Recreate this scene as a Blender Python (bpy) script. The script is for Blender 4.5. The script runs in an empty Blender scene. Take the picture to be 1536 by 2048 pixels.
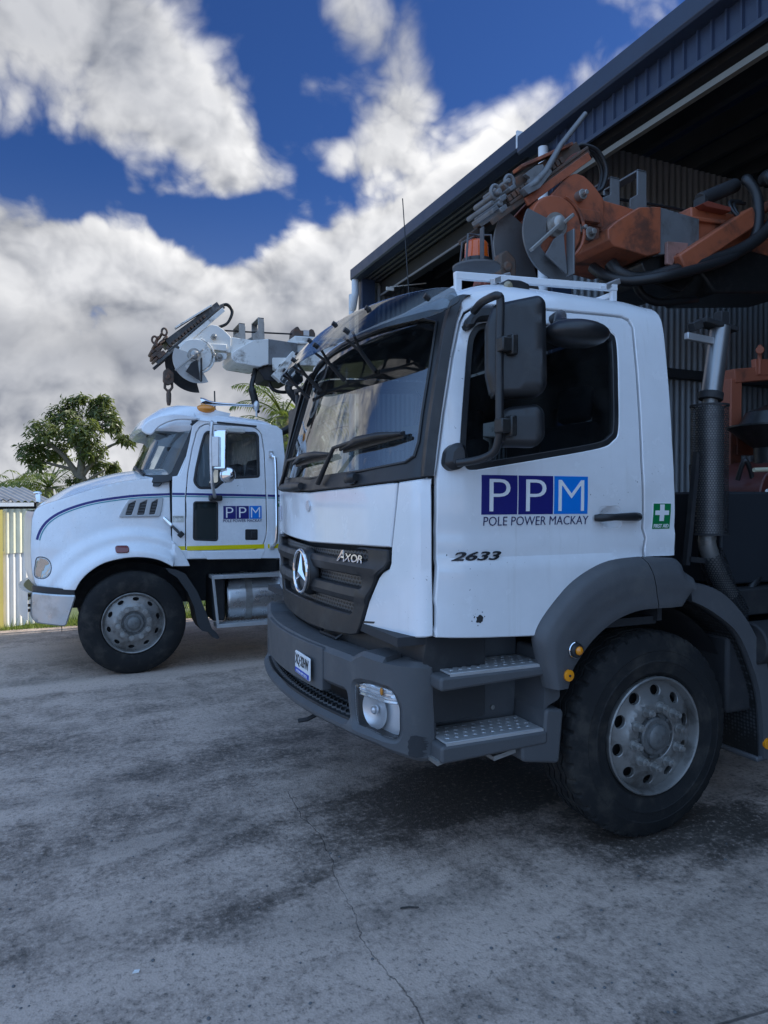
import bpy, bmesh, math, random
from math import radians, sin, cos, atan, atan2, pi, sqrt, exp
from mathutils import Vector, Matrix, noise as mnoise
from mathutils.geometry import delaunay_2d_cdt
random.seed(7)
SC = bpy.context.scene
COL = SC.collection

# ---------------------------------------------------------------- camera
TH = radians(66); DL = atan(21/1420); CAMH = 1.72; FP = 1420.0
_c, _s = cos(TH), sin(TH)
CF = Vector((cos(DL)*_c, cos(DL)*_s, -sin(DL)))
CR = Vector((_s, -_c, 0)); CU = Vector((sin(DL)*_c, sin(DL)*_s, cos(DL)))
cam_d = bpy.data.cameras.new('camera'); cam = bpy.data.objects.new('camera', cam_d); COL.objects.link(cam)
cam_d.sensor_fit = 'VERTICAL'; cam_d.sensor_height = 36; cam_d.lens = 36*FP/2048
cam_d.clip_start = .05; cam_d.clip_end = 3000
cam.matrix_world = Matrix(((CR[0], CU[0], -CF[0], 0), (CR[1], CU[1], -CF[1], 0), (CR[2], CU[2], -CF[2], CAMH), (0, 0, 0, 1)))
SC.camera = cam
SC.view_settings.view_transform = 'Standard'; SC.view_settings.look = 'None'
SC.view_settings.exposure = 0.35; SC.view_settings.gamma = 1
try: SC.cycles.use_denoising = True; SC.cycles.max_bounces = 8; SC.cycles.transparent_max_bounces = 24
except Exception: pass
# the photograph was measured at 1536x2048: these turn its pixels into points on real planes of the place
def ray(px, py): return CF + CR*((px-768)/FP) + CU*((1024-py)/FP)
def onY(px, py, Y):
    d = ray(px, py); k = Y/d[1]; return (d[0]*k, CAMH+d[2]*k)
def onX(px, py, X):
    d = ray(px, py); k = X/d[0]; return (d[1]*k, CAMH+d[2]*k)
def onZ(px, py, Z=0.0):
    d = ray(px, py); k = (Z-CAMH)/d[2]; return (d[0]*k, d[1]*k)

# ---------------------------------------------------------------- node helper
class G:
    def __init__(s, t): s.t = t
    def add(s, ty, ins=None, **kw):
        n = s.t.nodes.new(ty)
        for k, v in kw.items(): setattr(n, k, v)
        for k, v in (ins or {}).items():
            if isinstance(v, bpy.types.NodeSocket): s.t.links.new(v, n.inputs[k])
            else: n.inputs[k].default_value = v
        return n
    def m(s, op, a, b=0.0, c=None, clamp=False):
        d = {0: a, 1: b}
        if c is not None: d[2] = c
        return s.add('ShaderNodeMath', d, operation=op, use_clamp=clamp).outputs[0]
    def vm(s, op, a, b=(0, 0, 0)):
        n = s.add('ShaderNodeVectorMath', {0: a, 1: b}, operation=op)
        return n.outputs['Value'] if op in ('DOT_PRODUCT', 'LENGTH', 'DISTANCE') else n.outputs[0]
    def scale(s, a, f): return s.add('ShaderNodeVectorMath', {0: a, 3: f}, operation='SCALE').outputs[0]
    def mix(s, f, a, b, bt='MIX'):
        def c4(v): return v if isinstance(v, bpy.types.NodeSocket) or len(v) == 4 else (*v, 1)
        return s.add('ShaderNodeMix', {0: f, 6: c4(a), 7: c4(b)}, data_type='RGBA', blend_type=bt).outputs[2]
    def noise(s, vec, scale, detail=4, rough=.55, dist=0.0):
        return s.add('ShaderNodeTexNoise', {'Vector': vec, 'Scale': scale, 'Detail': detail, 'Roughness': rough, 'Distortion': dist}).outputs[0]
    def mr(s, v, a, b, c=0.0, d=1.0, smooth=False):
        return s.add('ShaderNodeMapRange', {0: v, 1: a, 2: b, 3: c, 4: d}, interpolation_type='SMOOTHSTEP' if smooth else 'LINEAR').outputs[0]
    def comb(s, x, y, z=0.0): return s.add('ShaderNodeCombineXYZ', {0: x, 1: y, 2: z}).outputs[0]
    def sep(s, v):
        n = s.add('ShaderNodeSeparateXYZ', {0: v}); return n.outputs[0], n.outputs[1], n.outputs[2]

# ---------------------------------------------------------------- sun and sky
SUN_EL, SUN_AZ = radians(38), radians(2.5)       # azimuth measured from +X (the shed side) towards +Y
sd = Vector((cos(SUN_EL)*cos(SUN_AZ), cos(SUN_EL)*sin(SUN_AZ), sin(SUN_EL)))
sl = bpy.data.lights.new('sun', 'SUN'); sl.energy = 4.8; sl.angle = radians(.5); sl.color = (1, .94, .84)
so = bpy.data.objects.new('sun', sl); COL.objects.link(so); so.location = sd*40
so.rotation_euler = sd.to_track_quat('Z', 'Y').to_euler()
W = bpy.data.worlds.new('World'); SC.world = W; W.use_nodes = True
W.node_tree.nodes.clear(); g = G(W.node_tree)
out = g.add('ShaderNodeOutputWorld')
sky = g.add('ShaderNodeTexSky', sky_type='NISHITA', sun_disc=False)
sky.sun_elevation = SUN_EL; sky.sun_rotation = pi/2-SUN_AZ; sky.air_density = 1.0; sky.dust_density = .3; sky.ozone_density = 2.5
D3 = g.add('ShaderNodeTexCoord').outputs['Generated']
dx, dy, dz = g.sep(D3)
AZ = g.m('ARCTAN2', g.m('SUBTRACT', g.m('MULTIPLY', dx, _s), g.m('MULTIPLY', dy, _c)), g.m('ADD', g.m('MULTIPLY', dx, _c), g.m('MULTIPLY', dy, _s)))
EL = g.m('ARCSINE', dz)   # AZ is positive to the right of the camera's heading
def azel(px, py):
    d = ray(px, py).normalized(); return atan2(d[0]*_s-d[1]*_c, d[0]*_c+d[1]*_s), math.asin(d[2])
def blobs(lst, base=0.0):
    tot = None
    for (px, py, rx, ry, rot, w) in lst:
        a, e = (px/1000, py/1000) if abs(rot) >= 1000 else azel(px, py); rot = rot % 1000 if abs(rot) >= 1000 else rot; k = 1/1420*(1 if py > 0 else .8)
        u = g.m('SUBTRACT', AZ, a); v = g.m('SUBTRACT', EL, e); cr, sr = cos(radians(rot)), sin(radians(rot))
        uu = g.m('ADD', g.m('MULTIPLY', u, cr/(rx*k)), g.m('MULTIPLY', v, sr/(rx*k)))
        vv = g.m('ADD', g.m('MULTIPLY', u, -sr/(ry*k)), g.m('MULTIPLY', v, cr/(ry*k)))
        r2 = g.m('ADD', g.m('MULTIPLY', uu, uu), g.m('MULTIPLY', vv, vv))
        t = g.m('MULTIPLY', g.m('POWER', 2.718, g.m('MULTIPLY', r2, -1.0)), w)
        tot = t if tot is None else g.m('ADD', tot, t)
    return g.m('ADD', tot, base)
# where cloud gathers: bank upper left, wisps top centre, cumulus bank low left rising to the shed roof
CB = blobs([(140, 30, 320, 150, -10, .40), (280, 160, 220, 95, -42, .42), (440, 262, 190, 60, -36, .38), (175, 270, 70, 60, -60, .26), (30, 40, 120, 160, 0, .18),
            (690, 0, 160, 90, -30, .42), (790, 90, 110, 130, -60, .42), (815, 230, 65, 130, -80, .34), (690, 310, 150, 40, -8, .32), (-600, 180, 230, 170, 1000, .48), (-800, 360, 190, 70, 1035, .34), (-980, 330, 110, 60, 1020, .26), (-1060, 520, 200, 60, 1150, .30), (-1150, 250, 160, 60, 1000, .28), (455, 372, 150, 26, 8, .24), (1190, 120, 40, 40, 0, .2),
            (40, 490, 300, 90, 5, .40), (300, 510, 170, 50, -20, .22), (330, 620, 360, 80, -12, .50), (640, 580, 150, 90, 20, .50), (790, 460, 180, 90, 34, .50), (590, 420, 100, 35, 25, .12),
            (1010, 250, 140, 55, 34, .46), (1060, 330, 220, 120, 32, .55), (300, 790, 900, 170, 0, .50), (900, 650, 500, 200, 0, .5), (500, 960, 1600, 130, 0, .42),
            (0, 330, 300, 60, 0, -.30), (360, 440, 220, 40, 10, -.28), (590, 150, 100, 190, 0, -.35), (1010, 100, 200, 120, 0, -.30), (480, 470, 150, 50, 10, -.36), (640, 370, 60, 40, 0, -.12), (930, 420, 30, 30, 0, 0), (215, 610, 50, 26, 10, -.40)])
back = g.mr(g.m('ABSOLUTE', AZ), .62, 1.0, 0, 1, True); behind = g.mr(g.m('ABSOLUTE', AZ), .80, 1.7, 0, 1, True)
far_n = g.noise(D3, 1.3, 3, .5)
CB = g.m('ADD', CB, g.m('MULTIPLY', back, g.mr(far_n, .42, .62, -.25, .35)))
def dens(off, det):
    p = g.vm('ADD', D3, off)
    wv = g.add('ShaderNodeTexNoise', {'Vector': p, 'Scale': 5.0, 'Detail': 3, 'Roughness': .5}).outputs['Color']
    p2 = g.vm('ADD', p, g.scale(g.vm('SUBTRACT', wv, (.5, .5, .5)), .09))
    n = g.noise(g.vm('MULTIPLY', p2, (1, 1, 1.25)), 6.0, det, .57)
    n2 = g.noise(p2, 2.6, 3, .5)
    bl = None
    for (sc_, w_) in ((5.5, 1.0), (11.5, .55), (24.0, .30), (50.0, .16)):
        b_ = g.m('MULTIPLY', g.m('ABSOLUTE', g.m('SUBTRACT', g.noise(g.vm('ADD', p2, (sc_, 3.1, 1.7)), sc_, 1, .4), .5)), w_)
        bl = b_ if bl is None else g.m('ADD', bl, b_)
    return g.m('ADD', g.m('ADD', g.m('ADD', g.m('MULTIPLY', g.m('SUBTRACT', bl, .17), 1.5), g.m('MULTIPLY', g.m('SUBTRACT', n, .5), 1.1)), g.m('MULTIPLY', g.m('SUBTRACT', n2, .5), .7)), CB)
d0 = dens((0, 0, 0), 12); d1 = dens((.016, .008, .024), 5)
alpha = g.mr(d0, g.mr(dz, .30, .50, .12, .03), g.mr(dz, .30, .50, .34, .62), 0, 1, True)
lit = g.mr(g.m('ADD', g.m('SUBTRACT', d0, d1), g.m('MULTIPLY', g.m('SUBTRACT', g.noise(D3, 9, 6, .6), .5), .25)), -.34, .22, 0, 1)
GREY = blobs([(230, 700, 480, 75, 0, .95), (520, 700, 160, 70, 0, .35), (90, 420, 200, 60, 0, .45), (330, 850, 500, 60, 0, .35), (690, 560, 130, 90, 0, .12), (60, 90, 240, 170, 0, .55), (740, 90, 180, 180, 0, .5), (330, 240, 160, 70, -40, .2)])
lit = g.m('MULTIPLY', lit, g.m('SUBTRACT', 1.0, g.m('MULTIPLY', GREY, .80), clamp=True))
BRI = blobs([(260, 480, 160, 30, -24, .30), (440, 545, 90, 26, -20, .22), (990, 250, 110, 50, 34, .35), (560, 500, 90, 50, 10, .2), (90, 650, 110, 60, 0, .25), (900, 330, 160, 70, 34, .2), (200, 200, 60, 60, 0, .15), (430, 270, 90, 30, -35, .2)])
lit = g.m('ADD', g.m('MULTIPLY', lit, .88), g.m('MULTIPLY', BRI, .8), clamp=True)
thick = g.mr(d0, .35, .95, 0, 1, True)
CLW = 8.6
ccol = g.mix(lit, tuple(CLW*v for v in (.22, .24, .29)), tuple(CLW*v for v in (1.0, .995, .995)))
ccol = g.mix(g.m('MULTIPLY', thick, .30), ccol, tuple(CLW*v for v in (.40, .43, .50)))
skyc = g.mix(1.0, sky.outputs[0], (.20, .35, .66, 1), 'MULTIPLY')
skyc = g.mix(g.mr(dz, .0, .42, .42, 0, True), skyc, tuple(CLW*v for v in (.42, .50, .62)))
# sky beside and behind the camera made brighter and bluer as added fill light
skyc = g.mix(g.m('MULTIPLY', behind, .85), skyc, tuple(CLW*v for v in (.57, .97, 1.68)))
bg = g.add('ShaderNodeBackground', {'Color': g.mix(alpha, skyc, ccol), 'Strength': .1})
W.node_tree.links.new(bg.outputs[0], out.inputs[0])

# ---------------------------------------------------------------- materials
MATS = {}
def pm(name, col, rough=.5, metal=0.0, dirt=None, bump=None, coat=0.0, spec=.5, rv=0.0, streak=0.0):
    """dirt = (colour, amount, scale, low, high); bump = (scale, strength)"""
    m = bpy.data.materials.new(name); m.use_nodes = True; t = m.node_tree; h = G(t)
    b = t.nodes['Principled BSDF']; b.inputs['Roughness'].default_value = rough; b.inputs['Metallic'].default_value = metal
    b.inputs['Coat Weight'].default_value = coat; b.inputs['Coat Roughness'].default_value = .06
    b.inputs['Specular IOR Level'].default_value = spec
    co = h.add('ShaderNodeTexCoord').outputs['Object']
    c = (*col, 1)
    n0 = h.noise(co, 3.1, 5, .6)
    base = h.mix(h.mr(n0, .3, .7), tuple(v*.94 for v in col), tuple(min(1, v*1.05) for v in col))
    if dirt:
        n = h.noise(co, dirt[2], 8, .65, .3)
        f = h.m('MULTIPLY', h.mr(n, dirt[3], dirt[4], 0, 1, True), dirt[1])
        base = h.mix(f, base, dirt[0])
    if streak:   # dirt washed down the panel in thin runs
        sv = h.vm('MULTIPLY', co, (22, 22, 1.1)); sn = h.m('MULTIPLY', h.mr(h.noise(sv, 1.0, 5, .6), .52, .78, 0, 1, True), h.mr(h.noise(co, 1.7, 3, .5), .4, .65))
        base = h.mix(h.m('MULTIPLY', sn, streak), base, (.50, .475, .43))
        ch = h.mr(h.noise(co, 75, 2, .5), .735, .75); base = h.mix(h.m('MULTIPLY', ch, h.mr(h.noise(co, 2.3, 3, .5), .5, .62)), base, (.10, .095, .09))
    t.links.new(base, b.inputs['Base Color'])
    if rv:
        t.links.new(h.mr(h.noise(co, 9, 6, .65), .3, .7, max(0, rough-rv), min(1, rough+rv)), b.inputs['Roughness'])
    if bump:
        bn = h.add('ShaderNodeBump', {'Height': h.noise(co, bump[0], 5, .6), 'Strength': bump[1], 'Distance': .004})
        t.links.new(bn.outputs[0], b.inputs['Normal'])
    MATS[name] = m
    return m
M_white = pm('white_paint', (.80, .81, .82), .22, 0, ((.55, .53, .49), .20, 2.3, .52, .78), None, .6, rv=.08, streak=.30)
M_white2 = pm('white_paint_clean', (.78, .80, .82), .26, 0, ((.55, .53, .48), .25, 1.8, .55, .8), None, .6, rv=.06, streak=.25)
M_plas = pm('grey_plastic', (.082, .084, .088), .55, 0, ((.16, .155, .145), .4, 6, .5, .8), (160, .25), rv=.1)
M_fend = pm('fender_plastic', (.085, .086, .09), .5, 0, ((.16, .155, .14), .4, 5, .5, .8), (160, .2), rv=.1)
M_black = pm('black_trim', (.018, .019, .021), .42, 0, ((.07, .07, .065), .4, 8, .5, .8), rv=.1)
M_grille = pm('grille_black', (.020, .021, .023), .45, 0, ((.10, .10, .09), .4, 8, .5, .8), rv=.1)
M_dark = pm('dark_frame', (.02, .02, .022), .7, 0, ((.06, .055, .05), .6, 6, .45, .75), (60, .3))
M_rub = pm('tyre_rubber', (.016, .016, .0165), .8, 0, ((.068, .060, .050), .6, 6, .45, .72), (90, .3), spec=.25)
M_rim = pm('worn_alloy', (.27, .26, .245), .38, .5, ((.07, .06, .05), .75, 7, .46, .7), (50, .15), rv=.12)
M_steel = pm('dusty_steel', (.36, .35, .33), .42, .6, ((.12, .10, .085), .5, 9, .45, .7), (60, .2), rv=.1)
M_hub = pm('hub_grey', (.16, .16, .155), .5, .3, ((.05, .045, .04), .6, 12, .45, .7), rv=.1)
M_chrome = pm('chrome', (.85, .86, .88), .08, 1.0)
M_alu = pm('brushed_aluminium', (.62, .62, .62), .38, .6, ((.25, .24, .22), .5, 6, .5, .8), rv=.1)
M_tank = pm('aluminium_tank', (.5, .5, .5), .3, 1.0, ((.2, .19, .17), .5, 4, .45, .8), rv=.1)
M_orange = pm('faded_orange_paint', (.36, .10, .045), .5, 0, ((.07, .035, .025), .85, 4.5, .46, .66), (40, .25), rv=.12)
M_bwhite = pm('chipped_white_paint', (.72, .71, .67), .45, 0, ((.12, .09, .06), .8, 6, .54, .70), (40, .25), rv=.1)
M_agrey = pm('grey_auger_steel', (.17, .175, .18), .5, .25, ((.08, .07, .06), .6, 7, .5, .72), (40, .2), rv=.1)
M_awhite = pm('pale_auger_steel', (.55, .55, .53), .5, .1, ((.12, .1, .08), .6, 7, .52, .72), (40, .2), rv=.1)
M_rust = pm('rusty_chain_steel', (.10, .075, .06), .7, .3, ((.22, .09, .045), .7, 14, .45, .7), (60, .4))
M_grease = pm('greasy_black', (.013, .013, .013), .4, 0, ((.05, .045, .04), .5, 20, .5, .7), (40, .5))
M_hose = pm('hose_rubber', (.015, .015, .016), .45, 0, None, (30, .15))
M_navy = pm('navy_vinyl', (.013, .014, .16), .4); M_cyan = pm('light_blue_vinyl', (.0, .19, .66), .4)
M_wvin = pm('white_vinyl', (.82, .82, .82), .4); M_tvin = pm('dark_navy_vinyl', (.012, .012, .09), .4)
M_green = pm('green_vinyl', (.0, .19, .055), .4); M_teal = pm('teal_vinyl', (.05, .28, .33), .4)
M_yel = pm('yellow_reflective', (.75, .62, .0), .35); M_blueplate = pm('plate_blue', (.02, .06, .45), .4)
M_amber = pm('amber_lens', (.75, .25, .01), .15, 0, None, None, .5); M_amb2 = pm('orange_beacon_lens', (.62, .10, .01), .18, 0, None, None, .5)
M_red = pm('dull_red_lens', (.16, .03, .025), .2, 0, None, None, .5); M_refl = pm('reflector_orange', (.85, .30, .01), .3)
M_badge = pm('chrome_lettering', (.75, .76, .78), .2, 1.0); M_dbadge = pm('dark_lettering', (.05, .055, .065), .25, .6)
M_shed = pm('shed_blue_cladding', (.022, .036, .075), .5, 0, ((.04, .055, .09), .3, 3, .5, .8), rv=.08)
M_gutter = pm('shed_blue_gutter', (.028, .042, .075), .42, 0, ((.035, .045, .07), .35, 3, .5, .8), rv=.08)
M_zinc = pm('zinc_corrugated', (.26, .275, .285), .45, .4, ((.20, .20, .20), .5, 2, .45, .8), rv=.1)
M_zroof = pm('weathered_roof_iron', (.30, .30, .30), .55, .2, ((.16, .15, .14), .6, 3, .45, .75))
M_rroof = pm('rusty_red_roof_iron', (.36, .10, .07), .6, 0, ((.18, .08, .06), .6, 3, .45, .75))
M_cream = pm('cream_corrugated', (.80, .78, .58), .5, 0, ((.42, .40, .32), .5, 2.5, .5, .8))
M_pale = pm('pale_corrugated', (.84, .82, .77), .5, 0, ((.45, .43, .40), .5, 2.5, .5, .8))
M_post = pm('yellow_post', (.62, .50, .14), .6)
M_pipe = pm('pvc_pipe', (.62, .66, .70), .4, 0, ((.35, .33, .3), .4, 4, .5, .8))
M_inner = pm('shed_steel_frame', (.035, .037, .04), .6, .2, ((.05, .05, .05), .5, 3, .4, .7))
M_seat = pm('seat_fabric', (.045, .047, .052), .9); M_dash = pm('dash_plastic', (.06, .062, .066), .7)
M_paper = pm('paper', (.75, .74, .70), .8); M_cardy = pm('yellowed_plate', (.55, .52, .36), .6)
M_bark = pm('tree_bark', (.20, .17, .13), .9, 0, ((.10, .085, .07), .6, 12, .4, .7), (20, .6))
M_door = pm('interior_dark', (.03, .031, .034), .7)
M_mirror = pm('mirror_glass', (.8, .82, .84), .02, 1.0)
def glassmat(name, tint, refl_rough=.0, trans=.55, ior=1.5):
    m = bpy.data.materials.new(name); m.use_nodes = True; t = m.node_tree; t.nodes.clear(); h = G(t)
    o = h.add('ShaderNodeOutputMaterial'); tr = h.add('ShaderNodeBsdfTransparent', {'Color': (*tint, 1)})
    gl = h.add('ShaderNodeBsdfGlossy', {'Color': (1, 1, 1, 1), 'Roughness': refl_rough})
    fr = h.add('ShaderNodeFresnel', {'IOR': ior})
    co = h.add('ShaderNodeTexCoord').outputs['Object']
    dirt = h.add('ShaderNodeBsdfDiffuse', {'Color': (.35, .36, .36, 1)})
    s = h.add('ShaderNodeMixShader', {0: fr.outputs[0], 1: tr.outputs[0], 2: gl.outputs[0]})
    s2 = h.add('ShaderNodeMixShader', {0: h.mr(h.noise(co, 4, 6, .6), .45, .8, .005, .05), 1: s.outputs[0], 2: dirt.outputs[0]})
    t.links.new(s2.outputs[0], o.inputs[0]); MATS[name] = m; return m
M_glass = glassmat('windscreen_glass', (.42, .48, .50), 0, ior=2.7)
M_sglass = glassmat('side_window_glass', (.45, .50, .52), 0, ior=1.45)
M_smoke = glassmat('smoked_acrylic', (.50, .53, .55), .03, ior=1.5)
M_glass2 = glassmat('light_windscreen_glass', (.80, .85, .86), 0, ior=1.7)
M_lens = glassmat('clear_lens', (.95, .96, .97), .0, ior=1.45)

# ---------------------------------------------------------------- object helpers
def wloc(o):
    v = Vector((0, 0, 0))
    while o is not None: v += o.location; o = o.parent
    return v
def tag(o, label=None, cat=None, group=None, kind=None):
    for k, v in (('label', label), ('category', cat), ('group', group), ('kind', kind)):
        if v: o[k] = v
    return o
def root(name, loc, label, cat, group=None, kind=None):
    o = bpy.data.objects.new(name, None); COL.objects.link(o); o.location = loc; o.empty_display_size = .2
    return tag(o, label, cat, group, kind)
def part(name, parent, loc=None):
    o = bpy.data.objects.new(name, None); COL.objects.link(o); o.parent = parent; o.empty_display_size = .1
    if loc is not None: o.location = Vector(loc)-wloc(parent)
    return o
def link(name, me, mats, parent=None, bevel=0, sharp=35, loc=None):
    """me holds world coordinates; the object's origin goes to loc (or its parent's place)"""
    o = bpy.data.objects.new(name, me); COL.objects.link(o)
    for m in (mats if isinstance(mats, (list, tuple)) else [mats]): me.materials.append(m)
    base = wloc(parent) if parent is not None else Vector((0, 0, 0))
    if parent is not None: o.parent = parent
    if loc is not None: o.location = Vector(loc)-base; base = Vector(loc)
    if base.length > 0: me.transform(Matrix.Translation(-base))
    if sharp:
        for p in me.polygons: p.use_smooth = True
        me.set_sharp_from_angle(angle=radians(sharp))
    if bevel:
        b = o.modifiers.new('bevel', 'BEVEL'); b.width = bevel; b.segments = 2; b.limit_method = 'ANGLE'; b.angle_limit = radians(40)
    return o
class MB:
    def __init__(s): s.v = []; s.f = []; s.mi = []; s.cm = 0
    def face(s, idx): s.f.append(idx); s.mi.append(s.cm)
    def box(s, x0, x1, y0, y1, z0, z1, mat=None):
        b = len(s.v)
        P = [(x, y, z) for z in (z0, z1) for y in (y0, y1) for x in (x0, x1)]
        if mat is not None: P = [tuple(mat @ Vector(p)) for p in P]
        s.v += P
        for f in ((0, 2, 3, 1), (4, 5, 7, 6), (0, 1, 5, 4), (2, 6, 7, 3), (0, 4, 6, 2), (1, 3, 7, 5)): s.face([b+i for i in f])
        return s
    def obox(s, c, ax, ay, az, sx, sy, sz):
        ax, ay, az = Vector(ax).normalized(), Vector(ay).normalized(), Vector(az).normalized()
        m = Matrix.Translation(Vector(c)) @ Matrix((ax, ay, az)).transposed().to_4x4()
        return s.box(-sx/2, sx/2, -sy/2, sy/2, -sz/2, sz/2, m)
    def bar(s, a, b, w, h, up=(0, 0, 1)):
        a, b = Vector(a), Vector(b); d = (b-a); u = Vector(up); ay = u.cross(d)
        if ay.length < 1e-5: ay = Vector((0, 1, 0)).cross(d)
        ay.normalize(); az = d.normalized().cross(ay)
        return s.obox((a+b)/2, d, ay, az, d.length, w, h)
    def prism(s, pts, y0, y1, plane='XZ'):
        b = len(s.v); n = len(pts)
        def q(p, t): return (p[0], t, p[1]) if plane == 'XZ' else ((t, p[0], p[1]) if plane == 'YZ' else (p[0], p[1], t))
        s.v += [q(p, y0) for p in pts]+[q(p, y1) for p in pts]
        s.face(list(range(b, b+n))); s.face(list(range(b+2*n-1, b+n-1, -1)))
        for i in range(n): s.face([b+i, b+(i+1) % n, b+n+(i+1) % n, b+n+i])
        return s
    def tube(s, pts, r, seg=10, cap=True, closed=False):
        P = [Vector(p) for p in pts]; n = len(P); rs = r if isinstance(r, (list, tuple)) else [r]*n
        b = len(s.v); nrm = None
        for i in range(n):
            if closed: t = P[(i+1) % n]-P[i-1]
            else: t = P[min(i+1, n-1)]-P[max(i-1, 0)]
            t.normalize()
            if nrm is None:
                nrm = t.orthogonal().normalized()
            else:
                nrm = nrm-t*nrm.dot(t)
                nrm = nrm.normalized() if nrm.length > 1e-6 else t.orthogonal().normalized()
            bn = t.cross(nrm)
            for k in range(seg):
                a = 2*pi*k/seg; s.v.append(tuple(P[i]+(nrm*cos(a)+bn*sin(a))*rs[i]))
        for i in range(n if closed else n-1):
            j = (i+1) % n
            for k in range(seg):
                k2 = (k+1) % seg
                s.face([b+i*seg+k, b+i*seg+k2, b+j*seg+k2, b+j*seg+k])
        if cap and not closed:
            s.face([b+k for k in range(seg)][::-1]); s.face([b+(n-1)*seg+k for k in range(seg)])
        return s
    def cyl(s, a, b, r, seg=16, r2=None): return s.tube([a, b], [r, r if r2 is None else r2], seg)
    def lathe(s, prof, c, axis='Y', seg=48, a0=0, a1=2*pi, mod=None):
        """prof = [(along axis, radius)]"""
        c = Vector(c); b = len(s.v); full = abs(a1-a0-2*pi) < 1e-6; na = seg if full else seg+1; n = len(prof)
        for i in range(na):
            a = a0+(a1-a0)*i/seg
            for j, (t, r) in enumerate(prof):
                if mod: t, r = mod(i, j, t, r)
                if axis == 'Y': p = (c.x+r*cos(a), c.y+t, c.z+r*sin(a))
                elif axis == 'X': p = (c.x+t, c.y+r*cos(a), c.z+r*sin(a))
                else: p = (c.x+r*cos(a), c.y+r*sin(a), c.z+t)
                s.v.append(p)
        for i in range(seg):
            i2 = (i+1) % na
            for j in range(n-1): s.face([b+i*n+j, b+i*n+j+1, b+i2*n+j+1, b+i2*n+j])
        return s
    def sphere(s, c, rx, ry=None, rz=None, nu=14, nv=8):
        ry = ry or rx; rz = rz or rx; b = len(s.v)
        for j in range(nv+1):
            t = pi*j/nv
            for i in range(nu):
                a = 2*pi*i/nu; s.v.append((c[0]+rx*sin(t)*cos(a), c[1]+ry*sin(t)*sin(a), c[2]+rz*cos(t)))
        for j in range(nv):
            for i in range(nu): s.face([b+j*nu+i, b+j*nu+(i+1) % nu, b+(j+1)*nu+(i+1) % nu, b+(j+1)*nu+i])
        return s
    def mesh(s, name):
        me = bpy.data.meshes.new(name); me.from_pydata([tuple(p) for p in s.v], [], s.f)
        bm = bmesh.new(); bm.from_mesh(me); bmesh.ops.remove_doubles(bm, verts=bm.verts, dist=1e-6)
        bmesh.ops.recalc_face_normals(bm, faces=bm.faces); bm.to_mesh(me); bm.free()
        return me
    def build(s, name, mat, parent=None, bevel=0, sharp=35, loc=None):
        return link(name, s.mesh(name), mat, parent, bevel, sharp, loc)
# ---- 2D outlines
def resamp(poly, step):
    o = []
    n = len(poly)
    for i in range(n):
        a, b = poly[i], poly[(i+1) % n]; L = math.hypot(b[0]-a[0], b[1]-a[1]); k = max(1, int(math.ceil(L/step)))
        for j in range(k): o.append((a[0]+(b[0]-a[0])*j/k, a[1]+(b[1]-a[1])*j/k))
    return o
def spline(pts, k=8, closed=False):
    """Catmull-Rom through pts"""
    n = len(pts); o = []
    rng = range(n if closed else n-1)
    for i in rng:
        if closed: p0, p1, p2, p3 = pts[i-1], pts[i], pts[(i+1) % n], pts[(i+2) % n]
        else: p0, p1, p2, p3 = pts[max(i-1, 0)], pts[i], pts[i+1], pts[min(i+2, n-1)]
        for j in range(k):
            t = j/k; t2 = t*t; t3 = t2*t
            o.append(tuple(.5*((2*b)+(-a+c)*t+(2*a-5*b+4*c-d)*t2+(-a+3*b-3*c+d)*t3) for a, b, c, d in zip(p0, p1, p2, p3)))
    if not closed: o.append(tuple(pts[-1]))
    return o
def rnd(pts, r, k=5):
    """round the corners of a polygon; r a number or one per corner"""
    n = len(pts); o = []
    for i in range(n):
        p = Vector(pts[i]); a = Vector(pts[i-1])-p; b = Vector(pts[(i+1) % n])-p
        rr = r[i] if isinstance(r, (list, tuple)) else r
        rr = min(rr, a.length*.45, b.length*.45)
        if rr < 1e-5: o.append(tuple(p)); continue
        s0 = p+a.normalized()*rr; s1 = p+b.normalized()*rr
        for j in range(k+1):
            t = j/k; o.append(tuple(s0*(1-t)**2+p*2*t*(1-t)+s1*t*t))
    return o
def area(p): return sum(p[i-1][0]*p[i][1]-p[i][0]*p[i-1][1] for i in range(len(p)))/2
def off(poly, d):
    """offset outwards by d (negative: inwards)"""
    if area(poly) < 0: poly = poly[::-1]
    n = len(poly); o = []
    for i in range(n):
        p = Vector(poly[i]); a = p-Vector(poly[i-1]); b = Vector(poly[(i+1) % n])-p
        if a.length < 1e-7 or b.length < 1e-7: continue
        na = Vector((a.y, -a.x)).normalized(); nb = Vector((b.y, -b.x)).normalized(); q = na+nb
        if q.length < 1e-4: q = na
        q.normalize(); k = min(2.0, 1/max(.3, q.dot(na)))
        o.append(tuple(p+q*d*k))
    return o
def inpoly(x, y, P):
    c = False; n = len(P); j = n-1
    for i in range(n):
        if (P[i][1] > y) != (P[j][1] > y) and x < (P[j][0]-P[i][0])*(y-P[i][1])/(P[j][1]-P[i][1])+P[i][0]: c = not c
        j = i
    return c
def segd(x, y, P):
    best = 9e9; n = len(P)
    for i in range(n):
        ax, ay = P[i]; bx, by = P[(i+1) % n]; vx, vy = bx-ax, by-ay; L = vx*vx+vy*vy
        t = 0 if L < 1e-12 else max(0, min(1, ((x-ax)*vx+(y-ay)*vy)/L))
        d = (x-ax-t*vx)**2+(y-ay-t*vy)**2
        if d < best: best = d
    return sqrt(best)
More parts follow.
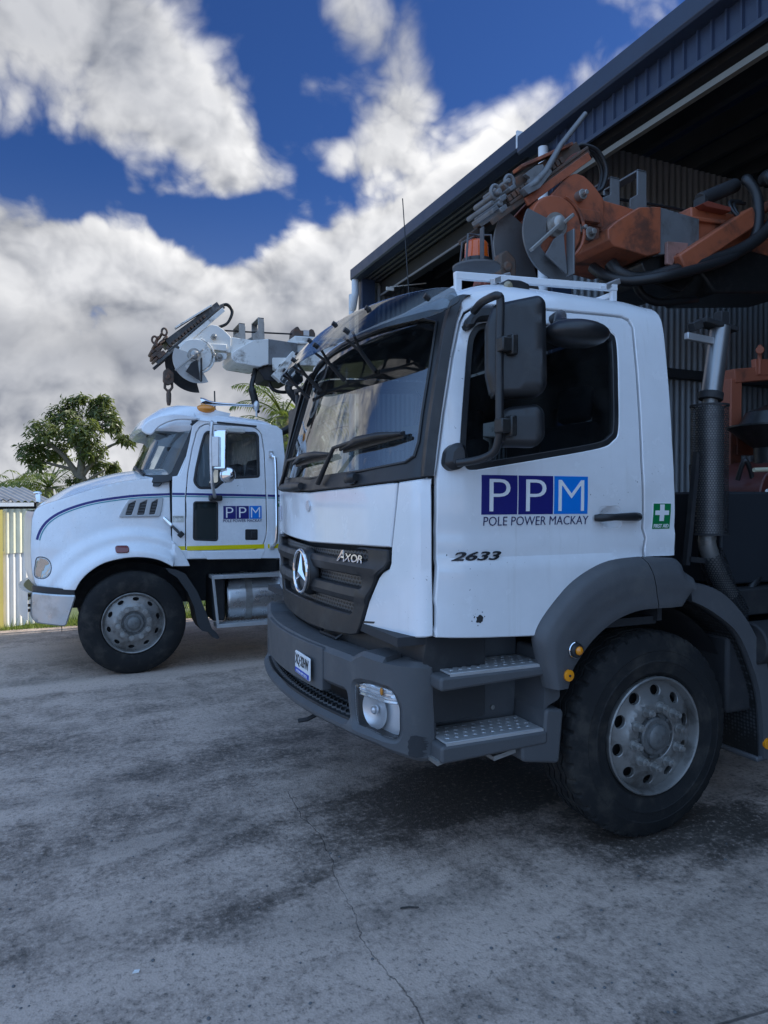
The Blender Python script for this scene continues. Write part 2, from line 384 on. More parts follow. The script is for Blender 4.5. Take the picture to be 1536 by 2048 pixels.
def panel_mesh(outer, holes, fmap, thick=.02, step=.05, bev=.004, back=False, mb=None):
    """a sheet-metal or moulded panel: a flat outline laid on the surface fmap(u, v, depth), with rounded edge and thickness"""
    outer = resamp(off(outer, -bev), step); holes = [resamp(off(h, bev), step) for h in holes]
    loops = [outer]+holes; pts = []; edges = []
    for L in loops:
        b = len(pts); pts += L; edges += [(b+i, b+(i+1) % len(L)) for i in range(len(L))]
    us = [p[0] for p in outer]; vs = [p[1] for p in outer]
    u = min(us)+step*.5
    while u < max(us):
        v = min(vs)+step*.5
        while v < max(vs):
            if inpoly(u, v, outer) and not any(inpoly(u, v, h) for h in holes) and min(segd(u, v, L) for L in loops) > step*.35: pts.append((u, v))
            v += step
        u += step
    vo, eo, fo, _, _, _ = delaunay_2d_cdt([Vector(p) for p in pts], edges, [], 0, 1e-6)
    mb = mb or MB(); b = len(mb.v); vo = [tuple(p) for p in vo]
    keep = []
    for f in fo:
        cx = sum(vo[i][0] for i in f)/len(f); cy = sum(vo[i][1] for i in f)/len(f)
        if inpoly(cx, cy, outer) and not any(inpoly(cx, cy, h) for h in holes): keep.append(list(f))
    ec = {}
    for f in keep:
        for i in range(len(f)):
            k = (f[i], f[(i+1) % len(f)]); ks = tuple(sorted(k)); ec.setdefault(ks, []).append((k, f))
    mb.v += [fmap(p[0], p[1], 0.0) for p in vo]
    for f in keep: mb.face([b+i for i in f])
    bd = [(k[0][0], k[0][1]) for ks, k in ec.items() if len(k) == 1]
    nrm = {}
    for (k, f) in bd:
        pa, pb = vo[k[0]], vo[k[1]]; n = Vector((pb[1]-pa[1], -(pb[0]-pa[0])))
        if n.length < 1e-9: continue
        n.normalize(); c = Vector((sum(vo[i][0] for i in f)/len(f), sum(vo[i][1] for i in f)/len(f)))
        if n.dot(Vector(pa)-c) < 0: n = -n
        for i in k: nrm.setdefault(i, []).append(n)
    r1 = {}; r2 = {}
    for i, ns in nrm.items():
        n = sum(ns, Vector((0, 0)));  n = n.normalized() if n.length > 1e-6 else ns[0]
        q = (vo[i][0]+n.x*bev, vo[i][1]+n.y*bev)
        r1[i] = len(mb.v); mb.v.append(fmap(q[0], q[1], bev)); r2[i] = len(mb.v); mb.v.append(fmap(q[0], q[1], thick))
    for (k, f) in bd:
        a, c = k
        if a in r1 and c in r1:
            mb.face([b+a, b+c, r1[c], r1[a]]); mb.face([r1[a], r1[c], r2[c], r2[a]])
    if back:
        bb = len(mb.v); mb.v += [fmap(p[0], p[1], thick) for p in vo]
        for f in keep: mb.face([bb+i for i in reversed(f)])
    return mb
def panel(name, outer, holes, fmap, mat, parent, thick=.02, step=.05, bev=.004, back=False, sharp=30, loc=None):
    return panel_mesh(outer, holes, fmap, thick, step, bev, back).build(name, mat, parent, 0, sharp, loc)
def text(name, body, fmap, u, v, w, h, mat, parent, shear=0.0, bold=0.0, depth=.002, stretch=True):
    """lettering fitted into the box u..u+w, v..v+h on the surface fmap"""
    cu = bpy.data.curves.new(name, 'FONT'); cu.body = body; cu.extrude = .5; cu.offset = bold; cu.shear = shear; cu.resolution_u = 4
    ob = bpy.data.objects.new(name, cu); COL.objects.link(ob); bpy.context.view_layer.update()
    me = bpy.data.meshes.new_from_object(ob); bpy.data.objects.remove(ob); bpy.data.curves.remove(cu)
    xs = [p.co.x for p in me.vertices]; ys = [p.co.y for p in me.vertices]; x0, x1, y0, y1 = min(xs), max(xs), min(ys), max(ys)
    kx = w/(x1-x0); ky = h/(y1-y0)
    for p in me.vertices:
        d = -depth if p.co.z > 0 else .0005
        p.co = fmap(u+(p.co.x-x0)*kx, v+(p.co.y-y0)*ky, d)
    me.name = name
    return link(name, me, mat, parent, 0, 0)
def rect(x0, x1, y0, y1): return [(x0, y0), (x1, y0), (x1, y1), (x0, y1)]
# ================================================================ shared vehicle pieces
def wheel(parent, cx, cy, cz, R, rimmat, tread=True, sgn=1, star=True, nh=10, hole=(.033, .026), hr=.228, label=None, rs=1.0, sep_nuts=False):
    """cy = outer face; sgn=1: outer face towards -Y"""
    w = part('wheel', parent, (cx, cy, cz))
    k = R/.525
    if tread:
        gs = [.085, .125, .175, .215]
        prof = [(.035, .292), (.010, .318), (.006, .322), (.002, .345), (-.006, .375), (-.009, .378), (-.009, .384), (-.006, .388), (-.002, .43), (-.004, .434), (-.003, .439), (.008, .462), (.016, .486), (.024, .503), (.032, .517)]
        flag = [0]*14+[3]
        prof += [(.045, .524), (.056, .525)]; flag += [3, 3]
        for gx in gs:
            prof += [(gx-.006, .526), (gx-.004, .511), (gx+.004, .511), (gx+.006, .526)]; flag += [1]*4
        prof += [(.245, .525), (.256, .523), (.27, .515)]; flag += [3, 3, 3]
        prof += [(.278, .50), (.296, .46), (.305, .40), (.30, .30)]; flag += [0]*4
        S = 320
        def mod(i, j, t, r):
            if flag[j] == 1:
                q = (i % 10)/10; t += .011*(abs(2*q-1)*2-1); 
            if flag[j] == 3 and (i % 8) in (0, 1): r -= .013
            return t*sgn, r*k
    else:
        prof = [(.035, .292), (.004, .325), (-.006, .375), (-.002, .43), (.008, .465), (.010, .470), (.022, .505), (.04, .522), (.06, .525), (.062, .512), (.07, .512), (.072, .526)]
        prof += [(.13, .527), (.132, .512), (.14, .512), (.142, .527), (.24, .525), (.27, .515), (.29, .48), (.30, .40), (.30, .30)]
        S = 96
        mod = lambda i, j, t, r: (t*sgn, r*k)
    MB().lathe(prof, (cx, cy, cz), 'Y', S, mod=mod).build('tyre', M_rub, w, sharp=28)
    # rim: lip, holed disc, barrel
    def yp(r):
        P = [(.0, .0), (.12, .0), (.178, .0), (.184, .012), (.20, .018), (.25, .034), (.275, .042), (.284, .040), (.30, .040)]
        for (a, b), (c, d) in zip(P, P[1:]):
            if r <= c: return b+(d-b)*(r-a)/(c-a)
        return P[-1][1]
    fm = lambda u, v, d: (cx+u*rs, cy+sgn*(yp(math.hypot(u, v))+d), cz+v*rs)
    outer = [(.279*cos(2*pi*i/72), .279*sin(2*pi*i/72)) for i in range(72)]
    inner = [(.118*cos(2*pi*i/40), .118*sin(2*pi*i/40)) for i in range(40)]
    hs = []
    for q in range(nh):
        a = 2*pi*(q+.35)/nh
        hs.append([(hr*cos(a)+hole[0]*cos(b)*-sin(a)+hole[1]*sin(b)*cos(a), hr*sin(a)+hole[0]*cos(b)*cos(a)+hole[1]*sin(b)*sin(a)) for b in [2*pi*i/16 for i in range(16)]])
    mb = panel_mesh(outer, [inner]+hs, fm, .022, .018, .003)
    lip = [(.06, .270), (.038, .279), (.012, .284), (.0, .290), (-.004, .297), (.002, .303), (.03, .300), (.2, .29), (.2, .26), (.06, .262)]
    mb.lathe([(t*sgn, r*rs) for t, r in lip], (cx, cy, cz), 'Y', 64)
    rim = mb.build('rim', rimmat, w, sharp=30)
    MB().lathe([(sgn*.10, .0), (sgn*.10, .27*rs)], (cx, cy, cz), 'Y', 32).build('brake_drum', M_dark, w)
    # hub and nuts
    hb = MB()
    hb.lathe([(sgn*t, r*rs) for t, r in [(.03, .122), (.018, .118), (.018, .098), (-.002, .096), (-.008, .088), (-.008, .066), (-.022, .062), (-.030, .052), (-.034, .03), (-.035, .0)]], (cx, cy, cz), 'Y', 40)
    for q in range(10):
        a = 2*pi*(q+.1)/10; x, z = cx+.108*rs*cos(a), cz+.108*rs*sin(a); hb.cyl((x, cy+sgn*.02, z), (x, cy+sgn*.004, z), .010, 6)
    for q in range(8):
        a = 2*pi*q/8; x, z = cx+.077*rs*cos(a), cz+.077*rs*sin(a); hb.cyl((x, cy, z), (x, cy-sgn*.012, z), .005, 6)
    h = hb.build('hub', M_hub, w, sharp=30)
    nb = MB()
    for q in range(10):
        a = 2*pi*(q+.25)/10; x, z = cx+.150*rs*cos(a), cz+.150*rs*sin(a)
        nb.cyl((x, cy+sgn*.002, z), (x, cy-sgn*.010, z), .027, 14); nb.cyl((x, cy-sgn*.010, z), (x, cy-sgn*.042, z), .0205, 6); nb.cyl((x, cy-sgn*.042, z), (x, cy-sgn*.058, z), .012, 10)
        if sep_nuts: nb.build('wheel_nut', M_steel, w, sharp=30); nb = MB()
    if not sep_nuts: nb.build('wheel_nuts', M_steel, w, sharp=30)
    if star:
        sb = MB(); ys = cy-sgn*.0365
        for q in range(3):
            a = pi/2+2*pi*q/3+.3
            p = [(cx+.034*cos(a), cz+.034*sin(a)), (cx+.006*cos(a+pi/3), cz+.006*sin(a+pi/3)), (cx, cz), (cx+.006*cos(a-pi/3), cz+.006*sin(a-pi/3))]
            sb.prism(p, ys, ys+sgn*.006)
        sb.build('star_emblem', M_hub, w, sharp=0)
    return w
def mirrored(o, yc, name=None, parent=None):
    me = o.data.copy(); n = bpy.data.objects.new(name or o.name.split('.')[0], me); COL.objects.link(n); n.parent = parent or o.parent
    wl = wloc(o); pl = wloc(n.parent)
    me.transform(Matrix.Translation(-pl) @ Matrix.Translation((0, 2*yc, 0)) @ Matrix.Diagonal((1, -1, 1, 1)) @ Matrix.Translation(wl)); me.flip_normals()
    for md in o.modifiers:
        b = n.modifiers.new('bevel', 'BEVEL'); b.width = md.width; b.segments = 2; b.limit_method = 'ANGLE'; b.angle_limit = md.angle_limit
    for k in ('label',):
        if k in o: n[k] = o[k]
    return n

# ================================================================ near truck
NY, NC = 2.72, 3.92
NT = root('crane_truck', (2.73, NC, 0), 'white crane truck nearest the camera with flat front, black grille and orange digger boom', 'truck', 'white crane trucks reversed into the shed')
_cs = spline([(0, 1.0), (0, 1.3), (0, 1.6), (.006, 1.8), (.026, 2.05), (.060, 2.32), (.092, 2.52), (.110, 2.62), (.135, 2.70), (.175, 2.752), (.24, 2.785), (.36, 2.803), (.62, 2.815), (1.2, 2.825)], 10)
CSs = [1.0]
for a, b in zip(_cs, _cs[1:]): CSs.append(CSs[-1]+math.hypot(b[0]-a[0], b[1]-a[1]))
def cs_at(s):
    if s <= 1.0: return 0.0, s, 1.0, 0.0
    for i in range(len(CSs)-1):
        if s <= CSs[i+1]:
            t = (s-CSs[i])/(CSs[i+1]-CSs[i]); a, b = _cs[i], _cs[i+1]; L = math.hypot(b[0]-a[0], b[1]-a[1])
            return a[0]+(b[0]-a[0])*t, a[1]+(b[1]-a[1])*t, (b[1]-a[1])/L, (b[0]-a[0])/L
    return _cs[-1][0], _cs[-1][1], 0.0, 1.0
def sm(t): t = max(0.0, min(1.0, t)); return t*t*(3-2*t)
ZL1, ZL2 = 1.432, 1.545     # pressed lines along the door
def s_extra(x, z):
    e = .05*((1.75-x)/.3)**2 if x < 1.75 else 0.0
    e += .020*sm((z-ZL1)/.016)-.020*sm((z-ZL1-.03)/.22)
    e += .012*sm((z-ZL2)/.03)-.012*sm((z-ZL2-.05)/.3)
    return e
def nside(x, s, d=0.0):
    i, z, nz, ny = cs_at(s)
    y = NY+i+s_extra(x, z)
    if x < 2.0: z -= .125*((2.0-x)/.4)**2*sm(i/.30)
    if x > 2.62: z -= .018*sm((x-2.66)/.2)*sm(i/.3)
    return (x, y+d*nz, z-d*ny)
def bs(px, py):
    """photo pixel -> (x, s) on the near side of the cab"""
    prev = None; s = .8
    while s < 3.2:
        i, z, _, _ = cs_at(s); x = onY(px, py, NY+i)[0]
        X, Y, Z = nside(x, s); xr, zr = onY(px, py, Y); d = zr-Z
        if prev is not None and prev[0] > 0 >= d:
            t = prev[0]/(prev[0]-d); return (prev[1]+(xr-prev[1])*t, prev[2]+(s-prev[2])*t)
        prev = (d, xr, s); s += .01
    return (onY(px, py, NY)[0], onY(px, py, NY)[1])
def Z3(x, y): return bs(840+x/2.743, 520+y/2.743)
def Z6(x, y): return bs(860+x/2.272, 1080+y/2.272)
def zz(fn, pts): return [fn(*p) for p in pts]
class Front:
    def __init__(s, xb, hw, R, k, tum=None):
        s.xb = xb; s.tum = tum or (lambda z: 0.0); pts = []
        n = 40; e1 = hw-R
        for i in range(n+1):
            e = e1*i/n; pts.append((e, k*e*e))
        sl = 2*k*e1; a0 = atan(sl); cx = e1-R*sin(a0); cy = k*e1*e1+R*cos(a0)
        for i in range(1, 25):
            a = a0+(pi/2-a0)*i/24; pts.append((cx+R*sin(a), cy-R*cos(a)))
        ex = pts[-1]; pts.append((ex[0], ex[1]+.5)); s.P = pts; s.S = [0.0]
        for a, b in zip(pts, pts[1:]): s.S.append(s.S[-1]+math.hypot(b[0]-a[0], b[1]-a[1]))
        s.hw = ex[0]; s.wc = s.S[-2]
    def c(s, w):
        a = abs(w); sg = 1 if w >= 0 else -1
        import bisect
        i = min(max(bisect.bisect_right(s.S, a)-1, 0), len(s.P)-2)
        t = (a-s.S[i])/(s.S[i+1]-s.S[i]); p, q = s.P[i], s.P[i+1]; L = s.S[i+1]-s.S[i]
        return sg*(p[0]+(q[0]-p[0])*t), p[1]+(q[1]-p[1])*t, sg*(q[0]-p[0])/L, (q[1]-p[1])/L
    def pt(s, w, z, d=0.0):
        e, x, te, tx = s.c(w); sg = 1 if w >= 0 else -1
        # inward normal of the plan curve: (dx, de)
        nx, ne = abs(te), -sg*tx
        f = 1-s.tum(z)/s.hw
        return (s.xb(z)+x+d*nx, NC+(e+d*ne)*f, z)
    def bp(s, px, py, w0=-1.5, w1=1.3):
        prev = None; w = w0
        while w < w1:
            z = CAMH
            for _ in range(4):
                X, Y, _z = s.pt(w, z); xr, z = onY(px, py, Y)
            d = xr-X
            if prev is not None and (prev[0] < 0) != (d < 0):
                t = prev[0]/(prev[0]-d); return (prev[1]+(w-prev[1])*t, prev[2]+(z-prev[2])*t)
            prev = (d, w, z); w += .01
        return (w1, z)
CABF = Front(lambda z: 1.27+max(0, z-1.80)*.26, 1.165, .07, .11, lambda z: cs_at(z)[0] if z < 2.75 else .2)
BUMF = Front(lambda z: 1.135+max(0, .72-z)*.08, 1.17, .20, .155)
def fz(F, ox, oy, k): return lambda x, y: F.bp(ox+x/k, oy+y/k)
F5 = fz(CABF, 530, 1000, 3.657); F2 = fz(CABF, 540, 540, 3.84); B5 = fz(BUMF, 530, 1000, 3.657)
fcab = CABF.pt; fbum = BUMF.pt
def half(pts):   # near half (w<0) from top centre round to bottom centre -> full symmetric outline
    return pts+[(-w, z) for (w, z) in pts[::-1] if abs(w) > 1e-4]

# ---- door and cab side
DOOR = zz(Z3, [(78, 2076), (76, 1860), (78, 1640), (84, 1185), (104, 1050), (130, 850), (180, 540), (222, 345), (246, 292), (290, 264), (350, 252), (420, 252), (670, 270), (1000, 300), (1105, 312), (1142, 332), (1166, 372), (1195, 700), (1215, 1100), (1220, 1470), (1236, 1525), (1232, 1632)])
ARCH = zz(Z6, [(970, 82), (850, 95), (760, 130), (660, 200), (580, 290), (520, 370), (487, 440)])
door_o = off(DOOR+ARCH, -.004)
win_o = spline(zz(Z3, [(255, 1138), (224, 1060), (226, 950), (240, 750), (262, 480), (285, 392), (330, 348), (420, 342), (700, 352), (1000, 372), (1052, 400), (1080, 455), (1090, 700), (1090, 930), (1060, 992), (985, 1032), (700, 1085), (400, 1135), (300, 1150)]), 5, True)
rec = spline([Z3(990, 1360), Z3(1040, 1354), Z3(1090, 1358), Z3(1104, 1410), Z3(1096, 1462), Z3(1045, 1470), Z3(1000, 1464), Z3(984, 1410)], 4, True)
door = panel('door', door_o, [win_o, rec], nside, M_white, NT, .03, .032, .005)
wr = panel('window_seal', off(win_o, .004), [off(win_o, -.030)], lambda x, s, d: nside(x, s, d+.004), M_black, door, .03, .05, .004)
wg = panel('window', off(win_o, -.022), [], lambda x, s, d: nside(x, s, d+.022), M_sglass, door, .003, .08, .001)
shell_o = [bs(869, 1117), (1.452, nside(1.452, 1.1)[2])][:1]
apil = zz(Z3, [(66, 1185), (90, 1000), (112, 830), (160, 540), (205, 335), (232, 262)])
rear = [bs(*p) for p in [(1351.5, 1111), (1351, 1067), (1348.6, 957), (1345, 885), (1339.5, 793), (1330, 684), (1323, 640)]]
SMAX = 3.0
shell = apil+[(1.62, 2.74), (1.63, 2.80), (1.64, SMAX), (rear[-1][0]-.06, SMAX), (rear[-1][0]-.03, 2.86)]+rear[::-1]+[bs(1292, 1114)]+[(p[0]+.012, p[1]) for p in DOOR[:13:-1]]
shell = apil+[(1.63, 2.80), (1.64, SMAX), (rear[-1][0]-.02, SMAX), (rear[-1][0]-.006, 2.80)]+rear[::-1]+[bs(1294, 1113)]
# the door opening runs out through the bottom: walk back along the door edge
dedge = off(DOOR+ARCH, .006)
top_edge = zz(Z3, [(1240, 1632), (1243, 1522), (1228, 1468), (1223, 1100), (1203, 700), (1173, 368), (1148, 325), (1106, 305), (1000, 293), (670, 263), (420, 245), (350, 245), (287, 257), (240, 286), (215, 342), (173, 540), (123, 850), (97, 1050), (77, 1185)])
csh = panel('cab_shell', shell+top_edge, [], nside, M_white, NT, .03, .04, .004)
roof = panel('roof', rect(1.655, rear[-1][0]-.024, SMAX+.001, CSs[-1]), [], nside, M_white, NT, .03, .09, .0005)
for o in (door, csh, roof): mirrored(o, NC)
mirrored(wr, NC, parent=[c for c in NT.children if c.name.startswith('door.')][0]); mirrored(wg, NC, parent=[c for c in NT.children if c.name.startswith('door.')][0])
# front header between windscreen and roof
hd = MB(); n = 28
def s_of_i(i0):
    s_ = 2.4
    while s_ < CSs[-1] and cs_at(s_)[0] < i0: s_ += .004
    return s_
for i in range(n+1):
    w = -1.20+2.40*i/n; e, x_, _a, _b = CABF.c(w); q = abs(e)/1.165
    zt = 2.625
    p0 = CABF.pt(w, zt, .0); p1 = CABF.pt(w, zt+.045, .0); i0 = max(.10, 1.2-abs(e)*.925)
    r_ = nside(1.66, s_of_i(i0)); ye = NC-(NC-r_[1])*(1 if e < 0 else -1)
    hd.v += [p0, (p1[0], p1[1], min(p1[2], r_[2])), ((p1[0]+1.66)/2, (p1[1]+ye)/2, r_[2]-.03*(1-q**4)), (max(1.66, p1[0]+.01), ye, r_[2]-.001)]
for i in range(n):
    for j in range(3): hd.face([i*4+j, i*4+j+1, (i+1)*4+j+1, (i+1)*4+j])
hd.build('roof_header', M_white, NT, sharp=60)
# rear corner trim and back wall
tr = [bs(*p) for p in [(1334, 668), (1340, 690), (1352, 800), (1360, 900), (1364, 1000), (1364, 1105), (1352, 1112)]]
tr = [(x, s) for x, s in tr]
panel('rear_trim', tr+[bs(1340, 1112), bs(1334, 800)], [], lambda x, s, d: nside(x, s, d+.035), M_fend, NT, .12, .08, .012)
MB().box(2.80, 2.83, NC-1.13, NC+1.13, 1.1, 1.85).box(2.80, 2.83, NC-1.03, NC+1.03, 2.3, 2.66).box(2.80, 2.83, NC-1.1, NC-.62, 1.85, 2.3).box(2.80, 2.83, NC+.62, NC+1.1, 1.85, 2.3).box(2.80, 2.83, NC-.26, NC+.26, 1.85, 2.3).build('rear_wall', M_door, NT)
MB().box(1.32, 2.82, NC-1.1, NC+1.1, 1.08, 1.12).build('cab_floor', M_door, NT)
MB().box(1.75, 2.80, NC-1.0, NC+1.0, 2.68, 2.70).build('headlining', M_dash, NT)
# interior
db = MB(); db.prism([(1.42, 1.15), (1.42, 1.72), (1.55, 1.80), (1.78, 1.80), (1.86, 1.72), (1.84, 1.15)], NC-1.05, NC+1.05); db.build('dashboard', M_dash, NT, .02)
for yy, q in ((NC-.62, 0), (NC+.55, 1)):
    sb = MB(); sb.box(2.12, 2.58, yy-.24, yy+.24, 1.42, 1.58); sb.bar((2.54, yy, 1.5), (2.66, yy, 2.16), .46, .12); sb.bar((2.665, yy, 2.17), (2.69, yy, 2.38), .26, .09); sb.box(2.2, 2.5, yy-.18, yy+.18, 1.12, 1.42)
    sb.build('seat', M_seat, NT, .04)
sw = MB(); sw.tube([(1.98+.19*cos(a)*-.55, NC+.55+.21*sin(a), 1.86+.19*cos(a)*.8) for a in [2*pi*i/28 for i in range(28)]], .014, 8, closed=True); sw.bar((1.98, NC+.55, 1.86), (1.72, NC+.55, 1.62), .07, .07); sw.bar((1.98, NC+.36, 1.86), (1.98, NC+.74, 1.86), .03, .02)
sw.build('steering_wheel', M_black, NT)
# papers and plates lying against the inside of the glass
for (px0, py0, px1, py1, mt, nm) in ((780, 848, 818, 868, M_cardy, 'dash_plate'), (752, 880, 790, 902, M_paper, 'paper_note'), (642, 893, 656, 904, M_paper, 'paper_note')):
    a = CABF.bp(px0, py1); b = CABF.bp(px1, py0)
    panel(nm, rect(min(a[0], b[0]), max(a[0], b[0]), a[1], b[1]), [], lambda w, z, d: fcab(w, z, d+.06), mt, NT, .004, .1, .001)
# door hardware
def on(fn, k): return lambda u, v, d=0.0: fn(u, v, d+k)
dh = [Z3(945, 1415), Z3(1193, 1410)]
hx0, hs0, hx1 = dh[0][0], dh[0][1], dh[1][0]
rcx = sum(p[0] for p in rec)/len(rec); rcs = sum(p[1] for p in rec)/len(rec); rw_ = max(p[0] for p in rec)-rcx; rh_ = max(p[1] for p in rec)-rcs
panel('handle_recess', off(rec, .004), [], lambda x, s, d: nside(x, s, d+.002+.028*max(0, 1-((x-rcx)/rw_)**2-((s-rcs)/rh_)**2)), M_white, door, .01, .012, .001)
hm = MB(); hm.tube([nside(hx0+.012, hs0, -.004), nside(hx0+.03, hs0, -.024), nside(hx0+(hx1-hx0)*.4, hs0+.003, -.032), nside(hx1-.05, hs0+.004, -.030), nside(hx1-.012, hs0+.003, -.016), nside(hx1-.008, hs0+.003, 0)], [.016, .02, .017, .022, .022, .016], 10)
hm.build('handle', M_black, door, sharp=50)
# sign writing
lx0, ls1 = Z3(337, 1184); lx1, ls0 = Z3(921, 1392); lw = (lx1-lx0)
def dv(k): return lambda u, v, d: nside(u, v, d-k)
lg = .008; c3 = lw/3
bt, bb = Z3(600, 1183)[1], Z3(600, 1395)[1]
xs = [Z3(337, 1290)[0], Z3(534, 1290)[0], Z3(540, 1290)[0], Z3(730, 1290)[0], Z3(736, 1290)[0], Z3(920, 1290)[0]]
for i in range(3):
    sq = panel('logo_square', rect(xs[2*i], xs[2*i+1], bb, bt), [], dv(.0022), M_cyan if i == 2 else M_navy, door, .002, .06, .0005)
    text('logo_letter', 'PPM'[i], dv(.0030), xs[2*i]+(xs[2*i+1]-xs[2*i])*(.21 if i < 2 else .12), bb+(bt-bb)*.08, (xs[2*i+1]-xs[2*i])*(.58 if i < 2 else .76), (bt-bb)*.82, M_wvin, sq, depth=.001, bold=-.012)
a, b = Z3(345, 1462), Z3(922, 1408)
text('company_lettering', 'POLE POWER MACKAY', dv(.002), a[0], a[1]+.003, b[0]-a[0], Z3(600, 1408)[1]-Z3(600, 1456)[1], M_tvin, door, depth=.001, bold=-.008)
a, b = Z3(162, 1648), Z3(440, 1600)
text('number_badge', '2633', dv(.004), a[0], Z3(300, 1648)[1], b[0]-a[0], Z3(300, 1597)[1]-Z3(300, 1646)[1], M_dbadge, door, shear=.32, bold=.02, depth=.006)
a, b = Z3(1267, 1480), Z3(1378, 1332)
fa = panel('first_aid_sticker', rect(a[0], b[0], a[1], b[1]), [], dv(.002), M_wvin, csh, .002, .05, .0005)
panel('sticker_ground', rect(a[0]+.004, b[0]-.004, a[1]+.004, b[1]-.004), [], dv(.0032), M_green, fa, .001, .05, .0002)
w_, h_ = b[0]-a[0], b[1]-a[1]; cx_, cz_ = a[0]+w_*.5, a[1]+h_*.63
cr = [(cx_-.12*w_, cz_+.31*h_), (cx_-.12*w_, cz_+.085*h_), (cx_-.37*w_, cz_+.085*h_), (cx_-.37*w_, cz_-.085*h_), (cx_-.12*w_, cz_-.085*h_), (cx_-.12*w_, cz_-.31*h_), (cx_+.12*w_, cz_-.31*h_), (cx_+.12*w_, cz_-.085*h_), (cx_+.37*w_, cz_-.085*h_), (cx_+.37*w_, cz_+.085*h_), (cx_+.12*w_, cz_+.085*h_), (cx_+.12*w_, cz_+.31*h_)]
panel('white_cross', cr, [], dv(.0042), M_wvin, fa, .001, .05, .0002)
text('sticker_lettering', 'FIRST AID', dv(.0040), a[0]+w_*.1, a[1]+h_*.07, w_*.8, h_*.14, M_wvin, fa, depth=.001, bold=.02)
ch = [(0, 0)]
sp = Z6(225, 360)
blot = [(sp[0]+(.012+.014*random.random())*cos(a)*1.0, sp[1]+(.014+.014*random.random())*sin(a)) for a in [2*pi*i/14 for i in range(14)]]
mbp = panel_mesh(blot, [], dv(.0016), .001, .02, .0002)
for _ in range(9):
    a = random.random()*2*pi; r = .026+.016*random.random()**2; q = .001+.0025*random.random(); c = (sp[0]+r*cos(a), sp[1]+r*1.1*sin(a))
    panel_mesh([(c[0]+q*cos(t), c[1]+q*sin(t)) for t in (0, 1.2, 2.5, 3.7, 5)], [], dv(.0016), .001, .02, .0001, mb=mbp)
mbp.build('chipped_paint_spot', M_dark, door, sharp=0)

# ---- front of the cab
bon_t = zz(F2, [(330, 1700), (600, 1672), (980, 1626)]); bon_b = zz(F5, [(918, 352), (680, 336), (440, 322)])
zc_t, zc_b = 1.775, bon_b[-1][1]-.005
bon = off(half([(0, bon_t[0][1]-.004)]+bon_t[1:]+[F5(940, 130)]+bon_b[:2]+[(0, zc_b)]), -.003)
BON = panel('bonnet', bon, [], fcab, M_white, NT, .03, .05, .006)
eb = F5(352, 45)
em = MB(); e0 = Vector(fcab(0, eb[1], -.001)); em.cyl(e0, e0-Vector((.008, 0, 0)), .032, 24); em.build('round_badge', M_badge, BON)
cor = zz(F2, [(988, 1624), (1120, 1606), (1256, 1590)])+zz(F5, [(1226, 100), (1228, 500), (1234, 760), (1237, 1003), (1000, 1002), (850, 985), (704, 940), (760, 735), (832, 562), (860, 525), (905, 500), (918, 460), (922, 355)])
crn = panel('corner_panel', off(cor, -.003), [], fcab, M_white, NT, .03, .035, .006)
mirrored(crn, NC)
slit = zz(F5, [(712, 884), (806, 890), (795, 903), (716, 898)])
panel('corner_slot', slit, [], lambda w, z, d: fcab(w, z, d-.003), M_black, crn, .004, .04, .001)
# grille: frame with three openings and mesh behind
gr_o = [(0, zc_b-.004)]+zz(F5, [(680, 338), (917, 358), (914, 450), (888, 506), (830, 560), (760, 740), (712, 920), (685, 985), (640, 992)])
gzb = F5(400, 930)[1]
gr = off(half(gr_o+[(-.35, gr_o[-1][1]-.02), (0, gr_o[-1][1]-.03)]), -.004)
def opening(p, r=.02): return rnd(p, r)
z_a, z_b = F5(600, 352)[1], F5(600, 428)[1]
wr1 = F5(765, 400)[0]; wr2 = F5(722, 590)[0]; wr3 = F5(668, 780)[0]
z_c, z_d = F5(560, 530)[1], F5(560, 606)[1]; z_e, z_f = F5(500, 705)[1], F5(500, 782)[1]
ops = [opening([(wr1, z_b-.0), (-wr1, z_b), (-wr1, z_a), (wr1, z_a)], .03), opening([(wr2, z_d-.005), (-wr2, z_d-.005), (-wr2-.01, z_c), (wr2+.01, z_c)], .03), opening([(wr3+.03, z_f-.008), (-wr3-.03, z_f-.008), (-wr3, z_e), (wr3, z_e)], .03)]
def fgr(w, z, d):
    q = 0.0
    for (a, b) in ((z_b, z_c), (z_d, z_e)):
        if b < z < a: q -= .014*sin(pi*(z-b)/(a-b))
    return fcab(w, z, d-.012+q)
GR = panel('grille', gr, ops, fgr, M_grille, NT, .05, .03, .006)
mm = bpy.data.materials.new('grille_mesh'); mm.use_nodes = True; t_ = mm.node_tree; h_g = G(t_)
co = h_g.add('ShaderNodeTexCoord').outputs['Object']; _, y_, z_ = h_g.sep(co)
row = h_g.m('FLOOR', h_g.m('DIVIDE', z_, .020)); yo = h_g.m('ADD', h_g.m('DIVIDE', y_, .034), h_g.m('MULTIPLY', h_g.m('MODULO', row, 2.0), .5))
uu = h_g.m('SUBTRACT', h_g.m('FRACT', yo), .5); vv = h_g.m('SUBTRACT', h_g.m('FRACT', h_g.m('DIVIDE', z_, .020)), .5)
dd = h_g.m('ADD', h_g.m('ABSOLUTE', uu), h_g.m('ABSOLUTE', vv)); fac = h_g.mr(dd, .36, .46)
b_ = t_.nodes['Principled BSDF']; t_.links.new(h_g.mix(fac, (.002, .002, .002), (.075, .077, .08)), b_.inputs['Base Color']); b_.inputs['Roughness'].default_value = .4
bmp = h_g.add('ShaderNodeBump', {'Height': fac, 'Strength': .8, 'Distance': .01}); t_.links.new(bmp.outputs[0], b_.inputs['Normal'])
panel('mesh_screen', off(gr, -.02), [], lambda w, z, d: fcab(w, z, d+.03), mm, GR, .01, .08, .002)
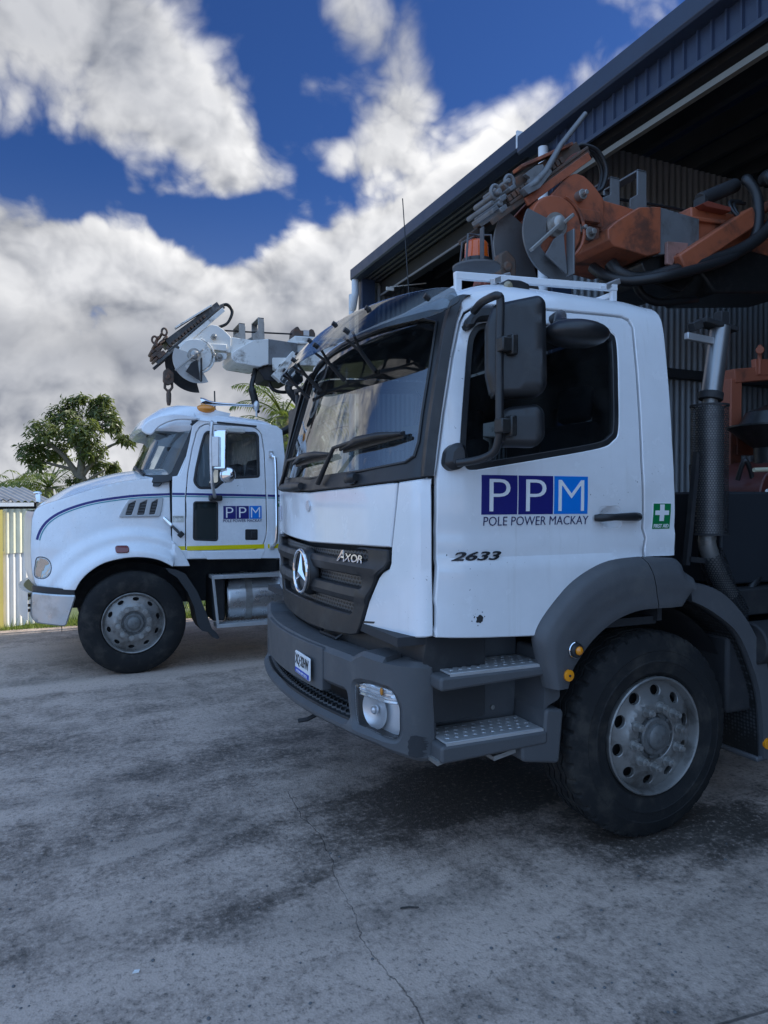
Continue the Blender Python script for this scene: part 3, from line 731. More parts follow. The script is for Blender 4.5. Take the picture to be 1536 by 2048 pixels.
# ring badge with three pointed star
ec = F5(331, 522); ez = ec[1]; RR = (F5(331, 362)[1]-F5(331, 690)[1])/2
ex = CABF.pt(0, ez)[0]-.045
eb_ = part('star_badge', GR, (ex, NC, ez))
MB().tube([(ex-.004, NC+RR*.93*cos(a), ez+RR*.93*sin(a)) for a in [2*pi*i/56 for i in range(56)]], .0115, 10, closed=True).build('badge_ring', M_chrome, eb_)
MB().lathe([(.012, 0), (.012, RR*.93), (.04, RR*1.06), (.06, RR*1.06)], (ex, NC, ez), 'X', 48).build('badge_disc', M_black, eb_)
st = MB()
for q in range(3):
    a = pi/2+2*pi*q/3; L = RR*.90; bw = RR*.155
    tip = (ex-.002, NC+L*cos(a), ez+L*sin(a)); l = (ex, NC+bw*cos(a+pi/3), ez+bw*sin(a+pi/3)); r = (ex, NC+bw*cos(a-pi/3), ez+bw*sin(a-pi/3)); ce = (ex-.022, NC, ez)
    b = len(st.v); st.v += [tip, l, ce, r]; st.face([b, b+1, b+2]); st.face([b, b+2, b+3]); 
st.build('badge_star', M_chrome, eb_, sharp=0)
# model lettering on the grille, read from outside (u runs against w)
a, b = F5(556, 440), F5(738, 392)
fneg = lambda u, v, d: fgr(-u, v, d*1.0-.001)
text('model_badge', 'A', fneg, -a[0], F5(590, 446)[1], (a[0]-b[0])*.34*1.0, F5(590, 364)[1]-F5(590, 446)[1], M_badge, GR, shear=.12, bold=.015, depth=.006) if a[0] > b[0] else None
AX0, AX1 = F5(556, 440)[0], F5(738, 455)[0]; wA = AX0-AX1
if [c for c in GR.children if c.name.startswith('model_badge')]: pass
text('model_badge', 'XOR', fneg, -AX0+wA*.30, F5(660, 452)[1], wA*.70, F5(660, 395)[1]-F5(660, 452)[1], M_badge, GR, shear=.12, bold=.015, depth=.006)
# ---- windscreen, surround, cowl
gl_n = [F2(832, 1420), F2(1060, 1474), F2(1120, 1444), F2(1150, 1330), F2(1180, 1100), F2(1290, 400)]
wz0 = F2(700, 1530)[1]
outw = CABF.wc
ws_half = [(0, 2.635), (-.6, 2.625), (-.94, 2.605), (-1.03, 2.575), F2(1290, 400), F2(1235, 760), F2(1180, 1100), F2(1152, 1320), F2(1118, 1430), F2(1050, 1476), (F2(700, 1545)[0], F2(700, 1545)[1]), (0, F2(420, 1590)[1])]
ws_half = [p if abs(p[0]) < 1.06 else (max(p[0], -1.10), p[1]) for p in ws_half]
WS = half(ws_half)
_w = lambda p, k: (F2(*p)[0]-k, F2(*p)[1])
sur_half = [(0, 2.665), (-.7, 2.655), (-1.0, 2.64), (-1.13, 2.61), _w((1440, 268), .03), _w((1380, 560), .035), _w((1300, 1000), .035), _w((1222, 1588), .012), F2(1050, 1612), (F2(600, 1668)[0], F2(600, 1668)[1]), (0, F2(330, 1700)[1]+.002)]
SUR = half(sur_half)
sur = panel('windscreen_surround', SUR, [off(WS, -.004)], lambda w, z, d: fcab(w, z, d-.004), M_black, NT, .03, .05, .005)
wsg = panel('windscreen', off(WS, .006), [], lambda w, z, d: fcab(w, z, d+.010), M_glass, NT, .004, .12, .001)
MB().tube([fcab(*p, -.008) for p in WS], .007, 6, closed=True).build('windscreen_rubber', M_black, NT)
# scuttle lip and its wiper covers
for (p0, p1) in ((((610, 1600), (690, 1575))), ((105, 1665), (265, 1645))):
    a, b = F2(*p0), F2(*p1); mb = MB()
    mb.tube([fcab(a[0]+(b[0]-a[0])*t, a[1]+(b[1]-a[1])*t-.01, -.02) for t in (0, .2, .5, .8, 1)], [.012, .026, .03, .03, .02], 10); mb.build('wiper_motor_cover', M_black, NT, sharp=60)
# rubber strip down the A pillar
dfl = spline(zz(Z3, [(10, 1190), (60, 900), (90, 700), (120, 480), (150, 330), (190, 240), (250, 196)]), 6)
mb = MB()
P3 = [nside(*Z3(*p), -.004) for p in ((44, 1188), (66, 1000), (90, 830), (136, 540), (172, 345), (196, 262), (222, 212), (262, 196))]
P3 = spline([tuple(p) for p in P3], 6)
b0 = len(P3)
for p in P3: mb.v += [(p[0]-.030, p[1]+.035, p[2]), (p[0]-.030, p[1]-.002, p[2]), (p[0]+.014, p[1]-.014, p[2]), (p[0]+.014, p[1]+.02, p[2])]
for i in range(b0-1):
    for k in range(4): mb.face([i*4+k, i*4+(k+1) % 4, i*4+4+(k+1) % 4, i*4+4+k])
mb.face([0, 1, 2, 3]); mb.face([b0*4-4+k for k in range(4)])
o = mb.build('pillar_deflector', M_black, NT, .006); mirrored(o, NC)
# wipers
def wiper(piv, elb, b0, b1, thick=.018):
    pts = [F2(*piv), F2(*elb)]; mb = MB()
    P = [fcab(*F2(*piv), -.03), fcab(*F2(*elb), -.055)]
    mb.tube(P, [.016, .011], 8)
    Q = [fcab(*F2(*b0), -.03), fcab(*F2((b0[0]*2+b1[0])/3, (b0[1]*2+b1[1])/3-30), -.05), fcab(*F2((b0[0]+b1[0]*2)/3, (b0[1]+b1[1]*2)/3-22), -.045), fcab(*F2(*b1), -.026)]
    mb.tube(Q, [.010, .020, .018, .009], 8); mb.tube([P[1], Q[1]], .010, 8)
    R_ = [fcab(*F2(b0[0], b0[1]+5), -.010), fcab(*F2(b1[0], b1[1]+4), -.010)]
    mb.bar(R_[0], R_[1], .012, .03)
    mb.build('wiper', M_black, NT, sharp=50)
wiper((405, 1640), (560, 1370), (580, 1380), (1045, 1258)); wiper((112, 1680), (205, 1465), (215, 1490), (488, 1415))
# sun visor of smoked acrylic on six brackets
def vis(u, v, d=0.0):
    """u across (-1.12..1.12), v 0 top .. 1 bottom"""
    q = abs(u)/1.12
    z = 2.745-.045*q**3-.225*v*(1-.36*q**3)
    x = CABF.xb(2.50)+.11*u*u-.05-.185*v**.8*(1-.8*q**4)+.05*q**6+d
    return (x, NC+u, z)
vo = rnd([(-1.12, .08), (1.12, .08), (1.16, .62), (1.08, 1.0), (-1.08, 1.0), (-1.16, .62)], .12)
panel('sun_visor', vo, [], lambda u, v, d: vis(u, v, d), M_smoke, NT, .006, .07, .002, back=True, sharp=50)
for u in (-1.02, -.6, -.22, .22, .6, 1.02):
    for v in (.22, .72) if abs(u) < 1 else (.35,):
        p = Vector(vis(u+(.06 if v > .5 else 0), v)); MB().cyl(p+Vector((-.016, 0, .008)), p+Vector((.012, 0, -.006)), .014, 8).build('visor_knob', M_black, NT)
    if abs(u) < 1:
        p0, p1 = Vector(vis(u, .80, .008)), Vector(vis(u+.07, .86, .008)); g_ = Vector(fcab(u+.035, 2.40, -.004)); m_ = (p0+p1)*.27+g_*.46; f_ = g_
        bk = MB(); bk.tube([p0, p0*.4+m_*.6, m_, f_], [.007, .008, .010, .013], 8); bk.tube([p1, p1*.5+m_*.5, m_], [.007, .008, .009], 8); bk.build('visor_bracket', M_black, NT, sharp=60)

# ---- bumper
bt = zz(B5, [(470, 1088), (560, 1122), (622, 1148), (660, 1125), (702, 1106), (900, 1165), (1100, 1190), (1200, 1196), (1250, 1204)])
bb_ = zz(B5, [(1268, 1600), (1274, 1890), (1240, 1918), (1150, 1925), (980, 1880), (830, 1808), (610, 1692)])
zt0 = bt[0][1]; zb0 = bb_[-1][1]
zlow = zb0-.004
near_half = [(0, zt0+.005)]+bt+bb_+[(0, zlow-.0)]
hl_o = rnd(zz(B5, [(648, 1345), (700, 1338), (800, 1362), (900, 1395), (940, 1440), (976, 1530), (978, 1700), (955, 1752), (890, 1740), (780, 1690), (672, 1640), (655, 1540)]), .02)
rz1 = B5(480, 1360)[1]; rz0 = B5(480, 1545)[1]; rw = B5(612, 1588)[0]; rwt = B5(585, 1430)[0]
step_o = rnd([(rwt, rz1), (-rwt, rz1), (-rw, rz0), (rw, rz0)], .02)
hl_m = [(-w, z) for w, z in hl_o]
def fb(w, z, d):
    q = 0.0
    # softened top edge, shallow crease below it, lip along the bottom
    q += .035*sm((z-(zt0-.03))/.06)*0
    q -= .03*sm((rz0+.03-z)/.06)*(1-sm((abs(w)-.75)/.35))
    q += .012*sm((B5(700, 1300)[1]-z)/.02) if False else 0
    return fbum(w, z, d+q)
BUM = panel('bumper', half(near_half), [hl_o, hl_m, step_o], fb, M_plas, NT, .16, .035, .022)
panel('bumper_step', rect(rw-.02, -rw+.02, 0, .17), [], lambda w, z, d: (BUMF.pt(w, rz0)[0]+z, BUMF.pt(w, rz0)[1], rz0+.008-d), M_grille, BUM, .02, .08, .002)
sp_ = MB()
nx = 34
for i in range(nx):
    for j in range(5):
        w = rw+(-2*rw)*(i+.5*(j % 2)+.25)/nx; p = BUMF.pt(w, rz0); x = p[0]+.03+.028*j
        sp_.obox((x, p[1], rz0+.012), (1, .9*(1 if j % 2 else -1), 0), (0, 1, 0), (0, 0, 1), .022, .010, .010)
sp_.build('step_grip', M_fend, BUM)
panel('step_back', rect(rw-.05, -rw+.05, rz0-.02, rz1+.05), [], lambda w, z, d: fbum(w, z, d+.15), M_black, BUM, .02, .1, .002)
# plate carrier and number plate
pc = rect(B5(430, 1200)[0]+.005, -(B5(430, 1200)[0]+.005), B5(330, 1335)[1]-.01, zt0-.005)
panel('plate_carrier', rnd(pc, .01), [], lambda w, z, d: fbum(w, z, d-.008), M_plas, BUM, .05, .06, .004)
q0, q1, q2, q3 = B5(236, 1245), B5(372, 1332), B5(380, 1165), B5(240, 1092)
pw0, pw1 = q0[0], q1[0]; pz0 = (q0[1]+q1[1])/2-.0; pz1 = (q2[1]+q3[1])/2
pcx, pcz = (pw0+pw1)/2, (pz0+pz1)/2; pw = abs(pw0-pw1)/2
fpl = lambda u, v, d: (BUMF.pt(pcx, pcz)[0]-.022+d+(v-pcz)*.0, NC+pcx-u*1.0, v)
PL = panel('number_plate', rnd(rect(-pw, pw, pz0, pz1), .012), [], fpl, M_wvin, BUM, .008, .08, .002)
ph = pz1-pz0
panel('plate_band', rect(-pw+.004, pw-.004, pz0+.004, pz0+.26*ph), [], lambda u, v, d: fpl(u, v, d-.0015), M_blueplate, PL, .001, .08, .0003)
text('plate_lettering', 'XQ·32HW', lambda u, v, d: fpl(u, v, d-.001), -pw*.93, pz0+.34*ph, pw*1.86, .56*ph, M_black, PL, bold=.012, depth=.001)
text('plate_small_lettering', 'NATIONAL HEAVY VEHICLE', lambda u, v, d: fpl(u, v, d-.003), -pw*.75, pz0+.09*ph, pw*1.5, .10*ph, M_wvin, PL, depth=.0005)
# headlights
M_refl2 = pm('satin_reflector', (.86, .88, .90), .30, .6)
for sgn, outl in ((1, hl_o), (-1, hl_m)):
    hp = part('headlight', BUM, fbum(sgn*-1.05, B5(800, 1550)[1], .05))
    dp = .055
    bk_o = off(outl, .004)
    panel('reflector_bowl', bk_o, [], lambda w, z, d: fbum(w, z, d+.062), M_refl2, hp, .01, .03, .002)
    zmid = B5(800, 1470)[1]; wmn = min(p[0] for p in outl); wmx = max(p[0] for p in outl); zmn = min(p[1] for p in outl); zmx = max(p[1] for p in outl)
    # lamp bowl
    wc = sgn*B5(752, 1555)[0]; zc = B5(752, 1545)[1]; c = Vector(fbum(wc, zc, .060)); nrm = Vector(fbum(wc, zc, 0))-c; nrm.normalize()
    m_ = nrm.to_track_quat('Z', 'Y').to_matrix()
    mb = MB(); b = len(mb.v)
    mb.lathe([(0, .012), (.002, .030), (.008, .062), (.016, .084), (.020, .090)], (0, 0, 0), 'Z', 28); mb.v = [tuple(c+m_ @ Vector(v)) for v in mb.v]
    mb.build('lamp_bowl', M_refl2, hp, sharp=60)
    mb = MB(); mb.sphere((0, 0, .018), .022, .022, .020); mb.v = [tuple(c+m_ @ Vector(v)) for v in mb.v]; mb.build('lamp_bulb_shield', M_refl2, hp, sharp=60)
    # ribbed indicator band above the lamp
    def zsplit(w): t = (abs(w)-.6)/.6; return zmid+.035-.05*(abs(w)-abs(sgn*B5(648, 1400)[0]))/.4
    ib = [p for p in off(outl, -.004)]
    def clip(poly, f):
        o = []
        for i in range(len(poly)):
            a, b2 = poly[i-1], poly[i]; fa_, fb_ = f(a), f(b2)
            if (fa_ > 0) != (fb_ > 0):
                t = fa_/(fa_-fb_); o.append((a[0]+(b2[0]-a[0])*t, a[1]+(b2[1]-a[1])*t))
            if fb_ > 0: o.append(b2)
        return o
    zA, zB = B5(650, 1425), B5(945, 1510)
    ln = lambda p: p[1]-(zA[1]+(zB[1]-zA[1])*(abs(p[0])-abs(zA[0]))/(abs(zB[0])-abs(zA[0])))
    top = clip(ib, ln)
    if len(top) > 2:
        panel('indicator', top, [], lambda w, z, d: fbum(w, z, d+.03+.004*sin(z*420)), pm('ribbed_lens', (.80, .81, .82), .12, .55), hp, .03, .006, .002, sharp=0)
    wb, zb2 = sgn*B5(826, 1408)[0], B5(826, 1408)[1]; p = Vector(fbum(wb, zb2, .022)); MB().sphere(p, .006, .014, .018).build('indicator_bulb', M_reflbulb if 'M_reflbulb' in globals() else M_refl, hp)
    panel('lens', off(outl, -.002), [], lambda w, z, d: fbum(w, z, d+.006), M_lens, hp, .003, .04, .001, sharp=60)
# dark gap behind and above the bumper, under the grille
panel('bumper_top', rect(-1.30, 1.30, 0, .22), [], lambda w, z, d: (BUMF.pt(w, .9)[0]*1+.03+z, BUMF.pt(w, .9)[1], zt0-.045-d), M_black, NT, .02, .1, .004)
gp = panel('front_apron', rect(-1.5, 1.5, .72, F5(700, 940)[1]+.02), [], lambda w, z, d: fcab(w, z, d+.045), M_grille, NT, .03, .08, .004)
ri = MB()
for w in (-.3,): 
    a = fcab(w, 1.03, .02); ri.tube([fcab(w-.12, 1.02, .03), fcab(w-.11, 1.0, .0), fcab(w+.11, 1.0, .0), fcab(w+.12, 1.02, .03)], .008, 6)
ri.build('grille_pull', M_black, NT)
MB().tube([fbum(-.25, zlow-.05, .08), fbum(-.25, zlow-.07, .02), fbum(-.22, zlow-.08, -.02)], .012, 8).build('tow_pin', M_dark, NT)
random.seed(21); _r = [(1150+55*random.random()*(1 if i % 2 else .1)+(25 if 6 < i < 16 else 0), 1734+i*6.2) for i in range(24)]
sc = zz(B5, [(1064, 1728), (1105, 1722)]+_r+[(1110, 1886), (1052, 1872), (1046, 1850), (1054, 1830), (1042, 1806), (1050, 1786), (1044, 1765), (1058, 1748)])
panel('bumper_scrape', resamp(sc, .03), [], lambda w, z, d: fb(w, z, d-.0015), pm('scraped_black', (.03, .031, .034), .7, bump=(60, .5)), BUM, .001, .04, .0003)
# ---- entry steps
def xz(px, py, Y=NY): return onY(px, py, Y)
sx0, sx1 = xz(881, 1400)[0], xz(1093, 1340)[0]
zu = xz(960, 1341)[1]; zl_ = xz(960, 1476)[1]
x_r = xz(1090, 1480)[0]
bx = MB()
bx.box(sx0, x_r+.02, NY+.26, NY+.30, .60, 1.10)
bx.build('step_recess', M_plas, NT, .01)
stp = MB(); stp.prism(rnd([(sx0-.005, zu-.075), (sx1+.02, zu-.055), (sx1+.02, zu-.012), (sx0-.005, zu-.012)], .02), NY-.01, NY+.29); stp.build('upper_step', M_plas, NT, .012)
stl = MB(); stl.prism(rnd([(sx0, zl_-.09), (x_r+.01, zl_-.075), (x_r+.01, zl_-.012), (sx0, zl_-.012)], .02), NY-.01, NY+.29); stl.build('lower_step', M_plas, NT, .012)
def tread_plate(x0, x1, z):
    hs = []
    nx = 10
    for i in range(nx):
        for j in range(4):
            cx = x0+.03+(x1-x0-.06)*(i+.5*(j % 2))/(nx-.5); cy = NY+.05+.045*j
            hs.append([(cx+.011*cos(t), cy+.009*sin(t)) for t in [2*pi*k/10 for k in range(10)]])
    mb = panel_mesh(rect(x0, x1, NY+.004, NY+.225), hs, lambda u, v, d: (u, v, z-d), .008, .03, .0025)
    mb.box(x0, x1, NY-.002, NY+.006, z-.018, z-.002)
    return mb.build('tread_plate', M_alu, NT, 0, 30)
tread_plate(sx0+.05, sx1-.0, zu); tread_plate(sx0+.03, x_r-.01, zl_)
nb = MB()
for p in ((891, 1431), (997, 1420), (1000, 1492), (893, 1505)): x, z = xz(*p, NY+.2); nb.cyl((x, NY+.262, z), (x, NY+.25, z), .012, 10)
nb.build('step_bolts', M_steel, NT)
sd_ = MB(); sd_.prism(rnd([(x_r, .62), (x_r+.02, 1.02), (x_r+.10, 1.02), (x_r+.10, .78), (x_r+.02, .75)], .02), NY+.02, NY+.26); sd_.build('step_side_plate', M_plas, NT, .01)
fl = [onY(860+x/2.272, 1080+y/2.272, NY) for x, y in [(412, 905), (418, 1010), (585, 1015), (590, 960), (606, 768), (524, 768), (515, 905)]]
ff = MB(); ff.prism(rnd(fl, .025), NY-.005, NY+.25); ff.build('step_end_guard', M_plas, NT, .012)
for p in ((900, 1523), (1012, 1513)): br = MB(); x, z = xz(*p); br.obox((x, NY+.14, z+.005), (1, 0, .18), (0, 1, 0), (-.18, 0, 1), .12, .26, .02); br.build('step_bracket', M_steel, NT)

# ---- wheel arch flares
fo = [onY(860+x/2.272, 1080+y/2.272, NY-.03) for x, y in [(540, 676), (497, 500), (492, 437), (520, 370), (580, 285), (660, 195), (760, 126), (850, 92), (975, 78)]]
fi = [onY(860+x/2.272, 1080+y/2.272, NY-.05) for x, y in [(637, 676), (655, 600), (690, 540), (740, 470), (800, 410), (870, 360), (960, 325), (1045, 315)]]
fo = spline(fo, 5); fi = spline(fi, 5)
def lathe_between(A, B, n, fy, name, mat, parent, rows=9):
    def res(L):
        S = [0]
        for a, b in zip(L, L[1:]): S.append(S[-1]+math.hypot(b[0]-a[0], b[1]-a[1]))
        o = []
        for i in range(n+1):
            s_ = S[-1]*i/n; j = 0
            while j < len(S)-2 and S[j+1] < s_: j += 1
            t = (s_-S[j])/max(1e-9, S[j+1]-S[j]); o.append((L[j][0]+(L[j+1][0]-L[j][0])*t, L[j][1]+(L[j+1][1]-L[j][1])*t))
        return o
    A, B = res(A), res(B); mb = MB()
    for i in range(n+1):
        for j in range(rows+1):
            t = j/rows; y, k = fy(t); mb.v.append((A[i][0]+(B[i][0]-A[i][0])*k, y, A[i][1]+(B[i][1]-A[i][1])*k))
    for i in range(n):
        for j in range(rows): mb.face([i*(rows+1)+j, i*(rows+1)+j+1, (i+1)*(rows+1)+j+1, (i+1)*(rows+1)+j])
    return mb.build(name, mat, parent, 0, 50)
def flare(t):
    # from the door skin out to a rounded ridge, across a face, and back in over the tyre
    K = [(0, NY+.02, 0), (.10, NY-.004, 0.0), (.22, NY-.045, .12), (.36, NY-.062, .32), (.52, NY-.06, .55), (.68, NY-.052, .72), (.80, NY-.048, .90), (.88, NY-.04, .99), (1.0, NY+.20, 1.0)]
    for (a, y0, k0), (b, y1, k1) in zip(K, K[1:]):
        if t <= b+1e-9: q = (t-a)/(b-a); return y0+(y1-y0)*q, k0+(k1-k0)*q
    return K[-1][1:]
lathe_between(fo, fi, 40, flare, 'wheel_arch', M_fend, NT, 24)
r_o = [onY(860+x/2.272, 1080+y/2.272, NY-.03) for x, y in [(978, 78), (1135, 84), (1140, 120), (1195, 165), (1200, 205)]]
r_i = [onY(860+x/2.272, 1080+y/2.272, NY-.05) for x, y in [(1048, 315), (1100, 312), (1155, 305), (1172, 272), (1185, 240)]]
lathe_between(r_o, r_i, 16, flare, 'arch_extension', M_fend, NT, 24)
mo = spline([onY(860+x/2.272, 1080+y/2.272, NY+.02) for x, y in [(1170, 190), (1250, 203), (1330, 240), (1420, 340), (1490, 470), (1530, 600), (1550, 800), (1560, 990)]], 5)
mi = spline([onY(860+x/2.272, 1080+y/2.272, NY+.02) for x, y in [(1178, 285), (1220, 305), (1290, 350), (1380, 430), (1440, 560), (1480, 700), (1493, 850), (1497, 990)]], 5)
lathe_between(mo, mi, 40, lambda t: ((NY+.03, 0) if t < .05 else ((NY+.0, .08) if t < .25 else ((NY+.0, .9) if t < .8 else (NY+.24, 1.0)))), 'mudguard', M_fend, NT, 12)
# studded spray liner inside the mudguard
lm = bpy.data.materials.new('studded_liner'); lm.use_nodes = True; h2 = G(lm.node_tree); co = h2.add('ShaderNodeTexCoord').outputs['Object']
vr = h2.add('ShaderNodeTexVoronoi', {'Vector': co, 'Scale': 48.0, 'Randomness': .25}, feature='F1').outputs[0]; bb2 = lm.node_tree.nodes['Principled BSDF']
lm.node_tree.links.new(h2.mix(h2.mr(vr, .2, .5), (.05, .052, .055), (.006, .006, .006)), bb2.inputs['Base Color']); bb2.inputs['Roughness'].default_value = .6
lb = MB(); L2 = [(x, z) for x, z in mi if True]
for i, (x, z) in enumerate(L2): lb.v += [(x-.012, NY+.02, z), (x-.012, NY+.36, z)]
for i in range(len(L2)-1): lb.face([2*i, 2*i+1, 2*i+3, 2*i+2])
lb.build('spray_liner', lm, NT)
MB().box(mi[-1][0]-.03, mo[-1][0]+.01, NY+.01, NY+.36, mi[-1][1]-.02, mi[-1][1]+.01).build('liner_edge', M_fend, NT, .01)
# marker lamps on the arch
def lamp_xy(px, py, Y): x, z = onY(px, py, Y); return Vector((x, Y, z))
lp = lamp_xy(1151, 1300, NY-.06)
l1 = part('side_marker', NT, lp)
MB().lathe([(0, .036), (-.012, .036), (-.02, .032), (-.024, .022)], lp, 'Y', 24).build('lamp_body', M_black, l1); MB().sphere(lp+Vector((.004, -.022, 0)), .021, .016, .021).build('lamp_lens', M_amber, l1)
MB().tube([lp+Vector((.036*cos(a), -.004, .036*sin(a))) for a in [2*pi*i/24 for i in range(24)]], .004, 6, closed=True).build('lamp_ring', M_chrome, l1)
lp = lamp_xy(1137.5, 1351, NY-.058)
l2 = part('round_reflector', NT, lp); MB().lathe([(.004, .027), (-.006, .027), (-.008, .022), (-.008, 0)], lp, 'Y', 24).build('reflector_disc', M_refl, l2); MB().cyl(lp+Vector((0, -.006, 0)), lp+Vector((0, -.012, 0)), .006, 8).build('reflector_screw', M_dark, l2)
lp = lamp_xy(1534, 1487, NY+.0); MB().lathe([(.004, .03), (-.008, .03), (-.01, .022), (-.01, 0)], lp, 'Y', 24).build('round_reflector', M_refl, NT)
# ---- wheels
wx, wz = onY(1313, 1480, NY)
wheel(NT, wx, NY+.005, .525, .528, M_rim, True, sep_nuts=True)
wheel(NT, wx, NC*2-NY-.005, .525, .528, M_rim, True, -1)
MB().cyl((wx, NY+.25, .5), (wx, 2*NC-NY-.25, .5), .07).build('front_axle', M_dark, NT)
# inner wheel house
wh = MB()
for i in range(21):
    a = pi*(.02+.96*i/20); wh.v += [(wx+.66*cos(a), NY+.12, .55+.64*sin(a)), (wx+.66*cos(a), NY+.75, .55+.64*sin(a))]
for i in range(20): wh.face([2*i, 2*i+1, 2*i+3, 2*i+2])
wh.build('wheel_house', M_dark, NT)
# ================================================================ mirrors, roof gear, exhaust of the near truck
MY = 2.5
def v3(px, py, Y): x, z = onY(px, py, Y); return Vector((x, Y, z))
ml = part('wing_mirror', NT, v3(999, 760, MY))
arm = [v3(948, 622, 2.76), v3(962, 606, 2.66), v3(984, 594, 2.53), v3(996, 592, MY), v3(1001, 606, MY), v3(999, 702, MY), v3(999, 848, MY), v3(997, 880, MY+.01), v3(986, 906, 2.54), v3(955, 920, 2.62), v3(915, 926, 2.70)]
MB().tube(spline([tuple(p) for p in arm], 5), .0175, 12).build('mirror_arm', M_black, ml, sharp=60)
def slab(pts, Y, ang, thick, nm, mat, par, r=.03, bev=.02, dy=0.0):
    """housing: outline taken on the plane through Y, turned by ang about the vertical"""
    P = [v3(px, py, Y) for px, py in pts]; c = sum(P, Vector())/len(P); a = Vector((cos(ang), -sin(ang), 0)); nrm = Vector((sin(ang), cos(ang), 0))
    k = 1.0
    o2 = rnd([((p-c).x/cos(ang)*k*.92, (p-c).z) for p in P], r, 5)
    b = MB(); f = lambda u, v, d: tuple(c+a*u+Vector((0, 0, v))+nrm*(d+dy)+Vector((0, 0, 0)))
    cu = lambda u, v, d: f(u*(1-.0*d), v, d+ .25*(u*u+v*v*.2))
    return panel_mesh(o2, [], cu, thick, .03, bev, True).build(nm, mat, par, 0, 50), c, a, nrm
mh, c_, a_, n_ = slab([(985, 636), (997, 600), (1072, 592), (1082, 606), (1084, 775), (1074, 792), (994, 790), (985, 740)], MY-.03, radians(26), .10, 'mirror_housing', M_black, ml, .02, .022)
slab([(990, 620), (1070, 606), (1076, 775), (998, 776)], MY-.03, radians(26), .006, 'mirror_glass', M_mirror, ml, .02, .002, dy=.125)
slab([(1004, 826), (1022, 812), (1070, 808), (1082, 822), (1083, 876), (1070, 894), (1010, 890)], MY-.02, radians(26), .09, 'lower_mirror_housing', M_black, ml, .02, .018)
for (px, py) in ((1009, 690), (1007, 852)):
    cl = MB(); p = v3(px, py, MY-.02); cl.obox(p, (1, 0, 0), (0, 1, 0), (0, 0, 1), .055, .06, .06); cl.obox(p+Vector((.03, -.01, .0)), (1, 0, 0), (0, 1, 0), (0, 0, 1), .03, .05, .085); cl.build('mirror_clamp', M_grease, ml, .006)
def dpoly(pts): return [Z3(*p) for p in pts]
panel('mirror_top_bracket', rnd(dpoly([(228, 388), (240, 335), (300, 272), (400, 268), (400, 335), (300, 345), (275, 388)]), .015), [], lambda x, s, d: nside(x, s, d-.045), M_black, ml, .06, .03, .015)
panel('mirror_base', rnd(dpoly([(108, 1125), (122, 1045), (165, 1010), (215, 1012), (234, 1060), (232, 1120), (200, 1150), (150, 1162)]), .02), [], lambda x, s, d: nside(x, s, d-.06), M_black, ml, .08, .025, .022)
mirrored_arm = MB().tube([tuple(Vector((p.x, 2*NC-p.y, p.z))) for p in arm], .0175, 10).box(1.60, 1.68, 2*NC-2.62, 2*NC-2.38, 1.98, 2.44)
mirrored_arm.build('wing_mirror', M_black, NT, .02)
km = part('kerb_mirror', NT, v3(1150, 660, 2.5))
c = v3(1152, 668, 2.46); kb = MB(); kb.sphere(c, .155, .12, .058, 24, 12); kb.build('kerb_mirror_housing', M_black, km, sharp=60)
kb = MB(); p0, p1 = Z3(720, 325), Z3(885, 365); kb.tube([nside(*Z3(730, 330), .0), nside(*Z3(735, 332), -.05), tuple(c+Vector((-.04, .06, .045))), tuple(c+Vector((.03, -.01, .045)))], [.028, .030, .032, .02], 10); kb.build('kerb_mirror_bracket', M_black, km, sharp=50)
# roof marker lamp
p = v3(1027, 577, 2.94)
rm = part('roof_marker', NT, p); MB().prism(rnd([(p.x-.07, p.z-.035), (p.x+.075, p.z-.03), (p.x+.07, p.z+.022), (p.x+.02, p.z+.034), (p.x-.06, p.z+.03)], .012), p.y-.035, p.y+.06).build('marker_housing', M_black, rm, .008)
MB().sphere(p+Vector((-.05, -.03, -.002)), .026, .012, .024).build('marker_lens', pm('beige_lens', (.30, .26, .17), .2, coat=.5), rm)
# roof frame
rk = MB(); ya, yb = 3.06, 4.78
f0, f1 = v3(909, 546, ya), v3(1232, 572, ya); zf, zr = f0.z, f1.z
rk.bar((f0.x, ya, zf-.012), (f1.x, ya, zr-.012), .03, .036).bar((f0.x, yb, zf-.07), (f1.x, yb, zr-.05), .03, .03).bar((f0.x+.018, ya+.016, zf-.07), (f0.x+.018, yb-.016, zf-.07), .03, .03).bar((f1.x-.018, ya+.016, zr-.05), (f1.x-.018, yb-.016, zr-.05), .03, .03)
for x, z in ((f0.x+.018, zf), (f1.x-.02, zr)):
    for y in (ya, yb): rk.box(x-.018, x+.018, y-.012, y+.012, z-.18, z-(.026 if y < 4 else .08))
rack = rk.build('roof_frame', M_white, NT, .004)
for (px0, py0, px1, py1) in ((985, 563, 1017, 551), (1208, 575, 1236, 563)): MB().bar(v3(px0, py0, ya-.03), v3(px1, py1, ya+.05), .03, .03).build('frame_bracket', M_alu, rack, .004)
bp_ = v3(953, 540, 3.28); bl = part('beacon', NT, bp_)
MB().lathe([(0, 0), (0, .115), (.006, .128), (.016, .128), (.02, .11), (.022, 0)], bp_, 'Z', 36).build('beacon_plate', M_fend, bl)
MB().lathe([(.022, .0), (.022, .072), (.05, .074), (.05, .066), (.135, .062), (.15, .05), (.155, 0)], bp_, 'Z', 32).build('beacon_lens', M_amb2, bl, sharp=50)
MB().lathe([(.022, .0), (.022, .078), (.052, .078), (.052, 0)], bp_, 'Z', 32).build('beacon_base', M_black, bl)
cg = MB()
for a in (.5, 2.07, 3.64, 5.2):
    cx, cy = cos(a), sin(a); cg.tube([bp_+Vector((cx*.105, cy*.105, .02)), bp_+Vector((cx*.088, cy*.088, .165)), bp_+Vector((0, 0, .185))], .006, 6)
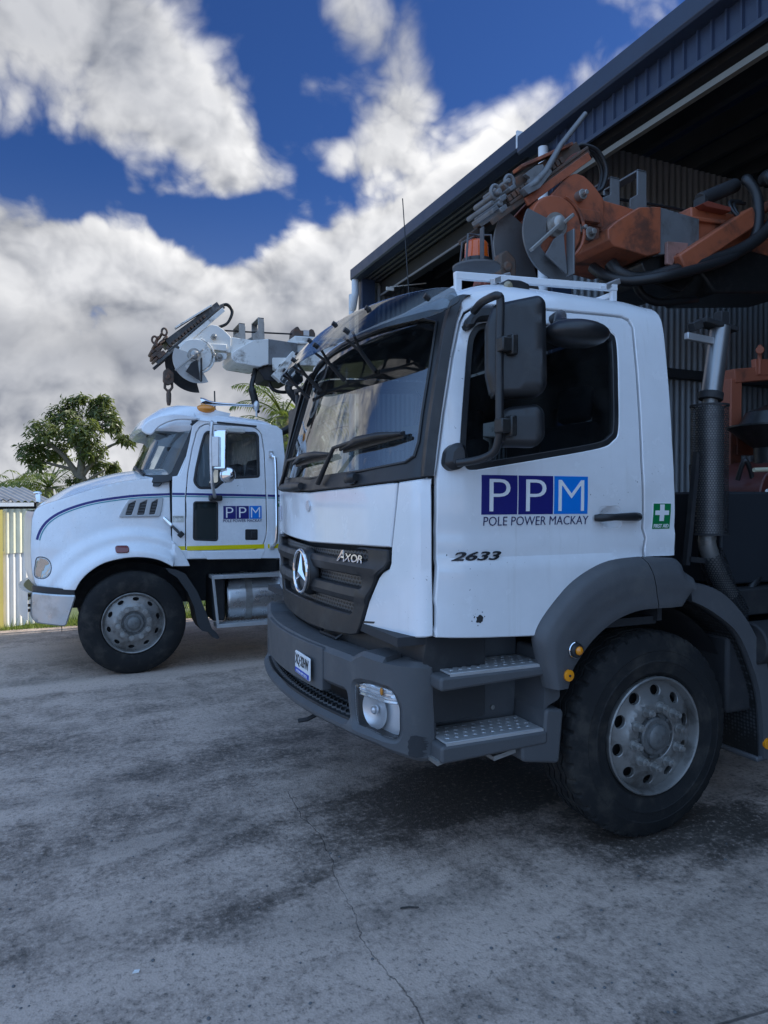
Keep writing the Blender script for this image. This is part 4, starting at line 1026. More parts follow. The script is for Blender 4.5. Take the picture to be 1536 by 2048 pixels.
cg.bar(bp_+Vector((-.028, -.10, .02)), bp_+Vector((-.022, -.09, .19)), .03, .008, (1, 0, 0))
cg.build('beacon_cage', M_fend, bl)
ab = Vector((1.78, 3.62, 2.70)); tx, ty = 805, 397
d_ = ray(tx, ty); k_ = 3.62/d_[1]; tip = Vector((d_[0]*k_, 3.62, CAMH+d_[2]*k_))
an = MB(); an.tube([ab, ab+(tip-ab)*.28], .006, 6); an.tube([ab+(tip-ab)*.28, tip], .0032, 5); an.cyl(ab, ab+Vector((0, 0, .09)), .018, 8); an.build('antenna', M_black, NT)
# ---- exhaust stack behind the cab
EY = 3.0
def ex(px, py): return v3(px, py, EY)
exh = part('exhaust', NT, ex(1420, 1000))
MB().tube([ex(1441, 648), ex(1428, 740), ex(1422, 790)], .0, 4) if False else None
s_ = 1420/(_c*ex(1430, 700).x+_s*EY)   # px per metre here
rr = lambda px: px/s_
MB().tube([ex(1441, 655), ex(1430, 735), ex(1423, 785)], rr(19.5), 24).build('exhaust_pipe', pm('galvanised_pipe', (.30, .30, .30), .36, .8, ((.1, .095, .09), .4, 9, .5, .8)), exh, sharp=60)
MB().cyl(ex(1423, 785), ex(1421, 800), rr(23), 24).build('pipe_clamp', M_dark, exh, .004); MB().cyl(ex(1421, 799), ex(1420, 815), rr(14), 20).build('pipe_neck', M_rim, exh)
pmx = bpy.data.materials.new('perforated_heat_shield'); pmx.use_nodes = True; hp_ = G(pmx.node_tree); co = hp_.add('ShaderNodeTexCoord').outputs['Object']; x_, y_, z_ = hp_.sep(co)
cxs = ex(1419, 900)
ang = hp_.m('MULTIPLY', hp_.m('ARCTAN2', hp_.m('SUBTRACT', y_, 0.0), hp_.m('SUBTRACT', x_, 0.0)), rr(36)/.0155)
rw_ = hp_.m('DIVIDE', z_, .0134); ri_ = hp_.m('FLOOR', rw_); ua = hp_.m('ADD', ang, hp_.m('MULTIPLY', hp_.m('MODULO', hp_.m('ABSOLUTE', ri_), 2.0), .5))
fu = hp_.m('SUBTRACT', hp_.m('FRACT', ua), .5); fv = hp_.m('MULTIPLY', hp_.m('SUBTRACT', hp_.m('FRACT', rw_), .5), .87)
rd = hp_.m('SQRT', hp_.m('ADD', hp_.m('MULTIPLY', fu, fu), hp_.m('MULTIPLY', fv, fv))); hf = hp_.mr(rd, .32, .40)
bq = pmx.node_tree.nodes['Principled BSDF']; bq.inputs['Roughness'].default_value = .42; bq.inputs['Metallic'].default_value = .5; bq.inputs['Base Color'].default_value = (.06, .062, .066, 1)
pmx.node_tree.links.new(hf, bq.inputs['Alpha'])
sh = MB(); sh.lathe([(ex(0, 813).z*0+ex(1419, 1068).z-ex(1419, 900).z, rr(35)), (ex(1419, 812).z-ex(1419, 900).z, rr(35))], cxs, 'Z', 48); sh.build('heat_shield', pmx, exh, loc=cxs, sharp=80)
MB().cyl(ex(1419, 815), ex(1419, 1066), rr(26), 24).build('muffler', M_rim, exh, sharp=60)
sr = MB(); 
for py in (812, 1068): sr.lathe([(-.006, rr(35)), (-.006, rr(36.5)), (.006, rr(36.5)), (.006, rr(35))], ex(1419, py), 'Z', 48)
sr.build('shield_rims', M_dark, exh)
MB().tube(spline([tuple(ex(1416, 1066)), tuple(ex(1414, 1085)), tuple(ex(1420, 1108)), tuple(ex(1436, 1150)), tuple(ex(1460, 1190))], 5), rr(17), 20).build('lower_pipe', M_rim, exh, sharp=60)
sh2 = MB().tube([ex(1420, 1106), ex(1446, 1175), ex(1475, 1230)], rr(25), 24, False); sh2.build('lower_shield', pmx, exh, loc=ex(1440, 1165), sharp=80)
st_ = MB(); st_.bar(ex(1372, 1130), ex(1394, 905), .03, .03); st_.bar(ex(1375, 1118), ex(1432, 1124), .03, .03); st_.build('stack_bracket', M_dark, exh)
tpz = MB(); tpz.obox(ex(1432, 652), (1, 0, -.12), (0, 1, 0), (.12, 0, 1), .26, .10, .03); tpz.bar(ex(1383, 655), ex(1400, 648), .05, .05); tpz.box(ex(1440, 640).x-.02, ex(1440, 640).x+.04, EY-.03, EY+.03, ex(1440, 650).z, ex(1440, 624).z); tpz.build('stack_top_plate', M_dark, exh, .005)
MB().bar(ex(1372, 672), ex(1424, 682), .03, .04).build('stack_strap', M_alu, exh, .004)
# ---- bodywork behind the cab: chassis, deck, tank, boom rest
ch_ = MB()
for y in (NC-.42, NC+.35): ch_.box(1.5, 10.2, y, y+.08, .78, 1.02)
ch_.build('chassis', M_dark, NT, .005)
dk = MB(); dk.box(4.3, 10.3, NC-1.2, NC+1.2, 1.12, 1.24); dk.box(3.15, 4.29, NC-.95, NC+1.1, 1.04, 1.2); dk.build('deck', M_dark, NT, .01)
tb = MB(); tb.box(3.55, 4.6, NY+.32, NY+.8, 1.22, 1.78); tb.build('tool_box', pm('dark_blue_box', (.016, .019, .024), .6), NT, .015)
at_ = MB(); a0, a1 = v3(1362, 1085, 3.6), v3(1500, 1085, 3.6); at_.cyl(a0, a1, .12, 24); at_.build('air_tank', M_alu, NT, .01, 50)
ob = MB(); q0, q1, q2, q3 = v3(1461, 905, 3.7), v3(1463, 760, 3.7), v3(1480, 752, 3.7), v3(1600, 742, 3.7)
ob.bar(q0-Vector((0, 0, .5)), q1, .11, .09, (0, 1, 0)); ob.bar(q1+Vector((-.03, 0, .02)), q3, .11, .1); ob.bar(v3(1462, 893, 3.7), v3(1560, 893, 3.7), .11, .13); ob.bar(v3(1507, 735, 3.66), v3(1580, 735, 3.66), .04, .12); ob.cyl(v3(1518, 750, 3.64), v3(1520, 690, 3.64), .016, 8); ob.cyl(v3(1520, 700, 3.60), v3(1520, 700, 3.68), .03, 10)
ob.build('boom_rest', pm('dull_red_oxide', (.33, .095, .05), .6, 0, ((.08, .04, .03), .7, 6, .48, .7)), NT, .006)
fn = MB(); c = v3(1540, 855, 3.35); fn.lathe([(-.30, .10), (-.14, .10), (-.0, .27), (.012, .27), (.012, .25), (-.12, .09)], c, 'Z', 32); fn.lathe([(-.05, .0), (.0, .20), (.10, .15), (.16, .0)], c+Vector((.12, .1, .02)), 'Z', 24)
fn.build('intake_funnel', M_grease, NT, sharp=40)
tk = MB(); x0, z0 = onY(1518, 1140, 3.2); tk.prism(rnd([(x0, 1.25), (x0, 1.85), (x0+.2, 2.0), (x0+.6, 2.0), (x0+.6, 1.25)], .12), 3.2, 3.6); tk.build('oil_tank', pm('dark_red_tank', (.10, .028, .022), .4), NT, .01)
MB().tube([v3(1508, 940, 3.15), v3(1560, 938, 3.15)], .014, 8).build('brass_lever', M_cardy, NT)
MB().prism(rnd([onY(*p, 3.14) for p in ((1530, 978), (1560, 978), (1560, 1060), (1530, 1060))], .02), 3.13, 3.14).build('tank_label', M_paper, NT)
hz = MB()
hz.tube(spline([tuple(v3(*q)) for q in ((1385, 930, 3.25), (1390, 1010, 3.2), (1405, 1090, 3.2), (1440, 1130, 3.3), (1500, 1120, 3.4))], 5), .022, 8); hz.tube(spline([tuple(v3(*q)) for q in ((1540, 1120, 3.1), (1500, 1180, 3.05), (1490, 1250, 3.05), (1540, 1290, 3.1))], 5), .03, 8); hz.tube(spline([tuple(v3(*q)) for q in ((1475, 960, 3.35), (1490, 920, 3.3), (1505, 960, 3.3), (1500, 1010, 3.3))], 5), .016, 8)
hz.build('air_hoses', M_hose, NT, sharp=60)
vv_ = MB(); p = v3(1482, 1010, 3.34); vv_.cyl(p, p+Vector((0, -.12, 0)), .05, 12); vv_.cyl(p+Vector((.1, 0, .06)), p+Vector((.1, -.1, .06)), .035, 12); vv_.obox(p+Vector((.05, .03, -.1)), (1, 0, 0), (0, 1, 0), (0, 0, 1), .22, .06, .07); vv_.build('valve_block', M_rust, NT, .006)
rg = MB(); random.seed(3)
for i in range(7):
    p = v3(1470+9*i+random.uniform(-4, 4), 1080+random.uniform(-26, 34), 3.25); rg.sphere(p, .05+.03*random.random(), .05, .03+.04*random.random(), 10, 6)
rg.tube([v3(1478, 1060, 3.2), v3(1495, 1045, 3.2), v3(1520, 1040, 3.2), v3(1535, 1050, 3.2)], .02, 8); rg.tube([v3(1462, 1075, 3.2), v3(1465, 1110, 3.2), v3(1470, 1150, 3.2)], .03, 8)
tag(rg.build('rag_heap', pm('green_cloth', (.02, .10, .07), .9), None, loc=v3(1500, 1110, 3.25)), 'crumpled green cloth and hose heaped on the truck deck beside the exhaust stack', 'rag')
bw = MB(); 
bw.box(3.3, 4.4, NY+.06, NY+.7, .55, .98); bw.build('battery_box', M_dark, NT, .02)
MB().cyl((3.45, NY+.05, .93), (4.6, NY+.05, .93), .12, 20).build('side_air_tank', M_dark, NT, .01)
for X_ in (7.2, 8.55):
    for sgn, y in ((1, NY+.02), (-1, 2*NC-NY-.02)): wheel(NT, X_, y, .525, .525, M_rim, False, sgn, False)

# ================================================================ digger boom
def boom(parent, P0, hull, flight, disc, plate, hook, near):
    Bm = part('digger_boom', parent, P0); P0 = Vector(P0)
    def zb(zx, zy): x, z = onY(300+zx/4.042, 590+zy/4.042, 8.4); return (x-1.334, z-3.404)
    def zn(zx, zy): x, z = onY(880+zx/2.3415, 200+zy/2.3415, 3.6); return (x-2.721, z-3.40)
    T = lambda p: (P0.x+p[0], P0.z+p[1])
    def V(p, y=0.0): return Vector((P0.x+p[0], P0.y+y, P0.z+p[1]))
    def pr(mb, pts, y0, y1, f=zb, r=0.0):
        q = [T(f(*p)) for p in pts]
        if r: q = rnd(q, r)
        return mb.prism(q, P0.y+y0, P0.y+y1)
    BW = .46
    hd = MB()
    head = [(330, 372), (455, 250), (500, 232), (548, 240), (600, 275), (660, 335), (655, 462), (480, 440), (300, 415)]
    for y in (0, BW-.03): pr(hd, head, y, y+.03, zb, .02)
    pr(hd, [(285, 380), (620, 398), (620, 452), (300, 428)], -.035, .0); pr(hd, [(655, 330), (840, 358), (840, 540), (655, 465)], .02, BW-.02)
    pr(hd, [(350, 380), (640, 380), (640, 440), (350, 420)], .03, BW-.03)
    hd.build('boom_head', hull, Bm, .006)
    sl = MB(); pr(sl, [(655, 475), (700, 440), (830, 366), (955, 355), (955, 560), (880, 580), (690, 548), (658, 520)], -.045, BW+.045, zb, .012)
    sl.build('boom_sleeve', hull, Bm, .012)
    pl = MB(); pr(pl, [(950, 352), (1190, 388), (1190, 540), (955, 565)], -.03, BW+.03); pl.build('wear_plate', plate, Bm, .006)
    # main beam runs on back to the turret
    a0, a1 = zb(1180, 440), (zb(1180, 440)[0]+2.7, zb(1180, 440)[1]+.10)
    mbm = MB(); mbm.bar(V(a0, BW/2), V(a1, BW/2), BW-.04, .36); mbm.bar(V(zb(1120, 380), BW/2), V((a1[0], a1[1]+.18), BW/2), BW+.02, .03)
    mbm.build('main_beam', hull, Bm, .01)
    kn_ = MB(); pr(kn_, [(880, 590), (960, 560), (1190, 530), (1200, 650), (1120, 715), (1000, 690), (930, 680)], .02, BW-.02, zb, .03); kn_.build('pivot_bracket', M_grease if near else M_dark, Bm, .01)
    bx_ = MB(); pr(bx_, [(985, 508), (1110, 508), (1095, 560), (1040, 560), (1020, 615), (985, 610)], -.055, -.03, zb, .012); bx_.build('side_bracket', hull if not near else pm('worn_pink_plate', (.32, .17, .14), .6, 0, ((.1, .06, .04), .7, 9, .45, .7)), Bm, .004)
    cy = MB(); p0, p1 = zb(1010, 680), zb(1170, 490)
    if near: p0, p1 = zn(1090, 785), zn(1430, 560)
    p2 = (p1[0]+.9*(p1[0]-p0[0])/max(.3, p1[0]-p0[0])*.6, p1[1]+.6*(p1[1]-p0[1])/max(.3, p1[0]-p0[0])*.9)
    cy.bar(V(p0, -.06), V(p1, -.06), .10, .13); cy.cyl(V(p1, -.06), V(p2 if near else p1, -.06)+Vector((.01, 0, 0)), .035, 14); cy.build('lift_strut', hull, Bm, .012)
    # wire guides: inverted U of flat bar with flared feet
    for (x0, y0, x1, y1) in ((690, 210, 785, 345), (845, 165, 940, 355)):
        gd = MB(); f0, f1 = zb(x0, y1), zb(x1, y1); t0, t1 = zb((x0+x1)/2, y0), zb((x0+x1)/2+50, y0); w0, w1 = f0[0], f1[0]; zt = zb(x0+40, y0)[1]; zk = f0[1]+(zt-f0[1])*.42; zq = f0[1]+(zt-f0[1])*.28; xm = (w0+w1)/2+.03; hw = (w1-w0)*.27
        for y in (.06, BW-.075):
            o2 = [(w0, f0[1]), (w1, f0[1]), (w1, zq), (xm+hw, zk), (xm+hw, zt), (xm-hw, zt), (xm-hw, zk), (w0, zq)]
            gd.prism([T(q) for q in o2], P0.y+y, P0.y+y+.014)
        gd.prism([T(q) for q in [(xm-hw, zt-.012), (xm+hw, zt-.012), (xm+hw, zt+.002), (xm-hw, zt+.002)]], P0.y+.06, P0.y+BW-.06)
        gd.build('wire_guide', M_steel if not near else M_agrey, Bm, .003)
    MB().tube([V(zb(530, 245), .2), V(zb(800, 262), .2), V(zb(1190, 282), .2), V((zb(1190, 282)[0]+2.2, zb(1190, 282)[1]-.05), .2)], .010, 6).build('winch_rope', M_hose, Bm)
    if not near:
        tw = MB(); pr(tw, [(1178, 370), (1188, 262), (1205, 235), (1225, 230), (1245, 262), (1310, 268), (1330, 250), (1352, 258), (1366, 290), (1366, 372)], .12, .30, zb, .01); tw.build('rope_roller', M_rust, Bm, .01)
        rp = MB(); pr(rp, [(1268, 262), (1312, 265), (1312, 310), (1268, 306)], .108, .119); rp.build('roller_plate', M_alu, Bm)
    # tilted tool cradle on the nose
    e0, e1 = (Vector(zn(262, 560)), Vector(zn(712, 232))) if near else (Vector(zb(60, 545)), Vector(zb(605, 85))); dr = (e1-e0).normalized(); up = Vector((-dr.y, dr.x))
    def C(t, h): q = e0+dr*t*(e1-e0).length+up*h; return (q.x, q.y)
    cr_ = MB()
    cr_.bar(V(C(0, .0), .02), V(C(1, 0), .02), .035, .035); cr_.bar(V(C(0, 0), BW-.06), V(C(1, 0), BW-.06), .035, .035)
    cr_.bar(V(C(.18, .025), BW/2-.02), V(C(1.0, .025), BW/2-.02), BW-.03, .02); cr_.bar(V(C(.24, .105), BW/2-.02), V(C(.98, .06), BW/2-.02), BW-.12, .07)
    cr_.build('tool_cradle', M_rust if near else pm('dusty_black_rail', (.055, .055, .055), .5, 0, ((.28, .27, .25), .6, 9, .48, .72)), Bm, .005)
    ck = MB()
    for i in range(13):
        t = .2+.045*i; ck.obox(V(C(t, .055), .01), (dr.x, 0, dr.y), (0, 1, 0), (-dr.y, 0, dr.x), .03, .03, .035)
    ck.build('cradle_teeth', M_rust, Bm, .003)
    ls = MB(); ls.bar(V(C(.42, .165), .05), V(C(.9, .10), .05), .10, .02); ls.bar(V(C(.30, -.022), -.0), V(C(.97, -.022), -.0), .02, .05)
    ls.build('cradle_rail', hull, Bm, .003)
    cb = MB()
    for (t, h, s0) in (((.06, .06, .05), (.16, .09, .06), (.27, .11, .05), (.12, .03, .06)) if near else ((.05, .10, .07), (.13, .13, .08), (.20, .17, .06), (.10, .05, .09), (.26, .18, .05), (.02, .05, .05))):
        cb.obox(V(C(t, h*.85), .12), (dr.x, .2, dr.y), (0, 1, 0), (-dr.y, 0, dr.x), s0*1.2, .24, s0*.55); cb.cyl(V(C(t, h+.03), .0), V(C(t, h+.03), .28), s0*.33, 8)
    for t in (.16, .30):
        o = V(C(t, .13 if near else .21), .04); cb.tube([o+Vector((.04*cos(a)*dr.x, 0, .04*sin(a))) for a in [2*pi*i/14 for i in range(14)]], .014, 6, closed=True)
    cb.build('cradle_latch', M_rust if not near else M_agrey, Bm, .006)
    # auger flight stowed under the nose
    R0 = .115
    def flight_mesh(a0, a1, ri, ro0, ro1, y0, y1, th, n=26):
        m = MB()
        for i in range(n+1):
            t = i/n; a = a0+(a1-a0)*t; ro = ro0+(ro1-ro0)*t; y = y0+(y1-y0)*t
            for r in (ri, ro):
                for dy in (0, th): m.v.append(tuple(V((r*cos(a), r*sin(a)), y+dy)))
        for i in range(n):
            b = 4*i
            for q in ((0, 2, 6, 4), (1, 5, 7, 3), (2, 3, 7, 6), (0, 4, 5, 1)): m.face([b+k for k in q])
        m.face([0, 1, 3, 2]); m.face([4*n, 4*n+2, 4*n+3, 4*n+1]); return m
    flight_mesh(radians(165), radians(300), .08, .225, .335, -.10, -.03, .014).build('auger_flight', flight, Bm)
    flight_mesh(radians(150), radians(285), .05, .26, .40, .12, .2, .014).build('auger_flight', M_dark if not near else M_agrey, Bm)
    dc = MB(); dc.lathe([(-.02, 0), (-.02, .185), (-.0, .19), (.05, .19), (.05, 0)], V((.015, .0), -.045), 'Y', 40); dc.build('auger_disc', disc, Bm, .004)
    rg_ = MB(); rg_.tube([V((.03+.20*cos(a), .0+.20*sin(a)), -.06) for a in [radians(-75+150*i/20) for i in range(21)]], .012, 6); rg_.build('disc_rim', hull, Bm)
    nt = MB(); c0 = V((0, 0), -.07); nt.lathe([(0, 0), (0, .075), (-.02, .075), (-.02, .05), (-.05, .045), (-.06, .03), (-.06, 0)], c0, 'Y', 24); nt.build('auger_nut', M_steel, Bm)
    bl_ = MB(); bl_.bar(V((-.02, -.02), -.13), V((-.22, -.20), -.13), .02, .03, (0, 1, 0)); bl_.bar(V((.02, .0), -.125), V((.09, .06), -.125), .02, .03, (0, 1, 0)); bl_.build('drive_bar', M_steel, Bm, .003)
    ct = MB(); ct.prism([T(q) for q in [(.03, -.05), (.06, -.30), (-.10, -.20), (-.04, -.10)]], P0.y-.115, P0.y-.1); ct.bar(V((.07, -.04), -.13), V((.07, -.31), -.13), .012, .07, (0, 1, 0)); ct.build('cutter_plate', M_agrey if near else M_dark, Bm, .003)
    lk = MB(); pr(lk, [(485, 478), (520, 462), (620, 468), (620, 510), (570, 535), (520, 540), (478, 600), (470, 560)], -.02, .0, zb, .01); lk.build('link_plate', hull if near else M_bwhite, Bm, .004)
    pn = MB()
    for (x, y, r) in ((512, 484, .028), (558, 500, .04), (515, 335, .032)): 
        c0 = V(zb(x, y), 0); pn.cyl(c0+Vector((0, .01, 0)), c0+Vector((0, -.05, 0)), r, 12); pn.cyl(c0+Vector((0, -.05, 0)), c0+Vector((0, -.085, 0)), r*.5, 8)
    pn.build('head_pins', M_steel, Bm, .003)
    ho = MB()
    lp_ = [C(.97, .04), C(1.06, .0), C(1.05, -.10), C(.92, -.16), C(.80, -.13), C(.70, -.11)] if not near else [C(.93, .06), C(1.02, .06), C(1.13, -.03), C(1.12, -.16), C(1.0, -.24), C(.90, -.22)]
    for dy in (.06, .10): ho.tube(spline([tuple(V(p, dy)) for p in lp_], 6), .015, 8)
    ho.build('nose_hose', M_hose, Bm, sharp=60)
    # lower sheave block, with hook on the far boom
    sb = MB(); sb.prism(rnd([T(zb(*p)) for p in ((115, 600), (150, 580), (200, 620), (200, 700), (150, 720), (112, 690))], .02), P0.y+.03, P0.y+.11); sb.cyl(V(zb(150, 655), .01), V(zb(150, 655), .13), .03, 12); sb.build('sheave_block', M_rust, Bm, .01)
    if hook:
        hk = MB(); hk.tube([V(zb(*p), .07) for p in ((130, 690), (128, 740), (148, 762), (172, 758), (188, 735), (186, 700))], .016, 8)
        hk.tube([V(zb(*p), .07) for p in ((160, 755), (160, 790), (160, 850), (160, 882))], [.02, .03, .028, .018], 10); hk.build('hook', M_rust, Bm, sharp=60)
    if near:
        ti = MB(); ti.tube([V(zn(*p), -.03) for p in ((385, 430), (440, 395), (490, 340), (560, 215), (676, 68))], [.018, .026, .022, .017, .016], 10); ti.build('pole_tine', M_agrey, Bm, sharp=50)
        cw = MB(); pr(cw, [(398, 345), (450, 306), (482, 300), (488, 316), (450, 375), (412, 388), (424, 362)], -.02, .01, zn, .006); pr(cw, [(375, 420), (440, 390), (500, 330), (512, 345), (455, 420), (400, 450)], -.05, .02, zn, .01); cw.build('pole_claw', M_agrey, Bm, .006)
        rc = MB(); pr(rc, [(500, 372), (640, 240), (700, 215), (712, 235), (570, 345), (515, 385)], .02, .05, zn); rc.build('cradle_cover', pm('dark_red_cover', (.20, .07, .05), .6, 0, ((.05, .03, .02), .6, 7, .45, .7)), Bm, .003)
        rt = MB(); pr(rt, [(305, 800), (330, 700), (400, 690), (420, 760), (380, 810)], .26, .36, zn, .01); rt.cyl(V(zn(350, 738), .24), V(zn(350, 738), .38), .03, 12); rt.cyl(V(zn(340, 798), .24), V(zn(340, 798), .38), .03, 12); rt.build('rusty_bracket', pm('flaking_red_steel', (.25, .07, .045), .7, 0, ((.05, .035, .03), .9, 16, .45, .6), (60, .5)), Bm, .006)
        hs = MB(); P = lambda *L: spline([tuple(V(zn(x, y), d)) for x, y, d in L], 6)
        hs.tube(P((820, 735, .2), (840, 800, .1), (900, 845, .0), (1000, 845, -.1), (1120, 820, -.12), (1280, 770, -.12), (1390, 700, -.12), (1430, 620, -.12), (1440, 480, -.1), (1425, 385, -.05), (1445, 370, 0)), .035, 12)
        hs.tube(P((860, 740, .1), (880, 800, .05), (960, 835, .0), (1100, 800, -.05), (1290, 750, -.1), (1400, 690, -.14), (1480, 600, -.16), (1510, 480, -.16), (1500, 380, -.1), (1530, 365, 0)), .045, 12)
        hs.tube(P((980, 840, .1), (1010, 890, .1), (1080, 925, .1), (1200, 920, .1), (1290, 905, .15)), .028, 10); hs.tube(P((1380, 600, -.1), (1350, 520, -.05), (1370, 470, 0), (1420, 470, 0)), .012, 8); hs.tube(P((1395, 610, -.1), (1370, 530, -.05), (1390, 480, 0), (1440, 480, 0)), .012, 8)
        hs.build('hydraulic_hoses', M_hose, Bm, sharp=60)
        cy2 = MB(); cy2.cyl(V(zn(1285, 438), .1), V(zn(1450, 368), .1), .05, 14); cy2.box(*(V(zn(1278, 430), 0).x, V(zn(1296, 430), 0).x), P0.y+.05, P0.y+.15, V(zn(1280, 480), 0).z, V(zn(1280, 425), 0).z); cy2.build('boom_cylinder', M_dark, Bm, .004)
        mp = MB(); pr(mp, [(1215, 490), (1240, 480), (1350, 510), (1345, 530), (1230, 505)], -.05, .4, zn); mp.build('beam_flange', pm('dark_red_flange', (.22, .05, .03), .5), Bm, .004)
        hv = MB(); hv.prism([T(zn(*p)) for p in ((1230, 800), (1440, 690), (1700, 760), (1700, 900), (1300, 900))], P0.y+.0, P0.y+BW); hv.build('beam_underside', M_grease, Bm, .02)
    else:
        hs = MB(); P = lambda *L: spline([tuple(V(zb(x, y), d)) for x, y, d in L], 6)
        hs.tube(P((870, 585, .1), (850, 650, .05), (828, 740, .02), (850, 830, .02), (870, 900, .05), (890, 930, .1)), [.03]*13+[.045]*12+[.03]*6, 10)
        hs.tube(P((985, 695, .1), (1005, 740, .1), (1060, 768, .1), (1140, 770, .1), (1240, 750, .1), (1320, 730, .1)), .022, 10)
        hs.tube(P((1135, 715, .0), (1120, 760, -.02), (1170, 830, -.02), (1212, 900, -.02), (1205, 980, .0), (1160, 1060, .1), (1100, 1095, .2)), .045, 12)
        hs.build('hydraulic_hoses', M_hose, Bm, sharp=60)
    tr_ = MB(); c0 = V((a1[0]-.1, 0), BW/2); tr_.cyl((c0.x, c0.y, 1.2), (c0.x, c0.y, 2.6), .32, 24); tr_.box(c0.x-.35, c0.x+.35, c0.y-.34, c0.y+.34, 2.6, P0.z+.25); tr_.build('turret', hull, Bm, .02)
    return Bm
boom(NT, (2.721, 3.62, 3.40), M_orange, M_agrey, M_orange, M_agrey, False, True)
# ================================================================ far truck (bonneted)
FY, FC = 7.45, 8.70
FT = root('crane_truck', (.594, FC, 0), 'bonneted white crane truck behind, with blue bonnet stripe, yellow sill stripe and white digger boom', 'truck', 'white crane trucks reversed into the shed')
def zf(x, y, Y=FY): return onY(x/2.498, 560+y/2.498, Y)
fwx, fwz = .594, .52
XN = zf(140, 1330)[0]            # nose
XD = zf(865, 1100)[0]            # bonnet / cowl seam
def f_in(x, z):
    """how far the bonnet side lies inside the outermost fender plane"""
    r = math.hypot(x-fwx, (z-.50)*1.0)
    e = .080*sm((r-.70)/.13)+.055*sm((r-.86)/.12)
    e *= sm((x-(XN-.15))/.2)
    if x > XD: e = .05
    if x < fwx-.2: e += .30*((fwx-.2-x)/.75)**2.2          # plan taper to the nose
    e += .16*max(0, (z-1.25))**1.3
    return e
def fside(x, z, d=0.0): return (x, FY+f_in(x, z)+d, z)
def cab_in(x, z): return .05+.10*max(0, z-1.6)**1.25+(.10*((1.25-x)/.4)**2 if x < 1.25 else 0)
def fcb(x, z, d=0.0): return (x, FY+cab_in(x, z)+d, z)
def ZF(L, Y=FY): return [zf(x, y, Y) for x, y in L]
# bonnet: side sheet with the wheel arch cut out, top skin, nose
arch = spline(ZF([(377, 1553), (400, 1510), (440, 1466), (500, 1424), (560, 1402), (640, 1387), (720, 1386), (790, 1398), (840, 1420), (862, 1432)]), 4)
sil = [(862, 978), (760, 985), (620, 1003), (500, 1032), (400, 1062), (300, 1095), (220, 1120), (180, 1138), (160, 1160)]
topl = spline(ZF(sil), 4)
nose = ZF([(148, 1200), (143, 1300), (143, 1400), (150, 1480), (165, 1535), (180, 1553)])
tail = ZF([(955, 1432), (935, 1392), (905, 1345), (866, 1305)])
hood_o = arch+tail+[zf(863, 1200)]+topl+nose
HOOD = panel('bonnet', hood_o, [], fside, M_white2, FT, .03, .024, .005, sharp=40)
mirrored(HOOD, FC)
mb = MB(); L = topl; m_ = 12
for i, (x, z) in enumerate(L):
    y0 = fside(x, z)[1]
    for j in range(m_+1):
        t = j/m_; y = y0+(2*(FC-y0))*t; q = 1-abs(2*t-1); zz_ = z+.115*(1-(1-q)**3)*sm((x-XN)/.5+.15); mb.v.append((x+.0, y, zz_))
for i in range(len(L)-1):
    for j in range(m_): mb.face([i*(m_+1)+j, i*(m_+1)+j+1, (i+1)*(m_+1)+j+1, (i+1)*(m_+1)+j])
mb.build('bonnet_top', M_white2, FT, sharp=60)
mb = MB()
nl = [topl[-1]]+nose
for x, z in nl:
    y0 = fside(x, z)[1]
    for j in range(11): t = j/10; mb.v.append((x-.10*(1-(2*t-1)**2), y0+2*(FC-y0)*t, z))
for i in range(len(nl)-1):
    for j in range(10): mb.face([i*11+j, i*11+j+1, (i+1)*11+j+1, (i+1)*11+j])
mb.build('nose_grille', M_alu, FT, sharp=60)
mb = MB(); oz = zf(180, 1105)[1]+.02; mb.sphere((XN+.04, FC, oz+.07), .045, .02, .022); mb.box(XN+.02, XN+.07, FC-.015, FC+.015, oz-.03, oz+.06); mb.build('bonnet_ornament', M_chrome, FT, .005)
fo_ = lambda k: (lambda x, z, d: fside(x, z, d-k)); co_ = lambda k: (lambda x, z, d: fcb(x, z, d-k))
# stripes
def ribbon(nm, ctr, w0, w1, k, mat, par, fm):
    up = []; dn = []
    for i, (x, z) in enumerate(ctr):
        a = Vector(ctr[max(i-1, 0)]); b = Vector(ctr[min(i+1, len(ctr)-1)]); t = (b-a).normalized(); n = Vector((-t.y, t.x))
        if n.y < 0: n = -n
        up.append((x+n.x*w0, z+n.y*w0)); dn.append((x+n.x*w1, z+n.y*w1))
    return panel(nm, up+dn[::-1], [], fm(k), mat, par, .002, .05, .0003, sharp=0)
sc_ = spline(ZF([(178, 1308), (186, 1280), (204, 1245), (235, 1208), (290, 1170), (370, 1136), (470, 1108), (580, 1090), (700, 1077), (863, 1070)]), 5)
ribbon('blue_stripe', sc_, .014, -.010, .002, M_navy, HOOD, fo_); ribbon('teal_stripe', sc_, -.017, -.028, .002, M_teal, HOOD, fo_)
